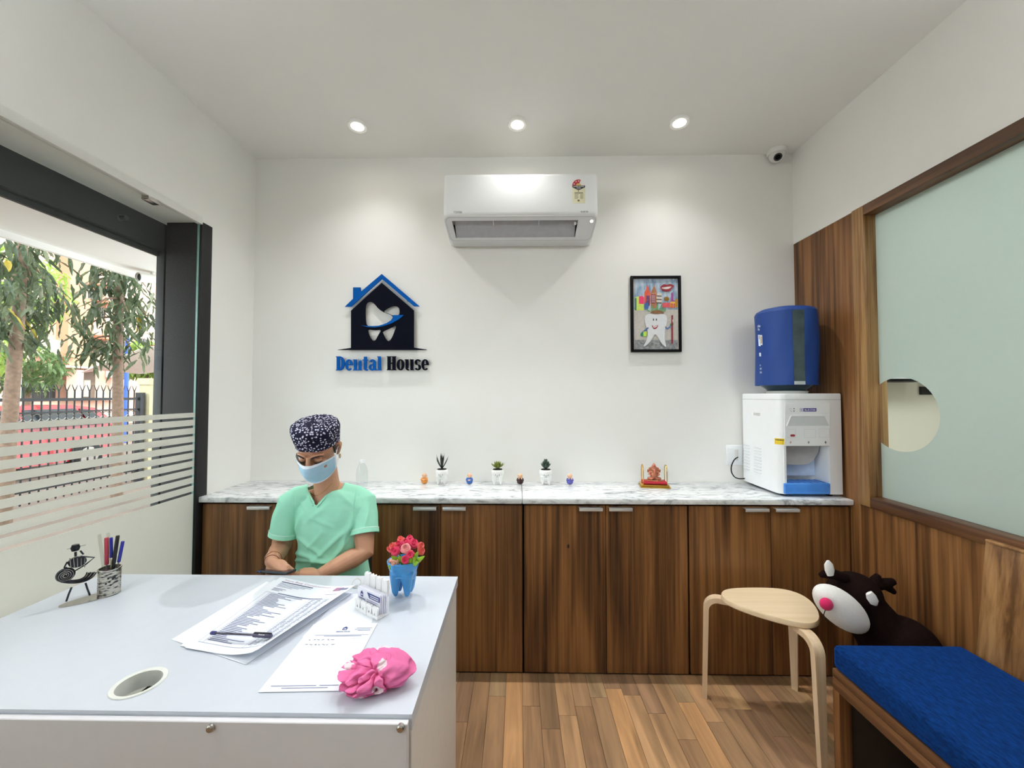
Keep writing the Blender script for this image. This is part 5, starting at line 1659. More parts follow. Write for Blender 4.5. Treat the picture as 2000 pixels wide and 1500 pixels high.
def rose(px, py, dy, r, mt):
    c = FLW(px, py, dy)
    out_ = (c - Vector((vx, vy + 0.02, ZD + 0.12))).normalized()
    out_ = (out_ + Vector((0, -0.75, 0.1))).normalized()
    Q = out_.to_track_quat('Z', 'Y').to_matrix().to_4x4()
    T = Matrix.Translation(c) @ Q
    mb = MB(); mb.m = T
    for ring_, (cnt, tilt, rad, h_) in enumerate(((5, 0.95, 1.0, 0.0), (5, 0.6, 0.78, 0.25), (4, 0.3, 0.5, 0.42))):
        for k in range(cnt):
            a0 = 2 * PI * k / cnt + ring_ * 0.6
            def pet(u, v, a0=a0, tilt=tilt, rad=rad, h_=h_, cnt=cnt):
                a = a0 + (u - 0.5) * (2 * PI / cnt) * 1.35
                rr2 = r * rad * (0.35 + 0.65 * v * math.sin(PI * (0.15 + 0.7 * u)) ** 0.5 if v > 0 else 0.3)
                z_ = r * (h_ + (1 - tilt) * 0.9 * v - 0.25 * tilt * v * v)
                return Vector((rr2 * math.cos(a), rr2 * math.sin(a), z_))
            mb.grid(6, 4, pet, thick=(0, 0, -0.0006))
    mb.ell((0, 0, r * 0.3), (r * 0.38, r * 0.38, r * 0.4), n=10, m=6)
    mb.build('rose', mt, bq, ang=60)


for (px, py, dy, r, k) in ((793, 1060, 0.0, 0.017, 0), (808, 1062, 0.005, 0.019, 0), (780, 1064, 0.0, 0.017, 0), (768, 1067, -0.01, 0.016, 1), (772, 1076, -0.025, 0.019, 0),
                           (792, 1071, -0.03, 0.019, 2), (801, 1083, -0.035, 0.0165, 0), (792, 1093, -0.04, 0.0165, 0), (771, 1099, -0.035, 0.0155, 3), (822, 1066, 0.0, 0.015, 1),
                           (823, 1076, -0.01, 0.015, 1), (762, 1072, 0.0, 0.013, 1), (818, 1094, -0.01, 0.010, 2), (764, 1097, -0.02, 0.012, 3), (800, 1053, 0.03, 0.016, 0), (783, 1055, 0.03, 0.016, 1)):
    rose(px, py, dy, r, M_pk[k])
M_stem = pm('stem_green', hexc(90, 130, 40), 0.6)
for (px, py) in ((780, 1075), (795, 1075), (805, 1085), (785, 1090)):
    MB().tube([(vx + (px - 790) * 0.0004, vy, ZD + 0.092), FLW(px, py, -0.015)], 0.0022, 6).build('stem', M_stem, bq)


def bleaf(p0, p1, w):
    d = (p1 - p0); side = d.cross(Vector((0, -1, 0.2))).normalized()
    MB().grid(4, 6, lambda u, v: p0 + d * v + side * ((u - 0.5) * 2 * w * math.sin(PI * min(1, 0.08 + 0.92 * v)) ** 0.8) + Vector((0, -0.004 * math.sin(PI * v) * (1 - abs(u - 0.5) * 2), 0)), thick=(0, 0.0006, 0)).build('leaf', M_lime, bq, ang=60)


for (a, b_, c, d_, w_) in ((783, 1100, 764, 1086, 0.010), (790, 1102, 778, 1085, 0.010), (799, 1102, 812, 1088, 0.012), (806, 1101, 830, 1086, 0.008), (780, 1106, 757, 1106, 0.011), (800, 1103, 818, 1098, 0.010), (786, 1105, 776, 1112, 0.008), (793, 1105, 803, 1090, 0.011), (770, 1104, 760, 1112, 0.008), (803, 1100, 817, 1077, 0.009), (785, 1104, 795, 1107, 0.008)):
    bleaf(FLW(a, b_, -0.02), FLW(c, d_, -0.043), w_)

# ================================================================ crumpled pink cap
cpx = atz(738, 1334, ZD)
cxy = Vector((cpx.x, cpx.y, 0))
bm = bmesh.new()
bmesh.ops.create_icosphere(bm, subdivisions=6, radius=1.0)
vs = []
for v in bm.verts:
    d = v.co.normalized()
    a = math.atan2(d.y, d.x)
    q = d * 1.4 + Vector((3.1, 1.7, 0.4))
    wl = min(1.0, max(0.0, 0.55 - 0.8 * d.x - 0.5 * d.y))            # gathered side
    big = noise.noise(q * 0.8)
    n3 = noise.noise(q * 0.95 + Vector((1.3, 7.1, 2.2)))
    n4 = noise.noise(q * 1.5 + Vector((4.3, 0.1, 6.2)))
    fold = 0.95 + 0.16 * big - 0.10 * math.exp(-(n3 / 0.05) ** 2) * (0.5 + wl) - 0.34 * wl * math.exp(-(n4 / 0.09) ** 2) + 0.10 * wl * (1 - abs(noise.noise(q * 1.7)) * 3) + 0.09 * noise.noise(q * 2.1 + Vector((9, 3, 1))) + 0.05 * (1 - abs(noise.noise(q * 1.3 + Vector((2, 8, 5)))) * 4)
    outr = 0.084 * (1 + 0.08 * math.cos(2 * (a - 0.6)) + 0.07 * math.cos(3 * a + 0.5) + 0.035 * math.sin(9 * a + 4 * big) * max(0, -d.z + 0.3))
    x_ = d.x * outr * fold; y_ = d.y * outr * 0.84 * fold
    z_ = (d.z * 0.034 + 0.027) * (0.55 + 0.5 * fold) + 0.012 * math.exp(-((d.x - 0.4) ** 2 + (d.y - 0.35) ** 2) * 4) + 0.012 * math.exp(-((d.x + 0.5) ** 2 + (d.y - 0.5) ** 2) * 5)
    vs.append(Vector((cxy.x + x_, cxy.y + y_, ZD + max(0.0006, z_))))
fs = [tuple(v.index for v in f.verts) for f in bm.faces]
bm.free()
m, nt, out = nodes('pink_cotton')
p = N(nt, 'ShaderNodeBsdfPrincipled'); p.inputs['Roughness'].default_value = 0.9; p.inputs['Specular IOR Level'].default_value = 0.1
mp = coords(nt, (1, 1, 1), rnd=False)
vo = N(nt, 'ShaderNodeTexVoronoi'); vo.inputs['Scale'].default_value = 21
nt.links.new(mp.outputs[0], vo.inputs['Vector'])
n2 = N(nt, 'ShaderNodeTexNoise'); n2.inputs['Scale'].default_value = 70; n2.inputs['Detail'].default_value = 1
nt.links.new(mp.outputs[0], n2.inputs['Vector'])
ad = N(nt, 'ShaderNodeMath', operation='MULTIPLY_ADD'); ad.inputs[1].default_value = 0.35; nt.links.new(n2.outputs['Fac'], ad.inputs[0]); nt.links.new(vo.outputs['Distance'], ad.inputs[2])
cr = N(nt, 'ShaderNodeValToRGB'); e = cr.color_ramp.elements
e[0].position = 0.44; e[0].color = rgba(hexc(238, 216, 222)); e[1].position = 0.48; e[1].color = rgba(hexc(228, 118, 168))
nt.links.new(ad.outputs[0], cr.inputs[0]); nt.links.new(cr.outputs[0], p.inputs['Base Color'])
bp = N(nt, 'ShaderNodeBump'); bp.inputs['Strength'].default_value = 0.5; bp.inputs['Distance'].default_value = 0.004
n3 = N(nt, 'ShaderNodeTexNoise'); n3.inputs['Scale'].default_value = 45; n3.inputs['Detail'].default_value = 4
nt.links.new(mp.outputs[0], n3.inputs['Vector']); nt.links.new(n3.outputs['Fac'], bp.inputs['Height']); nt.links.new(bp.outputs[0], p.inputs['Normal'])
nt.links.new(p.outputs[0], out.inputs[0])
o = link_mesh('cloth_cap', vs, fs, m, None, 60)
tag(o, 'crumpled pink cotton cap with pale flowers on the desk corner', 'cap')

# ================================================================ metal musician pen stand
E0, E1 = atz(114, 1186, ZD), atz(237, 1154, ZD)
ps = thing('pen_stand', 'dark wire musician figure beside a metal pen cup on one oval base', 'pen holder', (E0 + E1) / 2)
M_dwire = pm('dark_wire', hexc(58, 60, 66), 0.3, metal=0.9, vary=0.1)
ax_ = (E1 - E0); LL = ax_.length; ax_.normalize(); nv = Vector((-ax_.y, ax_.x, 0))
mid = (E0 + E1) / 2
ov = [(LL / 2 * math.cos(2 * PI * i / 40), 0.03 * math.sin(2 * PI * i / 40)) for i in range(40)]
MB().plate(ov, [], lambda u, v, d: mid + ax_ * u + nv * v + Vector((0, 0, d)), 0.0, 0.003).build('oval_base', M_steel, ps)
nrm_ = nv


def WPt(zx, zy, off=0.0):
    d = ray(80 + zx / 8.333, 1030 + zy / 8.333)
    t = (mid - Vector((0, 0, EYE))).dot(nrm_) / d.dot(nrm_)
    return Vector((0, 0, EYE)) + d * t + nrm_ * off


cc0 = atz(213, 1160, ZD)
cupc = mid + ax_ * ((cc0 - mid).dot(ax_))
cr_ = 0.0315
m, nt, out = nodes('hammered_cup')
p = N(nt, 'ShaderNodeBsdfPrincipled'); p.inputs['Metallic'].default_value = 0.75; p.inputs['Roughness'].default_value = 0.35
mp = coords(nt, (1, 1, 3), rnd=False)
vo = N(nt, 'ShaderNodeTexNoise'); vo.inputs['Scale'].default_value = 60; vo.inputs['Detail'].default_value = 4
nt.links.new(mp.outputs[0], vo.inputs['Vector'])
cr = N(nt, 'ShaderNodeValToRGB'); e = cr.color_ramp.elements
e[0].position = 0.38; e[0].color = rgba(hexc(60, 60, 62)); e[1].position = 0.52; e[1].color = rgba(hexc(206, 202, 190))
nt.links.new(vo.outputs['Fac'], cr.inputs[0]); nt.links.new(cr.outputs[0], p.inputs['Base Color'])
nt.links.new(p.outputs[0], out.inputs[0])
cup = MB().lathe([(0.0, 0.003), (cr_ * 0.96, 0.003), (cr_, 0.006), (cr_, 0.095), (cr_ - 0.0015, 0.095), (cr_ - 0.002, 0.008), (0, 0.008)], cupc, 32).build('cup', m, ps)
MB().lathe([(cr_ - 0.002, 0.094), (cr_ + 0.0015, 0.0935), (cr_ + 0.0015, 0.097), (cr_ - 0.002, 0.0975), (cr_ - 0.002, 0.094)], cupc, 32, caps=False).build('rim', M_steel, cup)
for (a, h) in ((0, 0.055), (0.28, 0.062), (-0.28, 0.05), (0.1, 0.042), (-0.1, 0.068)):
    bd_ = math.atan2(-cupc.y, -cupc.x) + a
    q = cupc + Vector((math.cos(bd_) * cr_, math.sin(bd_) * cr_, h))
    MB().ell(q, (0.0035, 0.0035, 0.0035), n=8, m=6).build('stud', M_dwire, cup)
# figure
MB().tube([WPt(500, 975), WPt(455, 1080), WPt(412, 1205)], 0.0028, 8).build('leg', M_dwire, ps)
MB().tube([WPt(725, 905), WPt(755, 1000), WPt(795, 1105)], 0.0028, 8).build('leg', M_dwire, ps)
for k in range(6):   # fan skirt of nested arcs
    t = k / 5
    p0, p1, p2, p3 = (900 - 150 * t, 730 + 6 * t), (845 - 110 * t, 850 - 25 * t), (650 - 20 * t, 950 - 75 * t), (320 + 150 * t, 890 - 20 * t)
    pts = []
    for i in range(15):
        s_ = i / 14
        B3 = lambda j: (1 - s_) ** 3 * p0[j] + 3 * (1 - s_) ** 2 * s_ * p1[j] + 3 * (1 - s_) * s_ ** 2 * p2[j] + s_ ** 3 * p3[j]
        pts.append(WPt(B3(0), B3(1), 0.004 * (k % 2)))
    MB().tube(pts, 0.0021, 7).build('skirt_wire', M_dwire, ps)
dp = WPt(400, 765, -0.006)
Qd = (Vector((0, 0, EYE)) - dp); Qd.z *= 0.2; Qd.normalize()
Qm = Qd.to_track_quat('Z', 'Y').to_matrix()
MB().lathe([(0.0, -0.008), (0.021, -0.008), (0.024, 0.0), (0.021, 0.008), (0.012, 0.01), (0.0, 0.008)], dp, 28, Qm).build('drum', M_dwire, ps)
sp_ = []
for i in range(60):
    a = i * 0.35; r_ = 0.003 + 0.0175 * i / 60
    sp_.append(dp + Qm @ Vector((r_ * math.cos(a), r_ * math.sin(a), 0.0105)))
MB().tube(sp_, 0.0010, 5).build('drum_spiral', M_steel, ps)
MB().plate(smooth_loop([(420, 560), (560, 470), (740, 480), (750, 560), (640, 640), (500, 655), (450, 620)]), [], lambda u, v, d: WPt(u, v, d), -0.006, 0.006).build('torso', M_dwire, ps)
for k in range(5):
    MB().tube([WPt(470 + 62 * k, 490, -0.008), WPt(490 + 55 * k, 640, -0.008)], 0.0013, 6).build('torso_rib', M_steel, ps)
MB().tube([WPt(640, 470), WPt(870, 490), WPt(720, 610), WPt(520, 730), WPt(400, 650)], 0.0026, 8).build('arm', M_dwire, ps)
MB().tube([WPt(430, 560), WPt(380, 650), WPt(440, 720)], 0.0024, 8).build('arm', M_dwire, ps)
MB().tube([WPt(565, 470), WPt(562, 400)], 0.0034, 8).build('neck', M_dwire, ps)
MB().tube([WPt(640, 380), WPt(690, 440)], 0.0026, 8).build('neck_brace', M_dwire, ps)
hc = WPt(560, 330)
hz = MB()
for k in range(6):
    hz.lathe([(0.0, -0.0016), (0.0125 - 0.0012 * abs(k - 2.5), -0.0016), (0.0125 - 0.0012 * abs(k - 2.5), 0.0016), (0.0, 0.0016)], hc + Vector((0, 0, 0.0036 * (k - 2.5))), 16)
    MB()
hz.build('head', M_dwire, ps)
MB().tube([WPt(420, 355), WPt(730, 285)], 0.0012, 6).build('hat_pin', M_steel, ps)


def pen(name, label, px, py, dx, dy, parts, r=0.0045):
    """pen standing in the cup; the image point is its upper end; parts: (t0, t1, rgb or material)"""
    b = cupc + Vector((dx, dy, 0.009))
    q = ray(px, py); 
    dist = (b.x * q.x + b.y * q.y) / (q.x ** 2 + q.y ** 2)
    tpt = Vector((0, 0, EYE)) + q * dist
    t = thing(name, label, 'pen', b, 'pens in the metal cup')
    for (nm, t0, t1, mt, k) in parts:
        MB().tube([b.lerp(tpt, t0), b.lerp(tpt, t0 + 0.01), b.lerp(tpt, t1 - 0.01), b.lerp(tpt, t1)], [r * k * 0.8, r * k, r * k, r * k * 0.8], 10).build(nm, mt, t)
    return t


M_pr, M_pb, M_pk_ = pm('pen_red', hexc(176, 60, 76), 0.35), pm('pen_royal', hexc(36, 42, 150), 0.35), pm('pen_black', hexc(24, 24, 28), 0.4)
M_pclear = clear_glass('pen_clear2', (0.9, 0.9, 0.88), 1.6)
M_pgrey = pm('pen_grey', hexc(120, 120, 128), 0.4)
pen('ballpoint_pen', 'red capped pen in the metal cup', 208, 1050, -0.008, 0.0, [('barrel', 0, 0.55, M_pclear, 0.9), ('refill', 0.02, 0.5, M_pgrey, 0.5), ('cap', 0.5, 1.0, M_pr, 1.4)])
pen('ballpoint_pen', 'black marker pen in the metal cup', 230, 1046, 0.006, -0.004, [('barrel', 0, 0.55, M_pk_, 1.1), ('cap', 0.5, 1.0, M_pk_, 1.3)])
pen('ballpoint_pen', 'clear pen with a blue cap leaning right in the metal cup', 240, 1057, 0.012, 0.002, [('barrel', 0, 0.62, M_pclear, 0.9), ('refill', 0.02, 0.58, M_pgrey, 0.45), ('cap', 0.58, 1.0, M_pb, 1.15)])
pen('ballpoint_pen', 'pen with a blue cap between the red and black pens', 217, 1050, 0.002, 0.008, [('barrel', 0, 0.6, M_pclear, 0.9), ('refill', 0.02, 0.58, pm('refill_cream', hexc(206, 200, 170), 0.4), 0.6), ('cap', 0.62, 1.0, M_pb, 1.1)])
pen('ballpoint_pen', 'tall clear plastic tube leftmost in the metal cup', 194, 1044, -0.014, 0.004, [('barrel', 0, 1.0, M_pclear, 1.1), ('refill', 0.02, 0.4, M_pgrey, 0.4)])
pen('ballpoint_pen', 'tall clear plastic tube behind the red pen', 211, 1041, -0.006, 0.01, [('barrel', 0, 1.0, M_pclear, 1.1)])
# ================================================================ reindeer plush behind the bench end
M_plush = pm('plush_brown', hexc(28, 17, 15), 0.95, vary=0.2, nscale=120, bump=0.8, bscale=400, spec=0.05)
M_plushw = pm('plush_white', hexc(228, 226, 222), 0.95, vary=0.03, nscale=120, bump=0.5, bscale=400, spec=0.1)
pr = thing('reindeer_plush', 'dark brown reindeer plush toy with a white muzzle and pink nose behind the bench', 'plush toy', (1.56, 1.70, 0))
B = aty
bd = MB()
bd.ell((1.585, 1.70, 0.24), (0.165, 0.125, 0.24), n=24, m=16)
bd.ell((1.60, 1.68, 0.42), (0.145, 0.115, 0.14), n=20, m=12)
for s_ in (-1, 1):
    bd.tube([(1.585 + s_ * 0.08, 1.66, 0.08), (1.585 + s_ * 0.09, 1.60, 0.06), (1.585 + s_ * 0.09, 1.575, 0.055)], [0.05, 0.052, 0.04], 12)
bd.tube([(1.52, 1.66, 0.45), (1.44, 1.64, 0.36), (1.42, 1.62, 0.26)], [0.05, 0.045, 0.035], 12)
bd.tube([(1.67, 1.66, 0.47), (1.71, 1.62, 0.40), (1.70, 1.60, 0.32)], [0.05, 0.042, 0.035], 12)
hcn = B(1668, 1162, 1.74)
bd.ell(hcn, (0.105, 0.09, 0.095), n=22, m=14)
bd.tube([hcn, Vector((1.58, 1.70, 0.42))], [0.08, 0.11], 14)
vs, fs = remesh(bd, 0.007, 4)
link_mesh('body', vs, fs, M_plush, pr, 60)
p0, p1 = B(1600, 1153, 1.66), B(1684, 1224, 1.66)
ax2 = (p1 - p0); hl = ax2.length / 2; ax2.normalize()
Qm = Matrix((ax2, Vector((0, 1, 0)), ax2.cross(Vector((0, 1, 0))))).transposed()
mzc = (p0 + p1) / 2
mz = MB(); mz.ell(mzc, (hl * 1.12, 0.062, 0.068), Qm, n=28, m=16)
mz.v = [Vector((q.x, q.y, q.z)) for q in mz.v]
muz = mz.build('muzzle', M_plushw, pr, 60)
nc = B(1614, 1180, 1.605)
MB().ell(nc, (0.026, 0.018, 0.024), Qm, n=18, m=12).build('nose', pm('nose_pink', hexc(206, 24, 92), 0.85, sheen=0.2), muz)
MB().tube([B(1612, 1191, 1.604), B(1609, 1200, 1.602), B(1610, 1208, 1.604), B(1615, 1213, 1.61)], 0.0016, 6).build('mouth_stitch', M_ink, muz)
for (px, py) in ((1628, 1152), (1658, 1172)):
    MB().ell(B(px, py, 1.652), (0.007, 0.006, 0.007), n=12, m=8).build('eye', pm('bead_black', hexc(8, 8, 10), 0.08), pr)
# ears: brown outside, white lining
def ear(a, b_, w, y0):
    p, q = B(a[0], a[1], y0), B(b_[0], b_[1], y0)
    d = (q - p); sd_ = d.cross(Vector((0, 1, 0))).normalized()
    o = MB(); o.tube([p, p.lerp(q, 0.35), p.lerp(q, 0.75), q], [(0.006, w * 0.7), (0.012, w), (0.011, w * 0.9), (0.004, w * 0.3)], 12)
    o.build('ear', M_plushw, pr, 60)
ear((1622, 1124), (1617, 1095), 0.019, 1.69)
ear((1697, 1158), (1711, 1182), 0.019, 1.615)
def antler(pts, rs):
    mb = MB()
    for path, rr3 in zip(pts, rs): mb.tube([B(*q) for q in path], rr3, 10)
    vs, fs = remesh(mb, 0.005, 3)
    link_mesh('antler', vs, fs, M_plush, pr, 60)
antler([[(1652, 1130, 1.72), (1630, 1122, 1.71), (1612, 1121, 1.71), (1600, 1124, 1.71)]], [[0.022, 0.022, 0.018, 0.009]])
antler([[(1690, 1142, 1.74), (1706, 1143, 1.74), (1724, 1140, 1.74), (1747, 1135, 1.74)], [(1708, 1142, 1.74), (1710, 1132, 1.74), (1716, 1122, 1.74)], [(1722, 1141, 1.74), (1738, 1150, 1.74), (1748, 1158, 1.74)]], [[0.026, 0.026, 0.024, 0.014], [0.02, 0.02, 0.011], [0.018, 0.016, 0.010]])
# ================================================================ seated person
M_skin = pm('skin', hexc(196, 146, 116), 0.5, vary=0.05, nscale=25, sub=0.15)
M_scrub = pm('mint_cotton', hexc(158, 224, 196), 0.85, vary=0.04, nscale=14, bump=0.25, bscale=26, spec=0.15)
M_scrubl = pm('mint_cotton_hem', hexc(160, 226, 198), 0.85, vary=0.03, spec=0.15)
sk = MB()
shR, shL = B(570, 978, 1.81), B(708, 977, 1.86)
elR, elL = B(549, 1068, 1.80), B(712, 1078, 1.775)
wrR, wrL = B(530, 1098, 1.668), B(624, 1124, 1.648)
nk0 = B(643, 968, 1.825); hd0 = B(621, 880, 1.715)
HM = Matrix.Translation(hd0) @ Matrix.Rotation(math.radians(3), 4, 'Z') @ Matrix.Rotation(math.radians(26), 4, 'X') @ Matrix.Rotation(math.radians(3), 4, 'Y')
H = lambda x, y, z: HM @ Vector((x, y, z))
# upper chest and neck
chest = nk0 + Vector((0, 0.02, -0.12))
sk.tube([nk0 + Vector((0.02, 0.012, 0.03)), nk0 + Vector((0.07, 0.016, -0.005)), shL + Vector((-0.01, 0, -0.01))], [0.04, 0.036, 0.042], 12)
sk.tube([nk0 + Vector((-0.02, 0.012, 0.03)), nk0 + Vector((-0.07, 0.016, -0.005)), shR + Vector((0.01, 0, -0.01))], [0.04, 0.036, 0.042], 12)
sk.ell(nk0 + Vector((0, 0.0, -0.07)), (0.125, 0.07, 0.085), n=24, m=14)
sk.ell(nk0 + Vector((0, 0.012, -0.2)), (0.11, 0.074, 0.16), n=24, m=14)
sk.tube([nk0 + Vector((0, 0.01, -0.04)), nk0 + Vector((-0.005, -0.005, 0.02)), H(0.0, 0.035, -0.075), H(0, 0.02, -0.02)], [0.075, 0.056, 0.052, 0.052], 18)
# head: skull, jaw, cheeks, nose, brow, lids, ears
hm = MB(); hm.m = HM
hm.ell((0, 0.012, 0.035), (0.074, 0.093, 0.098), n=28, m=18)
hm.ell((0, -0.028, -0.052), (0.058, 0.066, 0.062), n=24, m=14)
hm.ell((0, -0.052, -0.092), (0.026, 0.03, 0.022), n=16, m=10)
hm.tube([(0, -0.088, 0.024), (0, -0.098, -0.005), (0, -0.112, -0.034)], [0.009, 0.011, 0.014], 12)
for s_ in (-1, 1):
    hm.ell((s_ * 0.041, -0.058, -0.028), (0.022, 0.024, 0.022), n=16, m=10)
    hm.ell((s_ * 0.031, -0.0735, 0.004), (0.017, 0.0125, 0.0115), n=16, m=10)
    hm.tube([(s_ * 0.012, -0.088, 0.026), (s_ * 0.032, -0.084, 0.03), (s_ * 0.054, -0.064, 0.025)], [0.007, 0.0075, 0.006], 10)
    E_ = [(s_ * 0.073, 0.018, -0.028), (s_ * 0.079, 0.024, -0.012), (s_ * 0.083, 0.032, 0.008), (s_ * 0.082, 0.034, 0.022)]
    hm.tube(E_, [(0.007, 0.005), (0.010, 0.006), (0.015, 0.006), (0.009, 0.005)], 10)
    hm.tube([(s_ * 0.080, 0.020, -0.02), (s_ * 0.085, 0.040, -0.002), (s_ * 0.087, 0.045, 0.016), (s_ * 0.083, 0.033, 0.031), (s_ * 0.078, 0.02, 0.022)], 0.0042, 8)
sk.v += hm.v[:0]
o_ = len(sk.v); sk.v += hm.v; sk.f += [tuple(i + o_ for i in q) for q in hm.f]
# arms
sk.tube([shR + Vector((0.02, 0, 0)), shR.lerp(elR, 0.3), shR.lerp(elR, 0.7), elR, elR.lerp(wrR, 0.25), elR.lerp(wrR, 0.7), wrR], [0.042, 0.044, 0.044, 0.041, 0.041, 0.034, 0.027], 16)
sk.tube([shL - Vector((0.02, 0, 0)), shL.lerp(elL, 0.3), shL.lerp(elL, 0.7), elL, elL.lerp(wrL, 0.25), elL.lerp(wrL, 0.7), wrL], [0.042, 0.045, 0.046, 0.043, 0.043, 0.035, 0.027], 16)


def hand(mb, wr, fwd, up, thumb_side, curls, thumb):
    """palm and five fingers; fwd: towards the fingertips, up: back of the hand, thumb_side: +1/-1 along the side axis"""
    fwd = Vector(fwd).normalized(); up = Vector(up); up = (up - fwd * up.dot(fwd)).normalized()
    side = fwd.cross(up).normalized() * thumb_side
    P = lambda a, b, c: wr + fwd * a + side * b + up * c
    A = Matrix((fwd, side, up)).transposed()
    mb.tube([wr - fwd * 0.01, P(0.02, 0.0, 0.0), P(0.05, 0.0, 0.002), P(0.082, 0, 0.0)], [(0.024, 0.02), (0.032, 0.0165), (0.038, 0.0145), (0.036, 0.012)] if False else [0.022, 0.022, 0.02, 0.016], 12)
    mb.ell(P(0.05, 0.0, 0.0), (0.046, 0.037, 0.0155), A, n=16, m=10)
    for k, (L, off) in enumerate(((0.070, 0.027), (0.078, 0.009), (0.073, -0.009), (0.058, -0.026))):
        base = P(0.082 - 0.004 * abs(k - 1), off, 0.0)
        a = 0.0; p = base; pts = [P(0.062, off * 0.9, 0.0), base]
        c = curls[k]
        for seg in (0.45, 0.32, 0.23):
            a += c
            p = p + (fwd * math.cos(a) - up * math.sin(a)) * (L * seg)
            pts.append(p.copy())
        mb.tube(pts, [0.0095, 0.0092, 0.0083, 0.0076, 0.0062], 10)
        mb.ell(pts[-1], (0.0062, 0.0062, 0.0062), n=8, m=6)
    t0 = P(0.018, 0.026, -0.002)
    pts = [P(0.008, 0.012, 0), t0] + [P(*q) for q in thumb]
    mb.tube(pts, [0.014, 0.0135, 0.0105, 0.0088, 0.0066][:len(pts)], 10)
    mb.ell(pts[-1], (0.0066, 0.0066, 0.0066), n=8, m=6)


# phone held level, tilted toward the face
phc = B(541, 1115, 1.638)
PHM = Matrix.Translation(phc) @ Matrix.Rotation(math.radians(-3), 4, 'Z') @ Matrix.Rotation(math.radians(-13), 4, 'X') @ Matrix.Rotation(math.radians(2), 4, 'Y')
PX = lambda x, y, z: PHM @ Vector((x, y, z))
# right hand (left in the picture): fingers under the phone, thumb over it
hand(sk, wrR, (0.62, -0.25, -0.28), (-0.35, -0.55, 0.75), 1, (0.55, 0.6, 0.6, 0.65), ((0.045, 0.040, 0.012), (0.070, 0.034, 0.020), (0.090, 0.024, 0.018)))
# left hand (right in the picture): reaches in from the right, fingertips at the phone end
hand(sk, wrL, (-0.85, -0.02, 0.02), (0.1, -0.5, 0.85), -1, (0.35, 0.4, 0.45, 0.5), ((0.04, 0.036, 0.010), (0.062, 0.036, 0.014), (0.078, 0.028, 0.014)))
vs, fs = remesh(sk, 0.0033, 3)
pe = link_mesh('person', vs, fs, M_skin, None, 80)
tag(pe, 'seated person in mint scrubs, patterned cap and face mask looking down at a phone', 'person')

def proj(v):
    d = v - Vector((0, 0, EYE)); w = d.dot(FV)
    return (1000 + F * d.dot(RV) / w, 750 - F * d.dot(UV) / w)


# ---- scrub top
sc = MB()
ctr = lambda z: Vector((nk0.x + 0.012, 1.842 - 0.015 * (z - 0.7), z))
lev = [(0.50, 0.185, 0.135), (0.56, 0.18, 0.13), (0.64, 0.17, 0.118), (0.72, 0.158, 0.108), (0.80, 0.152, 0.106), (0.87, 0.160, 0.110), (0.93, 0.168, 0.108), (0.975, 0.165, 0.10), (1.01, 0.145, 0.085), (1.035, 0.11, 0.072), (1.05, 0.075, 0.06)]
nn = 40
vs = []; fs = []
for z, rx_, ry_ in lev:
    c = ctr(z)
    for k in range(nn):
        a = 2 * PI * k / nn
        vs.append(Vector((c.x + rx_ * math.copysign(abs(math.cos(a)) ** 0.85, math.cos(a)), c.y + ry_ * math.copysign(abs(math.sin(a)) ** 0.9, math.sin(a)), z)))
for l in range(len(lev) - 1):
    for k in range(nn):
        k2 = (k + 1) % nn
        fs.append((l * nn + k, l * nn + k2, (l + 1) * nn + k2, (l + 1) * nn + k))
fs.append(tuple(reversed(range(nn)))); fs.append(tuple(range((len(lev) - 1) * nn, len(lev) * nn)))
sc.add(vs, fs)
slR, slL = shR.lerp(elR, 0.70), shL.lerp(elL, 0.62)
sc.tube([nk0 + Vector((-0.045, 0.012, 0.012)), shR + Vector((0.03, 0, 0.012)), shR + Vector((-0.002, 0, -0.005)), shR.lerp(elR, 0.35) + Vector((-0.004, 0, 0)), slR], [0.05, 0.056, 0.058, 0.062, 0.063], 20)
sc.tube([nk0 + Vector((0.045, 0.012, 0.012)), shL + Vector((-0.03, 0, 0.012)), shL + Vector((0.004, 0, -0.005)), shL.lerp(elL, 0.35) + Vector((0.004, 0, 0)), slL], [0.05, 0.056, 0.06, 0.064, 0.066], 20)
vs, fs = remesh(sc, 0.0048, 5)
FOLDS = [(690, 1002, 664, 1072, 0.011, 4.0), (688, 1022, 610, 1100, 0.011, 4.5), (682, 1050, 640, 1104, 0.010, 4.0), (592, 1003, 576, 1040, 0.008, 4.0), (642, 985, 596, 1022, 0.006, 5.0),
         (572, 1078, 664, 1106, 0.012, 4.0), (566, 1094, 690, 1098, 0.010, 3.5), (703, 945, 692, 1005, -0.009, 3.0), (574, 960, 568, 1010, -0.008, 3.0), (600, 1008, 650, 1030, 0.005, 4.0),
         (580, 1050, 640, 1092, 0.008, 4.0), (660, 960, 690, 990, 0.006, 5.0), (585, 965, 600, 1000, 0.005, 4.0), (720, 985, 712, 1025, 0.006, 4.0), (545, 995, 535, 1030, 0.006, 4.0), (630, 1040, 600, 1075, 0.006, 4.0)]
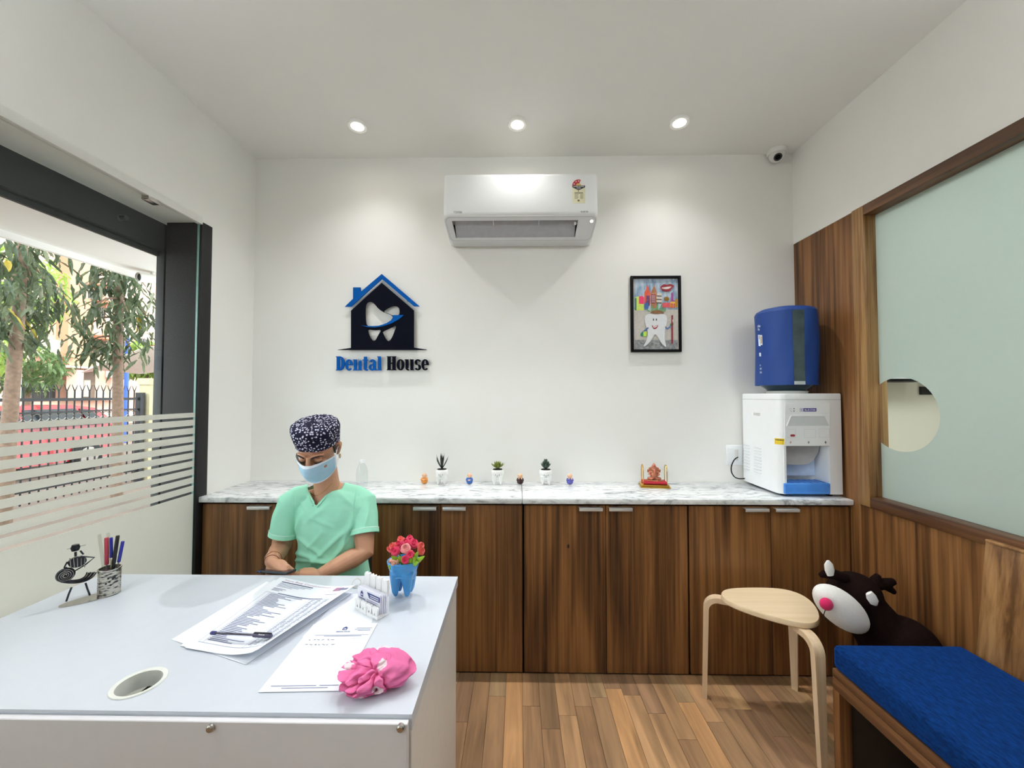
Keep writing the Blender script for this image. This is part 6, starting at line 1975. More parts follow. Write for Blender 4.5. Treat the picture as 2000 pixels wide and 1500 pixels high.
# creases: soft diagonal folds that fan out from the chest to the waist and gather above the lap
nv_ = []
for q in vs:
    dz = nk0.z - q.z
    c = ctr(q.z)
    out_ = Vector((q.x - c.x, q.y - c.y, 0)); 
    if out_.length > 1e-4: out_.normalize()
    f = 0.003 * noise.noise(Vector((q.x * 22, q.y * 16, q.z * 18)))
    if q.y < c.y + 0.03:
        pq = proj(q)
        for (x0, y0, x1, y1, am, wd2) in FOLDS:
            ex_, ey_ = x1 - x0, y1 - y0
            t = ((pq[0] - x0) * ex_ + (pq[1] - y0) * ey_) / (ex_ * ex_ + ey_ * ey_)
            if -0.1 < t < 1.1:
                ds = abs((pq[0] - x0) * ey_ - (pq[1] - y0) * ex_) / math.hypot(ex_, ey_)
                f += am * math.exp(-(ds / wd2) ** 2) * max(0.0, math.sin(PI * (t + 0.1) / 1.2)) ** 0.6
    nv_.append(q + out_ * f)
vs = nv_


def inside(p, poly):
    r = False; n = len(poly)
    for i in range(n):
        (x1, y1), (x2, y2) = poly[i], poly[(i + 1) % n]
        if (y1 > p[1]) != (y2 > p[1]) and p[0] < (x2 - x1) * (p[1] - y1) / (y2 - y1) + x1: r = not r
    return r


VN = [(602, 920), (601, 955), (617, 988), (675, 922), (668, 880), (610, 880)]
keep = []
for f_ in fs:
    c = sum((vs[i] for i in f_), Vector((0, 0, 0))) / len(f_)
    pxy = proj(c)
    if c.y < nk0.y + 0.035 and inside(pxy, VN): continue
    if (Vector((c.x - nk0.x, (c.y - nk0.y - 0.01) * 1.1, 0))).length < 0.062 and c.z > nk0.z - 0.02: continue
    nf = (vs[f_[1]] - vs[f_[0]]).cross(vs[f_[2]] - vs[f_[1]]).normalized()
    if abs(nf.dot((elR - shR).normalized())) > 0.72 and (c - slR).length < 0.068: continue
    if abs(nf.dot((elL - shL).normalized())) > 0.72 and (c - slL).length < 0.07: continue
    keep.append(f_)
used = sorted({i for f_ in keep for i in f_})
mp_ = {a: b for b, a in enumerate(used)}
vs = [vs[i] for i in used]; fs = [tuple(mp_[i] for i in f_) for f_ in keep]
top_ = link_mesh('scrub_top', vs, fs, M_scrub, pe, 80)
from mathutils.bvhtree import BVHTree
bv = BVHTree.FromPolygons(vs, fs)


def on_top(px, py, off=0.003):
    d = ray(px, py).normalized()
    h = bv.ray_cast(Vector((0, 0, EYE)), d)
    return (h[0] - d * off) if h[0] is not None else None


for path in ([(600, 950), (602, 962), (608, 975), (616, 989)], [(616, 989), (632, 971), (650, 950), (664, 934), (674, 925)]):
    pts = []
    for (a, b_), (c, d_) in zip(path, path[1:]):
        for k in range(5):
            w = k / 5
            q = on_top(a + (c - a) * w + (-2.5 if path[0][0] < 610 else 2.5), b_ + (d_ - b_) * w + 1.5, 0.001)
            if q is not None: pts.append(q)
    if len(pts) > 3:
        for _ in range(3): pts = [pts[0]] + [(pts[i - 1] + pts[i] + pts[i + 1]) / 3 for i in range(1, len(pts) - 1)] + [pts[-1]]
        MB().tube(pts, [(0.006, 0.003)] * len(pts), 8).build('neckline_band', M_scrubl, top_)
for sl_, a, b_, r_ in ((slR, shR, elR, 0.062), (slL, shL, elL, 0.065)):
    d = (b_ - a).normalized()
    Q = d.to_track_quat('Z', 'Y').to_matrix()
    MB().lathe([(r_ + 0.0015, -0.012), (r_ + 0.003, -0.006), (r_ + 0.003, 0.012), (r_ - 0.001, 0.013), (r_ - 0.001, -0.010), (r_ + 0.0015, -0.012)], sl_, 32, Q, caps=False).build('sleeve_hem', M_scrubl, top_)
    MB().lathe([(r_ + 0.0032, -0.0085), (r_ + 0.0038, -0.0075), (r_ + 0.0032, -0.0065), (r_ + 0.0032, -0.0085)], sl_, 32, Q, caps=False).build('hem_stitch', pm('stitch_white', hexc(226, 244, 236), 0.8), top_)

# ---- trousers and shoes (behind the desk)
tr_ = MB()
hipc = Vector((nk0.x, 1.83, 0.53))
tr_.ell(hipc, (0.17, 0.13, 0.085), n=24, m=12)
for s_ in (-1, 1):
    hp = hipc + Vector((s_ * 0.085, -0.02, -0.005)); kn = Vector((hipc.x + s_ * 0.105, 1.40, 0.53)); an = Vector((hipc.x + s_ * 0.10, 1.43, 0.08))
    tr_.tube([hp, hp.lerp(kn, 0.5), kn, kn.lerp(an, 0.15), kn.lerp(an, 0.6), an], [0.088, 0.082, 0.07, 0.066, 0.062, 0.058], 18)
vs, fs = remesh(tr_, 0.01, 4)
link_mesh('scrub_trousers', vs, fs, M_scrub, pe, 80)
for s_ in (-1, 1):
    x_ = hipc.x + s_ * 0.10
    sh_ = MB(); sh_.ell((x_, 1.35, 0.028), (0.044, 0.125, 0.028), n=18, m=10); sh_.ell((x_, 1.42, 0.05), (0.042, 0.05, 0.05), n=16, m=10)
    vs, fs = remesh(sh_, 0.006, 3)
    link_mesh('shoe', [Vector((q.x, q.y, max(q.z, 0.001))) for q in vs], fs, M_black, pe, 60)

# ---- patterned surgical cap
m, nt, out = nodes('cap_print')
p = N(nt, 'ShaderNodeBsdfPrincipled'); p.inputs['Roughness'].default_value = 0.85; p.inputs['Specular IOR Level'].default_value = 0.15
mp = coords(nt, (1, 1, 1), rnd=False)
vo = N(nt, 'ShaderNodeTexVoronoi'); vo.inputs['Scale'].default_value = 92; vo.inputs['Randomness'].default_value = 0.75
nt.links.new(mp.outputs[0], vo.inputs['Vector'])
cr = N(nt, 'ShaderNodeValToRGB'); e = cr.color_ramp.elements
e[0].position = 0.30; e[0].color = rgba(hexc(206, 206, 226)); e[1].position = 0.40; e[1].color = rgba(hexc(30, 30, 50))
nt.links.new(vo.outputs['Distance'], cr.inputs[0]); nt.links.new(cr.outputs[0], p.inputs['Base Color'])
nt.links.new(p.outputs[0], out.inputs[0])
M_capp = m


def capf(u, v):
    a = 2 * PI * u
    cx_, sy_ = math.cos(a), math.sin(a)          # sy<0: forehead
    rim = 0.057 if sy_ < 0 else 0.057 - 0.086 * sy_
    rim -= 0.012 * abs(cx_)
    prof = [(0.0, 0.0, 1.03), (0.12, 0.10, 1.08), (0.35, 0.42, 1.15), (0.55, 0.70, 1.19), (0.72, 0.90, 1.10), (0.86, 0.985, 0.84), (0.95, 1.0, 0.45), (1.0, 1.0, 0.001)]
    for (v0, h0, r0), (v1, h1, r1) in zip(prof, prof[1:]):
        if v <= v1 + 1e-9:
            t = (v - v0) / (v1 - v0); h = h0 + (h1 - h0) * t; r = r0 + (r1 - r0) * t
            break
    ztop = 0.143
    z = rim + (ztop - rim) * h
    cr_ = 0.0022 * math.sin(9 * a + 3 * v) * math.sin(PI * v) + 0.0018 * math.sin(17 * a) * v
    return H((0.079 * r + cr_) * cx_, 0.012 + (0.099 * r + cr_) * sy_, z - 0.010 * sy_ * h)


MB().grid(64, 26, capf, cu=True).build('surgical_cap', M_capp, pe, ang=70)
rim = [capf(i / 48, 0.0) for i in range(49)]
MB().tube(rim, 0.0028, 8, cap=False).build('cap_band', M_capp, pe)
# ---- hair at the temple and nape, brows, lashes
M_hair = pm('hair_black', hexc(22, 18, 18), 0.5, vary=0.2, nscale=80)
hr = MB(); hr.m = HM
for s_ in (-1, 1):
    hr.tube([(s_ * 0.070, 0.0, 0.045), (s_ * 0.0725, 0.004, 0.015), (s_ * 0.071, 0.006, -0.012)], [(0.016, 0.006), (0.012, 0.005), (0.004, 0.003)], 10)
hr.ell((0, 0.075, -0.01), (0.058, 0.035, 0.045), n=18, m=10)
hr.build('hair', M_hair, pe)
for s_ in (-1, 1):
    b_ = MB(); b_.m = HM
    b_.tube([(s_ * 0.014, -0.0955, 0.024), (s_ * 0.028, -0.0940, 0.0305), (s_ * 0.044, -0.0845, 0.031), (s_ * 0.057, -0.0715, 0.024)], [(0.0036, 0.0024), (0.0038, 0.0025), (0.003, 0.0022), (0.001, 0.001)], 8)
    b_.build('eyebrow', M_hair, pe)
    b_ = MB(); b_.m = HM
    b_.tube([(s_ * 0.016, -0.083, -0.001), (s_ * 0.024, -0.086, -0.0055), (s_ * 0.034, -0.085, -0.0065), (s_ * 0.044, -0.079, -0.003), (s_ * 0.050, -0.073, 0.001)], [0.0008, 0.0017, 0.0018, 0.0016, 0.0006], 6)
    b_.build('eyelashes', M_hair, pe)
# ---- surgical mask with pleats and ear loops
m, nt, out = nodes('mask_blue')
p = N(nt, 'ShaderNodeBsdfPrincipled'); p.inputs['Roughness'].default_value = 0.8
mp = coords(nt, (1, 1, 1), rnd=False)
nz = N(nt, 'ShaderNodeTexNoise'); nz.inputs['Scale'].default_value = 18; nt.links.new(mp.outputs[0], nz.inputs['Vector'])
cr = N(nt, 'ShaderNodeValToRGB'); cr.color_ramp.elements[0].color = rgba(hexc(150, 196, 222)); cr.color_ramp.elements[1].color = rgba(hexc(186, 218, 236))
nt.links.new(nz.outputs['Fac'], cr.inputs[0]); nt.links.new(cr.outputs[0], p.inputs['Base Color']); nt.links.new(p.outputs[0], out.inputs[0])
M_mask = m


def maskf(u, v, d=0.0):
    w = 2 * u - 1
    a = w * math.radians(78)
    zt2 = 0.000 - 0.004 * w * w
    zb2 = -0.120 + 0.050 * abs(w) ** 1.7
    z = zt2 + (zb2 - zt2) * v
    nose_ = 0.040 * math.exp(-(w * 2.4) ** 2) * math.exp(-((v - 0.28) / 0.34) ** 2)
    chin = -0.018 * v * v
    pl = 0.0022 * math.sin(v * PI * 6) * (1 - w * w)
    rx2 = 0.0855 - 0.006 * v + d; ry2 = 0.098 + nose_ + chin + pl + d
    return H(rx2 * math.sin(a), 0.004 - ry2 * math.cos(a), z)


mk = MB().grid(40, 26, maskf).build('face_mask', M_mask, pe, ang=70)
for v0, v1 in ((0.0, 0.07), (0.95, 1.0)):
    MB().grid(40, 2, lambda u, v: maskf(u, v0 + (v1 - v0) * v, 0.001)).build('mask_edge', pm('mask_white', hexc(226, 234, 244), 0.8), mk)
for u0, u1 in ((0.0, 0.045), (0.955, 1.0)):
    MB().grid(2, 14, lambda u, v: maskf(u0 + (u1 - u0) * u, v, 0.001)).build('mask_edge', pm('mask_white', (0, 0, 0)), mk)
for s_ in (-1, 1):
    u0 = 1.0 if s_ > 0 else 0.0
    a_, b_ = maskf(u0, 0.04), maskf(u0, 0.96)
    MB().tube([a_, H(s_ * 0.0795, 0.02, 0.008), H(s_ * 0.083, 0.046, 0.012), H(s_ * 0.083, 0.05, -0.006), H(s_ * 0.077, 0.03, -0.035), b_], 0.0013, 6).build('ear_loop', pm('mask_white', (0, 0, 0)), mk)
# ---- jewellery
er = [H(0.0835 + 0.002, 0.016 + 0.0075 * math.cos(2 * PI * i / 20), -0.036 + 0.009 * math.sin(2 * PI * i / 20)) for i in range(21)]
MB().tube(er, 0.0019, 8, cap=False).build('earring', M_gold, pe)
nkp = []
bvs = BVHTree.FromPolygons([v.co + WLOC[pe.name] for v in pe.data.vertices], [tuple(q.vertices) for q in pe.data.polygons])
for (a, b_) in ((606, 962), (611, 966), (617, 968), (624, 966), (631, 961), (640, 953), (648, 944)):
    d = ray(a, b_).normalized(); h = bvs.ray_cast(Vector((0, 0, EYE)), d)
    if h[0] is not None: nkp.append(h[0] - d * 0.0012)
if len(nkp) > 2: MB().tube(nkp, 0.0011, 6).build('necklace', M_gold, pe)
fd = (wrR - elR).normalized(); Q = fd.to_track_quat('Z', 'Y').to_matrix()
MB().lathe([(0.034 + 0.0022 * math.cos(a), 0.0022 * math.sin(a)) for a in [2 * PI * i / 10 for i in range(11)]], wrR - fd * 0.03, 32, Q, caps=False).build('bangle', pm('bangle_gold', hexc(214, 170, 140), 0.25, metal=0.8), pe)
MB().lathe([(0.0285 + 0.0012 * math.cos(a), 0.0012 * math.sin(a)) for a in [2 * PI * i / 8 for i in range(9)]], wrR - fd * 0.006, 32, Q, caps=False).build('thread_bracelet', pm('thread_maroon', hexc(96, 36, 36), 0.8), pe)

# ---- phone in the hands
ph = thing('mobile_phone', 'dark mobile phone held level in both hands of the seated person', 'phone', phc)
t = MB().rbox(-0.066, 0.066, -0.034, 0.034, -0.0045, 0.0045, 0.004, 3)
mb = MB(); mb.m = PHM; mb.add(t.v, t.f); mb.build('body', pm('phone_case', hexc(44, 56, 62), 0.35), ph)
t = MB().box(-0.062, 0.062, -0.031, 0.031, 0.0046, 0.005); mb = MB(); mb.m = PHM; mb.add(t.v, t.f); mb.build('screen', pm('phone_screen', hexc(30, 34, 40), 0.1), ph)
t = MB().rbox(-0.061, -0.046, -0.0365, -0.033, -0.004, 0.003, 0.001); mb = MB(); mb.m = PHM; mb.add(t.v, t.f); mb.build('camera_bump', pm('camera_blue', hexc(36, 40, 84), 0.2), ph)

# ---- chair
cr0 = nk0.x + 0.0
chr_ = thing('office_chair', 'black chair of the seated person behind the desk', 'chair', (cr0, 1.83, 0))
MB().rbox(cr0 - 0.2, cr0 + 0.2, 1.62, 2.0, 0.395, 0.44, 0.02, 3).build('seat', M_blackmatt, chr_)
MB().rbox(cr0 - 0.165, cr0 + 0.145, 1.965, 1.995, 0.47, 0.735, 0.012, 3).build('backrest', M_blackmatt, chr_)
for s_ in (-1, 1):
    MB().tube([(cr0 + s_ * 0.12, 1.985, 0.41), (cr0 + s_ * 0.12, 2.005, 0.6)], 0.012, 8).build('back_post', M_black, chr_)
    for y_ in (1.66, 1.96):
        MB().tube([(cr0 + s_ * 0.17, y_, 0.40), (cr0 + s_ * 0.185, y_, 0.0)], [0.014, 0.012], 10).build('leg', M_black, chr_)
# ================================================================ outside the glass front
ro = random.Random(21)
struct(MB().box(-70, -2.005, -25, 60, -0.35, -0.1).build('floor_outside', pm('paving', hexc(112, 98, 88), 0.9, vary=0.2, nscale=2)))
b = MB().box(-3.0, -2.0, -3.2, 4.6, 2.45, 2.62).box(-3.03, -3.0, -3.2, 4.6, 2.41, 2.62)
struct(b.build('ceiling_canopy', pm('canopy_white', hexc(226, 222, 216), 0.7, vary=0.01)))
# bullet camera under the canopy
bc = thing('bullet_camera', 'white bullet security camera under the canopy outside the glass', 'camera', (-2.86, 3.05, 2.33))
c0 = atx(285, 543, -2.86)
d_ = Vector((-0.25, -0.95, -0.12)).normalized()
Q = d_.to_track_quat('Z', 'Y').to_matrix()
MB().lathe([(0.0, -0.09), (0.034, -0.09), (0.036, -0.07), (0.036, 0.05), (0.032, 0.052), (0.03, 0.04), (0.0, 0.038)], c0, 24, Q).build('housing', M_offw, bc)
MB().lathe([(0.028, 0.0385), (0.026, 0.0405), (0.0, 0.0405)], c0, 20, Q).build('lens', M_black, bc)
MB().tube([c0 - d_ * 0.05, c0 + Vector((0.0, 0.05, 0.05)), Vector((c0.x, c0.y + 0.06, 2.449))], 0.012, 8).build('bracket', M_offw, bc)

# ---- steel fence with forked bars and a row of rings
FXX = -7.0
fn = thing('steel_fence', 'black steel fence with forked spear tops and a row of rings', 'fence', (FXX, 5.7, -0.1))
M_fence = pm('fence_black', hexc(30, 30, 34), 0.5)
M_ringm = pm('fence_ring', hexc(150, 148, 140), 0.4, metal=0.4)
fy0, fy1 = 4.3, 7.06
ZR = 1.42
MB().box(FXX - 0.02, FXX + 0.02, fy0, fy1, ZR - 0.025, ZR + 0.02).build('rail', M_fence, fn)
MB().box(FXX - 0.015, FXX + 0.015, fy0, fy1, 1.215, 1.24).build('rail', M_fence, fn)
MB().box(FXX - 0.015, FXX + 0.015, fy0, fy1, 1.07, 1.095).build('rail', M_fence, fn)
MB().box(FXX - 0.02, FXX + 0.02, fy0, fy1, 0.1, 0.14).build('rail', M_fence, fn)
MB().box(FXX - 0.05, FXX + 0.05, fy1, fy1 + 0.09, -0.1, ZR + 0.11).build('end_post', M_fence, fn)
bar = MB(); bar.tube([(0, 0, -0.0), (0, 0, 1.62)], 0.011, 6)
for s_ in (-1, 1): bar.tube([(0, 0, 1.62), (0, s_ * 0.015, 1.66), (0, s_ * 0.04, 1.73)], [0.008, 0.007, 0.004], 6)
bme = bpy.data.meshes.new('bar'); bme.from_pydata(bar.v, [], bar.f); bme.materials.append(M_fence)
rg = MB(); rg.tube([(0, 0.052 * math.cos(2 * PI * i / 16), 0.052 * math.sin(2 * PI * i / 16)) for i in range(17)], 0.007, 5, cap=False)
rme = bpy.data.meshes.new('ring'); rme.from_pydata(rg.v, [], rg.f); rme.materials.append(M_ringm)
k = 0
y_ = fy0 + 0.04
while y_ < fy1:
    for nm, me, p_ in (('bar', bme, (FXX, y_, -0.08)), ('ring', rme, (FXX, y_ + 0.052, 1.155))):
        o = bpy.data.objects.new(nm, me); COL.objects.link(o); o.parent = fn; o.location = Vector(p_) - WLOC[fn.name]
    y_ += 0.106

# ---- concrete gate pillar
gp = thing('gate_pillar', 'cream concrete gate pillar with a grey panel at the end of the fence', 'pillar', (-7.0, 7.6, -0.1))
M_conc = pm('cream_concrete', hexc(206, 196, 160), 0.85, vary=0.08, nscale=8)
MB().box(-7.1, -6.9, 7.18, 7.30, -0.1, 1.68).build('frame_post', M_conc, gp)
MB().box(-7.1, -6.9, 7.95, 8.07, -0.1, 1.68).build('frame_post', M_conc, gp)
MB().box(-7.12, -6.88, 7.16, 8.09, 1.68, 1.80).build('cap', M_conc, gp)
MB().box(-7.05, -6.95, 7.30, 7.95, -0.1, 1.68).build('panel', pm('rough_grey', hexc(140, 138, 136), 0.9, vary=0.2, nscale=30), gp)
# printed tarpaulin roof behind the pillar
tp_ = thing('tarpaulin', 'white and orange printed tarpaulin sheet behind the gate pillar', 'tarpaulin', (-8.6, 9.2, 1.75))
MB().grid(6, 4, lambda u, v: Vector((-9.2 + 1.4 * v, 8.0 + 2.6 * u, 1.95 + 0.55 * v + 0.2 * u + 0.05 * math.sin(9 * u))), thick=(0, 0, -0.01)).build('sheet', pm('tarp_white', hexc(232, 226, 216), 0.6), tp_)
for i in range(6):
    u0 = 0.04 + 0.16 * i
    MB().grid(3, 4, lambda u, v: Vector((-9.2 + 1.4 * v, 8.0 + 2.6 * (u0 + 0.07 * u), 1.962 + 0.55 * v + 0.2 * (u0 + 0.07 * u) + 0.05 * math.sin(9 * (u0 + 0.07 * u))))).build('stripe', pm('tarp_%d' % (i % 3), hexc(*((214, 120, 60), (196, 70, 56), (226, 180, 60))[i % 3]), 0.6), tp_)
for y_ in (8.1, 10.5):
    MB().tube([(-8.5, y_, -0.1), (-8.5, y_, 2.1 + 0.05 * (y_ - 8))], 0.03, 8).build('pole', M_fence, tp_)

# ---- red hatchback behind the fence
cr_t = thing('red_car', 'red hatchback car parked behind the black fence', 'car', (-10.0, 6.9, -0.1))
M_red_c = pm('car_red', hexc(196, 34, 40), 0.25, coat=0.6, vary=0.03)
M_cglass = pm('car_glass', hexc(30, 36, 40), 0.08)
prof = [(4.75, 0.25), (4.78, 0.62), (4.95, 0.78), (5.75, 0.90), (6.35, 1.32), (6.7, 1.38), (8.0, 1.38), (8.45, 1.30), (8.78, 0.95), (8.92, 0.86), (8.95, 0.35), (8.8, 0.22)]
nprof = len(prof)
mb = MB()
vs = []
for xx, ins in ((-9.25, 1.0), (-9.18, 0.0), (-10.82, 0.0), (-10.75, 1.0)):
    for (yy, zz) in prof:
        tum = 0.16 * max(0, zz - 0.9) / 0.48
        x_ = xx - tum if xx > -10 else xx + tum
        vs.append(Vector((x_, yy, zz - 0.1)))
fs = [tuple(range(nprof, 2 * nprof)), tuple(reversed(range(2 * nprof, 3 * nprof)))]
vs2 = vs[nprof:3 * nprof]
mb.add(vs2, [tuple(range(nprof)), tuple(reversed(range(nprof, 2 * nprof)))] + [(i, (i + 1) % nprof, nprof + (i + 1) % nprof, nprof + i) for i in range(nprof)])
mb.build('body', M_red_c, cr_t, 25)
def cw(y0, z0, y1, z1, y2, z2, y3, z3, nm='side_window'):
    q = []
    for (yy, zz) in ((y0, z0), (y1, z1), (y2, z2), (y3, z3)):
        tum = 0.16 * max(0, zz - 0.9) / 0.48
        q.append(Vector((-9.18 - tum + 0.006, yy, zz - 0.1)))
    MB().add(q, [(0, 1, 2, 3)]).build(nm, M_cglass, cr_t)
cw(6.0, 0.95, 7.1, 0.95, 7.1, 1.3, 6.42, 1.3); cw(7.16, 0.95, 8.2, 0.95, 8.05, 1.3, 7.16, 1.3); cw(8.25, 0.95, 8.6, 0.95, 8.32, 1.26, 8.12, 1.3)
MB().add([(-9.42, 8.46, 1.19), (-10.58, 8.46, 1.19), (-10.7, 8.765, 0.88), (-9.3, 8.765, 0.88)], [(0, 1, 2, 3)]).build('rear_window', M_cglass, cr_t)
for y_ in (5.55, 8.15):
    for x_ in (-9.2, -10.8):
        w = MB().lathe([(0.0, -0.09), (0.26, -0.09), (0.30, -0.07), (0.30, 0.07), (0.26, 0.09), (0.0, 0.09)], (x_, y_, 0.2), 24, Matrix.Rotation(PI / 2, 3, 'Y')).build('wheel', M_blackmatt, cr_t)
        MB().lathe([(0.0, -0.1), (0.19, -0.1), (0.19, 0.1), (0.0, 0.1)], (x_, y_, 0.2), 18, Matrix.Rotation(PI / 2, 3, 'Y')).build('hub', M_steel, w)
MB().box(-9.3, -9.17, 8.72, 8.9, 0.62, 0.82).build('tail_light', pm('tail_red', hexc(150, 10, 16), 0.2), cr_t)

# ---- pale street pole and blue downpipe
q = atx(33, 780, -9.6)
tag(MB().tube([(-11.6, q.y * 11.6 / 9.6, -0.1), (-11.6, q.y * 11.6 / 9.6, 3.2)], 0.06, 12).build('street_pole', pm('pole_pale', hexc(190, 210, 210), 0.5)), 'pale grey-green pole standing behind the left tree', 'pole')
q = atx(247, 740, -13)
tag(MB().tube([(-13, q.y, -0.1), (-13, q.y, 3.4)], 0.06, 10).build('blue_pole', pm('pole_blue', hexc(60, 96, 190), 0.5)), 'blue painted pole beside the right tree', 'pole')

# ---- pink apartment block across the street
XB = -22.0
bl = thing('apartment_building', 'pale pink apartment building with balconies seen across the street', 'building', (XB, 20, -0.1))
M_pink = pm('pink_plaster', hexc(222, 180, 160), 0.9, vary=0.05, nscale=0.6)
M_pink2 = pm('peach_plaster', hexc(214, 150, 122), 0.9, vary=0.05, nscale=0.6)
M_pink3 = pm('pale_plaster', hexc(232, 206, 190), 0.9, vary=0.05, nscale=0.6)
M_win = pm('window_dark', hexc(62, 62, 64), 0.3)
BP = lambda px, py, d=0.0: atx(px, py, XB + d)


def slab(name, px0, py0, px1, py1, d0, d1, mt, parent=bl):
    """block on the facade, from its picture rectangle; d0..d1 is how far it stands out"""
    a, b_ = BP(px0, py0), BP(px1, py1)
    y0, y1 = sorted((a.y, b_.y)); z0, z1 = sorted((a.z, b_.z))
    return MB().box(XB + d0, XB + d1, y0, y1, max(z0, -0.1), z1).build(name, mt, parent)


MB().box(XB - 8, XB, 13.5, 34, -0.1, 14).build('wall', M_pink, bl)
slab('wall_bay', 118, 380, 158, 716, 0, 0.6, M_pink2)
slab('wall_bay', 160, 380, 205, 782, 0, 0.3, M_pink)
slab('wall_bay', 206, 380, 246, 782, 0, 0.15, M_pink3)
slab('balcony_slab', 60, 712, 160, 722, 0, 1.2, M_pink3)
slab('balcony_slab', 62, 694, 118, 699, 0, 0.8, pm('slab_grey', hexc(150, 140, 132), 0.9))
slab('parapet', 66, 660, 118, 694, 0.0, 0.25, M_pink3)
slab('pillar', 106, 722, 118, 782, 0.6, 1.1, M_pink3)
slab('ground_opening', 34, 735, 106, 782, 0.0, 0.05, pm('opening_dark', hexc(58, 54, 52), 0.8))
slab('ground_opening', 118, 722, 160, 782, 0.61, 0.66, pm('opening_brown', hexc(112, 92, 80), 0.8))
slab('lit_doorway', 137, 742, 149, 775, 0.67, 0.7, pm('doorway_pale', hexc(176, 172, 160), 0.7))
slab('inner_wall', 66, 743, 82, 766, 0.06, 0.1, M_pink3)
for (a, b_, c, d_, aw) in ((170, 668, 192, 694, 1), (90, 664, 106, 690, 0), (148, 566, 170, 586, 1), (152, 530, 170, 545, 0), (175, 600, 192, 622, 1), (92, 560, 106, 590, 0), (215, 640, 232, 665, 0), (215, 560, 232, 585, 0), (262, 660, 280, 690, 0)):
    dd = 0.32 if a >= 160 and a < 206 else (0.62 if 118 <= a < 160 else 0.16)
    f_ = slab('window', a - 2, b_ - 2, c + 2, d_ + 2, dd - 0.3, dd, M_pink3)
    slab('pane', a, b_, c, d_, dd, dd + 0.03, M_win, f_)
    for k in range(1, 4):
        x_ = a + (c - a) * k / 4
        slab('window_bar', x_ - 0.5, b_, x_ + 0.5, d_, dd + 0.03, dd + 0.06, pm('bar_grey', hexc(120, 116, 112), 0.6), f_)
    if aw: slab('window_hood', a - 2, b_ - 14, c + 3, b_ - 3, dd, dd + 0.7, M_pink2)
ac2 = slab('outdoor_unit', 194, 720, 218, 738, 0.35, 0.9, M_wplas)
cf = BP(203, 730)
MB().lathe([(0.0, 0.9), (0.22, 0.9), (0.22, 0.93), (0.0, 0.93)], (XB, cf.y, cf.z), 20, Matrix.Rotation(PI / 2, 3, 'Y')).build('fan_grille', M_win, ac2)
for k in range(8):
    x_ = 187 + 35 * k / 7
    slab('cage_bar', x_ - 0.6, 718, x_ + 0.6, 741, 0.95, 1.0, M_fence, ac2)
for y_ in (718, 729, 741): slab('cage_rail', 186, y_ - 0.5, 223, y_ + 0.5, 0.95, 1.0, M_fence, ac2)
slab('drain_pipe', 199, 380, 201, 716, 0.3, 0.42, M_pink3)


# ---- trees with long drooping leaves
def leaf_shape(L, w, droop):
    mb = MB()
    mb.grid(2, 7, lambda u, v: Vector(((u - 0.5) * 2 * w * math.sin(PI * min(1, 0.06 + 0.94 * v)) ** 0.8 * (1 - 0.35 * v), L * v * math.cos(droop * v) + 0.012 * math.sin(9 * v), -L * 0.5 * v * v * math.sin(droop) + 0.35 * w * abs(u - 0.5) * 2 + 0.006 * math.sin(14 * v + 3 * u))))
    return mb


def leaf_mat(name, rgb, tr=0.45):
    m, nt, out = nodes(name)
    d = N(nt, 'ShaderNodeBsdfDiffuse'); t = N(nt, 'ShaderNodeBsdfTranslucent'); g = N(nt, 'ShaderNodeBsdfGlossy'); g.inputs['Roughness'].default_value = 0.35
    oi = N(nt, 'ShaderNodeObjectInfo')
    mp = coords(nt, (1, 1, 1))
    nz = N(nt, 'ShaderNodeTexNoise'); nz.inputs['Scale'].default_value = 9; nt.links.new(mp.outputs[0], nz.inputs['Vector'])
    cr = N(nt, 'ShaderNodeValToRGB'); cr.color_ramp.elements[0].color = rgba(hexc(*rgb), 0.7); cr.color_ramp.elements[1].color = rgba(hexc(*rgb), 1.25)
    nt.links.new(nz.outputs['Fac'], cr.inputs[0])
    nt.links.new(cr.outputs[0], d.inputs[0]); nt.links.new(cr.outputs[0], t.inputs[0])
    mx = N(nt, 'ShaderNodeMixShader'); mx.inputs[0].default_value = tr
    nt.links.new(d.outputs[0], mx.inputs[1]); nt.links.new(t.outputs[0], mx.inputs[2])
    m2 = N(nt, 'ShaderNodeMixShader'); m2.inputs[0].default_value = 0.05
    nt.links.new(mx.outputs[0], m2.inputs[1]); nt.links.new(g.outputs[0], m2.inputs[2])
    nt.links.new(m2.outputs[0], out.inputs[0])
    return m


LM = [leaf_mat('leaf_dark', (78, 94, 66)), leaf_mat('leaf_mid', (106, 120, 88)), leaf_mat('leaf_olive', (150, 156, 128)), leaf_mat('leaf_yellow', (190, 168, 56))]
LME = []
for mt in LM:
    for (L, w, dr) in ((0.26, 0.028, 0.5), (0.2, 0.024, 0.8), (0.30, 0.030, 0.3)):
        t = leaf_shape(L, w, dr)
        me = bpy.data.meshes.new('leaf'); me.from_pydata(t.v, [], t.f); me.materials.append(mt)
        me.polygons.foreach_set('use_smooth', [True] * len(me.polygons))
        LME.append((me, t))
M_bark = pm('bark', hexc(134, 112, 96), 0.9, vary=0.25, nscale=25, bump=0.5, bscale=60)


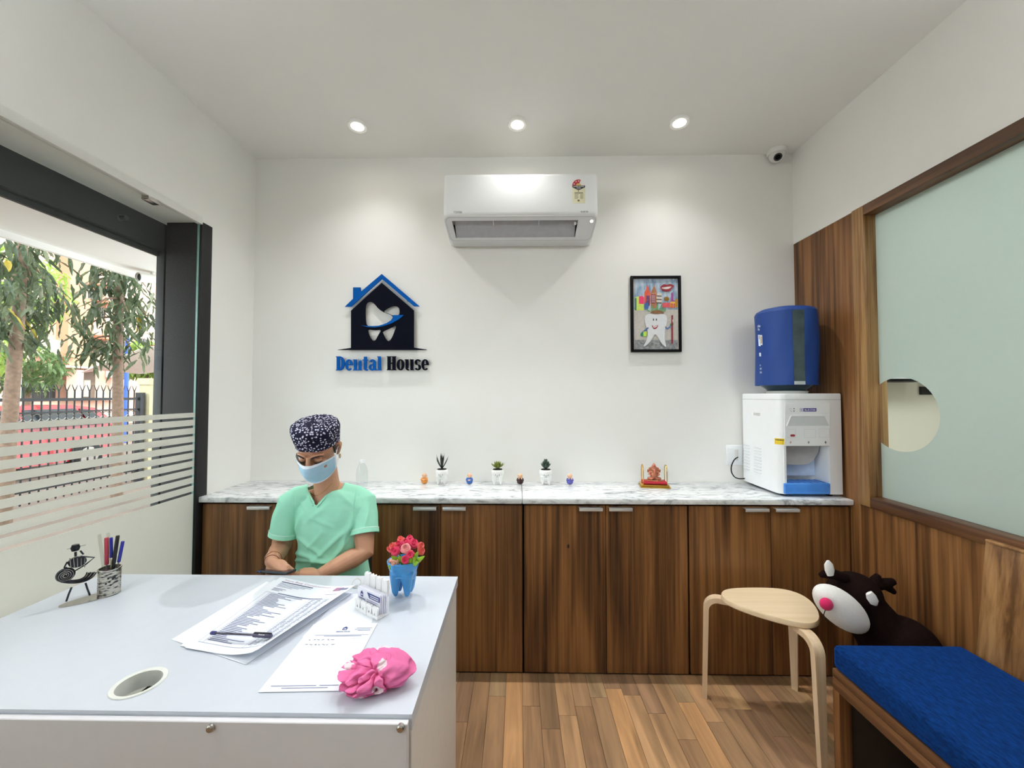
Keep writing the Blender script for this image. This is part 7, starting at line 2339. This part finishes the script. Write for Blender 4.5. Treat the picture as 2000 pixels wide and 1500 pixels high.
def tree(label, x, y, top, lean, clusters, n_leaf, n_extra, rad):
    t = thing('ashoka_tree', label, 'tree', (x, y, -0.1), 'trees between the shop front and the fence')
    pts = [Vector((x, y, -0.1)), Vector((x + lean * 0.4, y, 1.2)), Vector((x + lean, y, 2.4)), Vector((x + lean * 1.2, y + 0.02, top))]
    MB().tube(pts, [0.075, 0.066, 0.055, 0.03], 12).build('trunk', M_bark, t)
    tops = []
    for (cx, cy, cz) in clusters:
        a = Vector((x + lean, y, min(cz + 0.25, top - 0.1))); b_ = Vector((cx, cy, cz))
        MB().tube([a, a.lerp(b_, 0.5) + Vector((0, 0, 0.06)), b_], [0.02, 0.013, 0.006], 6).build('branch', M_bark, t)
        tops.append((a, b_))

    def place():
        a, b_ = ro.choice(tops)
        s_ = ro.uniform(0.35, 1.08)
        p = a.lerp(b_, s_) + Vector((ro.gauss(0, rad), ro.gauss(0, rad), ro.gauss(0, rad * 0.8)))
        az = ro.uniform(0, 2 * PI); el = -ro.uniform(0.35, 1.35)
        M = Matrix.Translation(p) @ Matrix.Rotation(az, 4, 'Z') @ Matrix.Rotation(el, 4, 'X') @ Matrix.Rotation(ro.uniform(-0.6, 0.6), 4, 'Y') @ Matrix.Scale(ro.uniform(0.75, 1.2), 4)
        r = ro.random()
        k = 0 if r < 0.40 else 1 if r < 0.78 else 2 if r < 0.97 else 3
        return M, LME[k * 3 + ro.randrange(3)]
    for i in range(n_leaf):
        M, (me, _) = place()
        o = bpy.data.objects.new('leaf', me); COL.objects.link(o); o.parent = t
        M.translation = M.translation - WLOC[t.name]
        o.matrix_local = M
    for g in range(2):
        mb = MB()
        for i in range(n_extra // 2):
            M, (me, tt) = place()
            mb.m = M; mb.add(tt.v, tt.f)
        mb.m = Matrix()
        o = mb.build('foliage', LM[g], t, ang=0)
        o['kind'] = 'stuff'
    return t


def cl(*a):
    return [atx(px, py, xx) for (px, py, xx) in a]


y1 = atx(13, 800, -6.0).y
tree('tree with drooping green leaves at the left edge of the glass front', -6.0, y1, 4.4, 0.10,
     cl((-10, 600, -5.7), (60, 600, -6.2), (95, 560, -6.1), (30, 500, -5.8), (100, 500, -6.3), (90, 640, -6.0), (45, 660, -6.1), (-30, 520, -6.0), (70, 480, -6.0), (-20, 650, -5.9), (15, 560, -5.6), (110, 600, -6.2), (60, 540, -5.8)), 150, 220, 0.11)
y2 = atx(233, 800, -6.0).y
tree('tree with drooping green leaves beside the dark door frame', -6.0, y2, 4.3, -0.05,
     cl((160, 640, -6.1), (150, 680, -6.2), (180, 600, -5.9), (200, 560, -6.2), (190, 520, -6.0), (240, 540, -5.8), (270, 590, -6.0), (280, 650, -6.1), (262, 690, -6.0), (220, 640, -5.9), (250, 610, -5.7), (165, 560, -6.1), (285, 560, -6.1), (175, 690, -6.0), (225, 690, -6.1), (290, 620, -6.0)), 150, 300, 0.10)
# sunlit trees far behind, too fine to count leaf by leaf
for (px, py, xx, r_, lab) in ((-8, 560, -15, 1.5, 'bright yellow green tree behind the left trunk'), (52, 715, -17, 1.0, 'low leafy tree beside the pale street pole'), (-130, 650, -14, 1.6, 'leafy tree at the far left beyond the fence'), (285, 700, -14, 0.8, 'small bright tree above the gate pillar')):
    c = atx(px, py, xx)
    t = thing('background_tree', lab, 'tree', (c.x, c.y, -0.1), 'trees across the street')
    MB().tube([(c.x, c.y, -0.1), (c.x + 0.1, c.y, c.z)], [0.14, 0.07], 8).build('trunk', M_bark, t)
    mb = MB()
    src = leaf_shape(0.34, 0.06, 0.5)
    for i in range(650):
        d = Vector((ro.gauss(0, 1), ro.gauss(0, 1), ro.gauss(0, 1))).normalized() * r_ * ro.uniform(0.5, 1.0) ** 0.6
        mb.m = Matrix.Translation(c + Vector((d.x, d.y, d.z * 0.9))) @ Matrix.Rotation(ro.uniform(0, 6.28), 4, 'Z') @ Matrix.Rotation(-ro.uniform(0, 1.3), 4, 'X')
        mb.add(src.v, src.f)
    mb.m = Matrix()
    o = mb.build('foliage', leaf_mat('leaf_sun_%d' % abs(px), (150, 176, 84) if px != 52 else (120, 146, 96), 0.5), t, ang=0); o['kind'] = 'stuff'
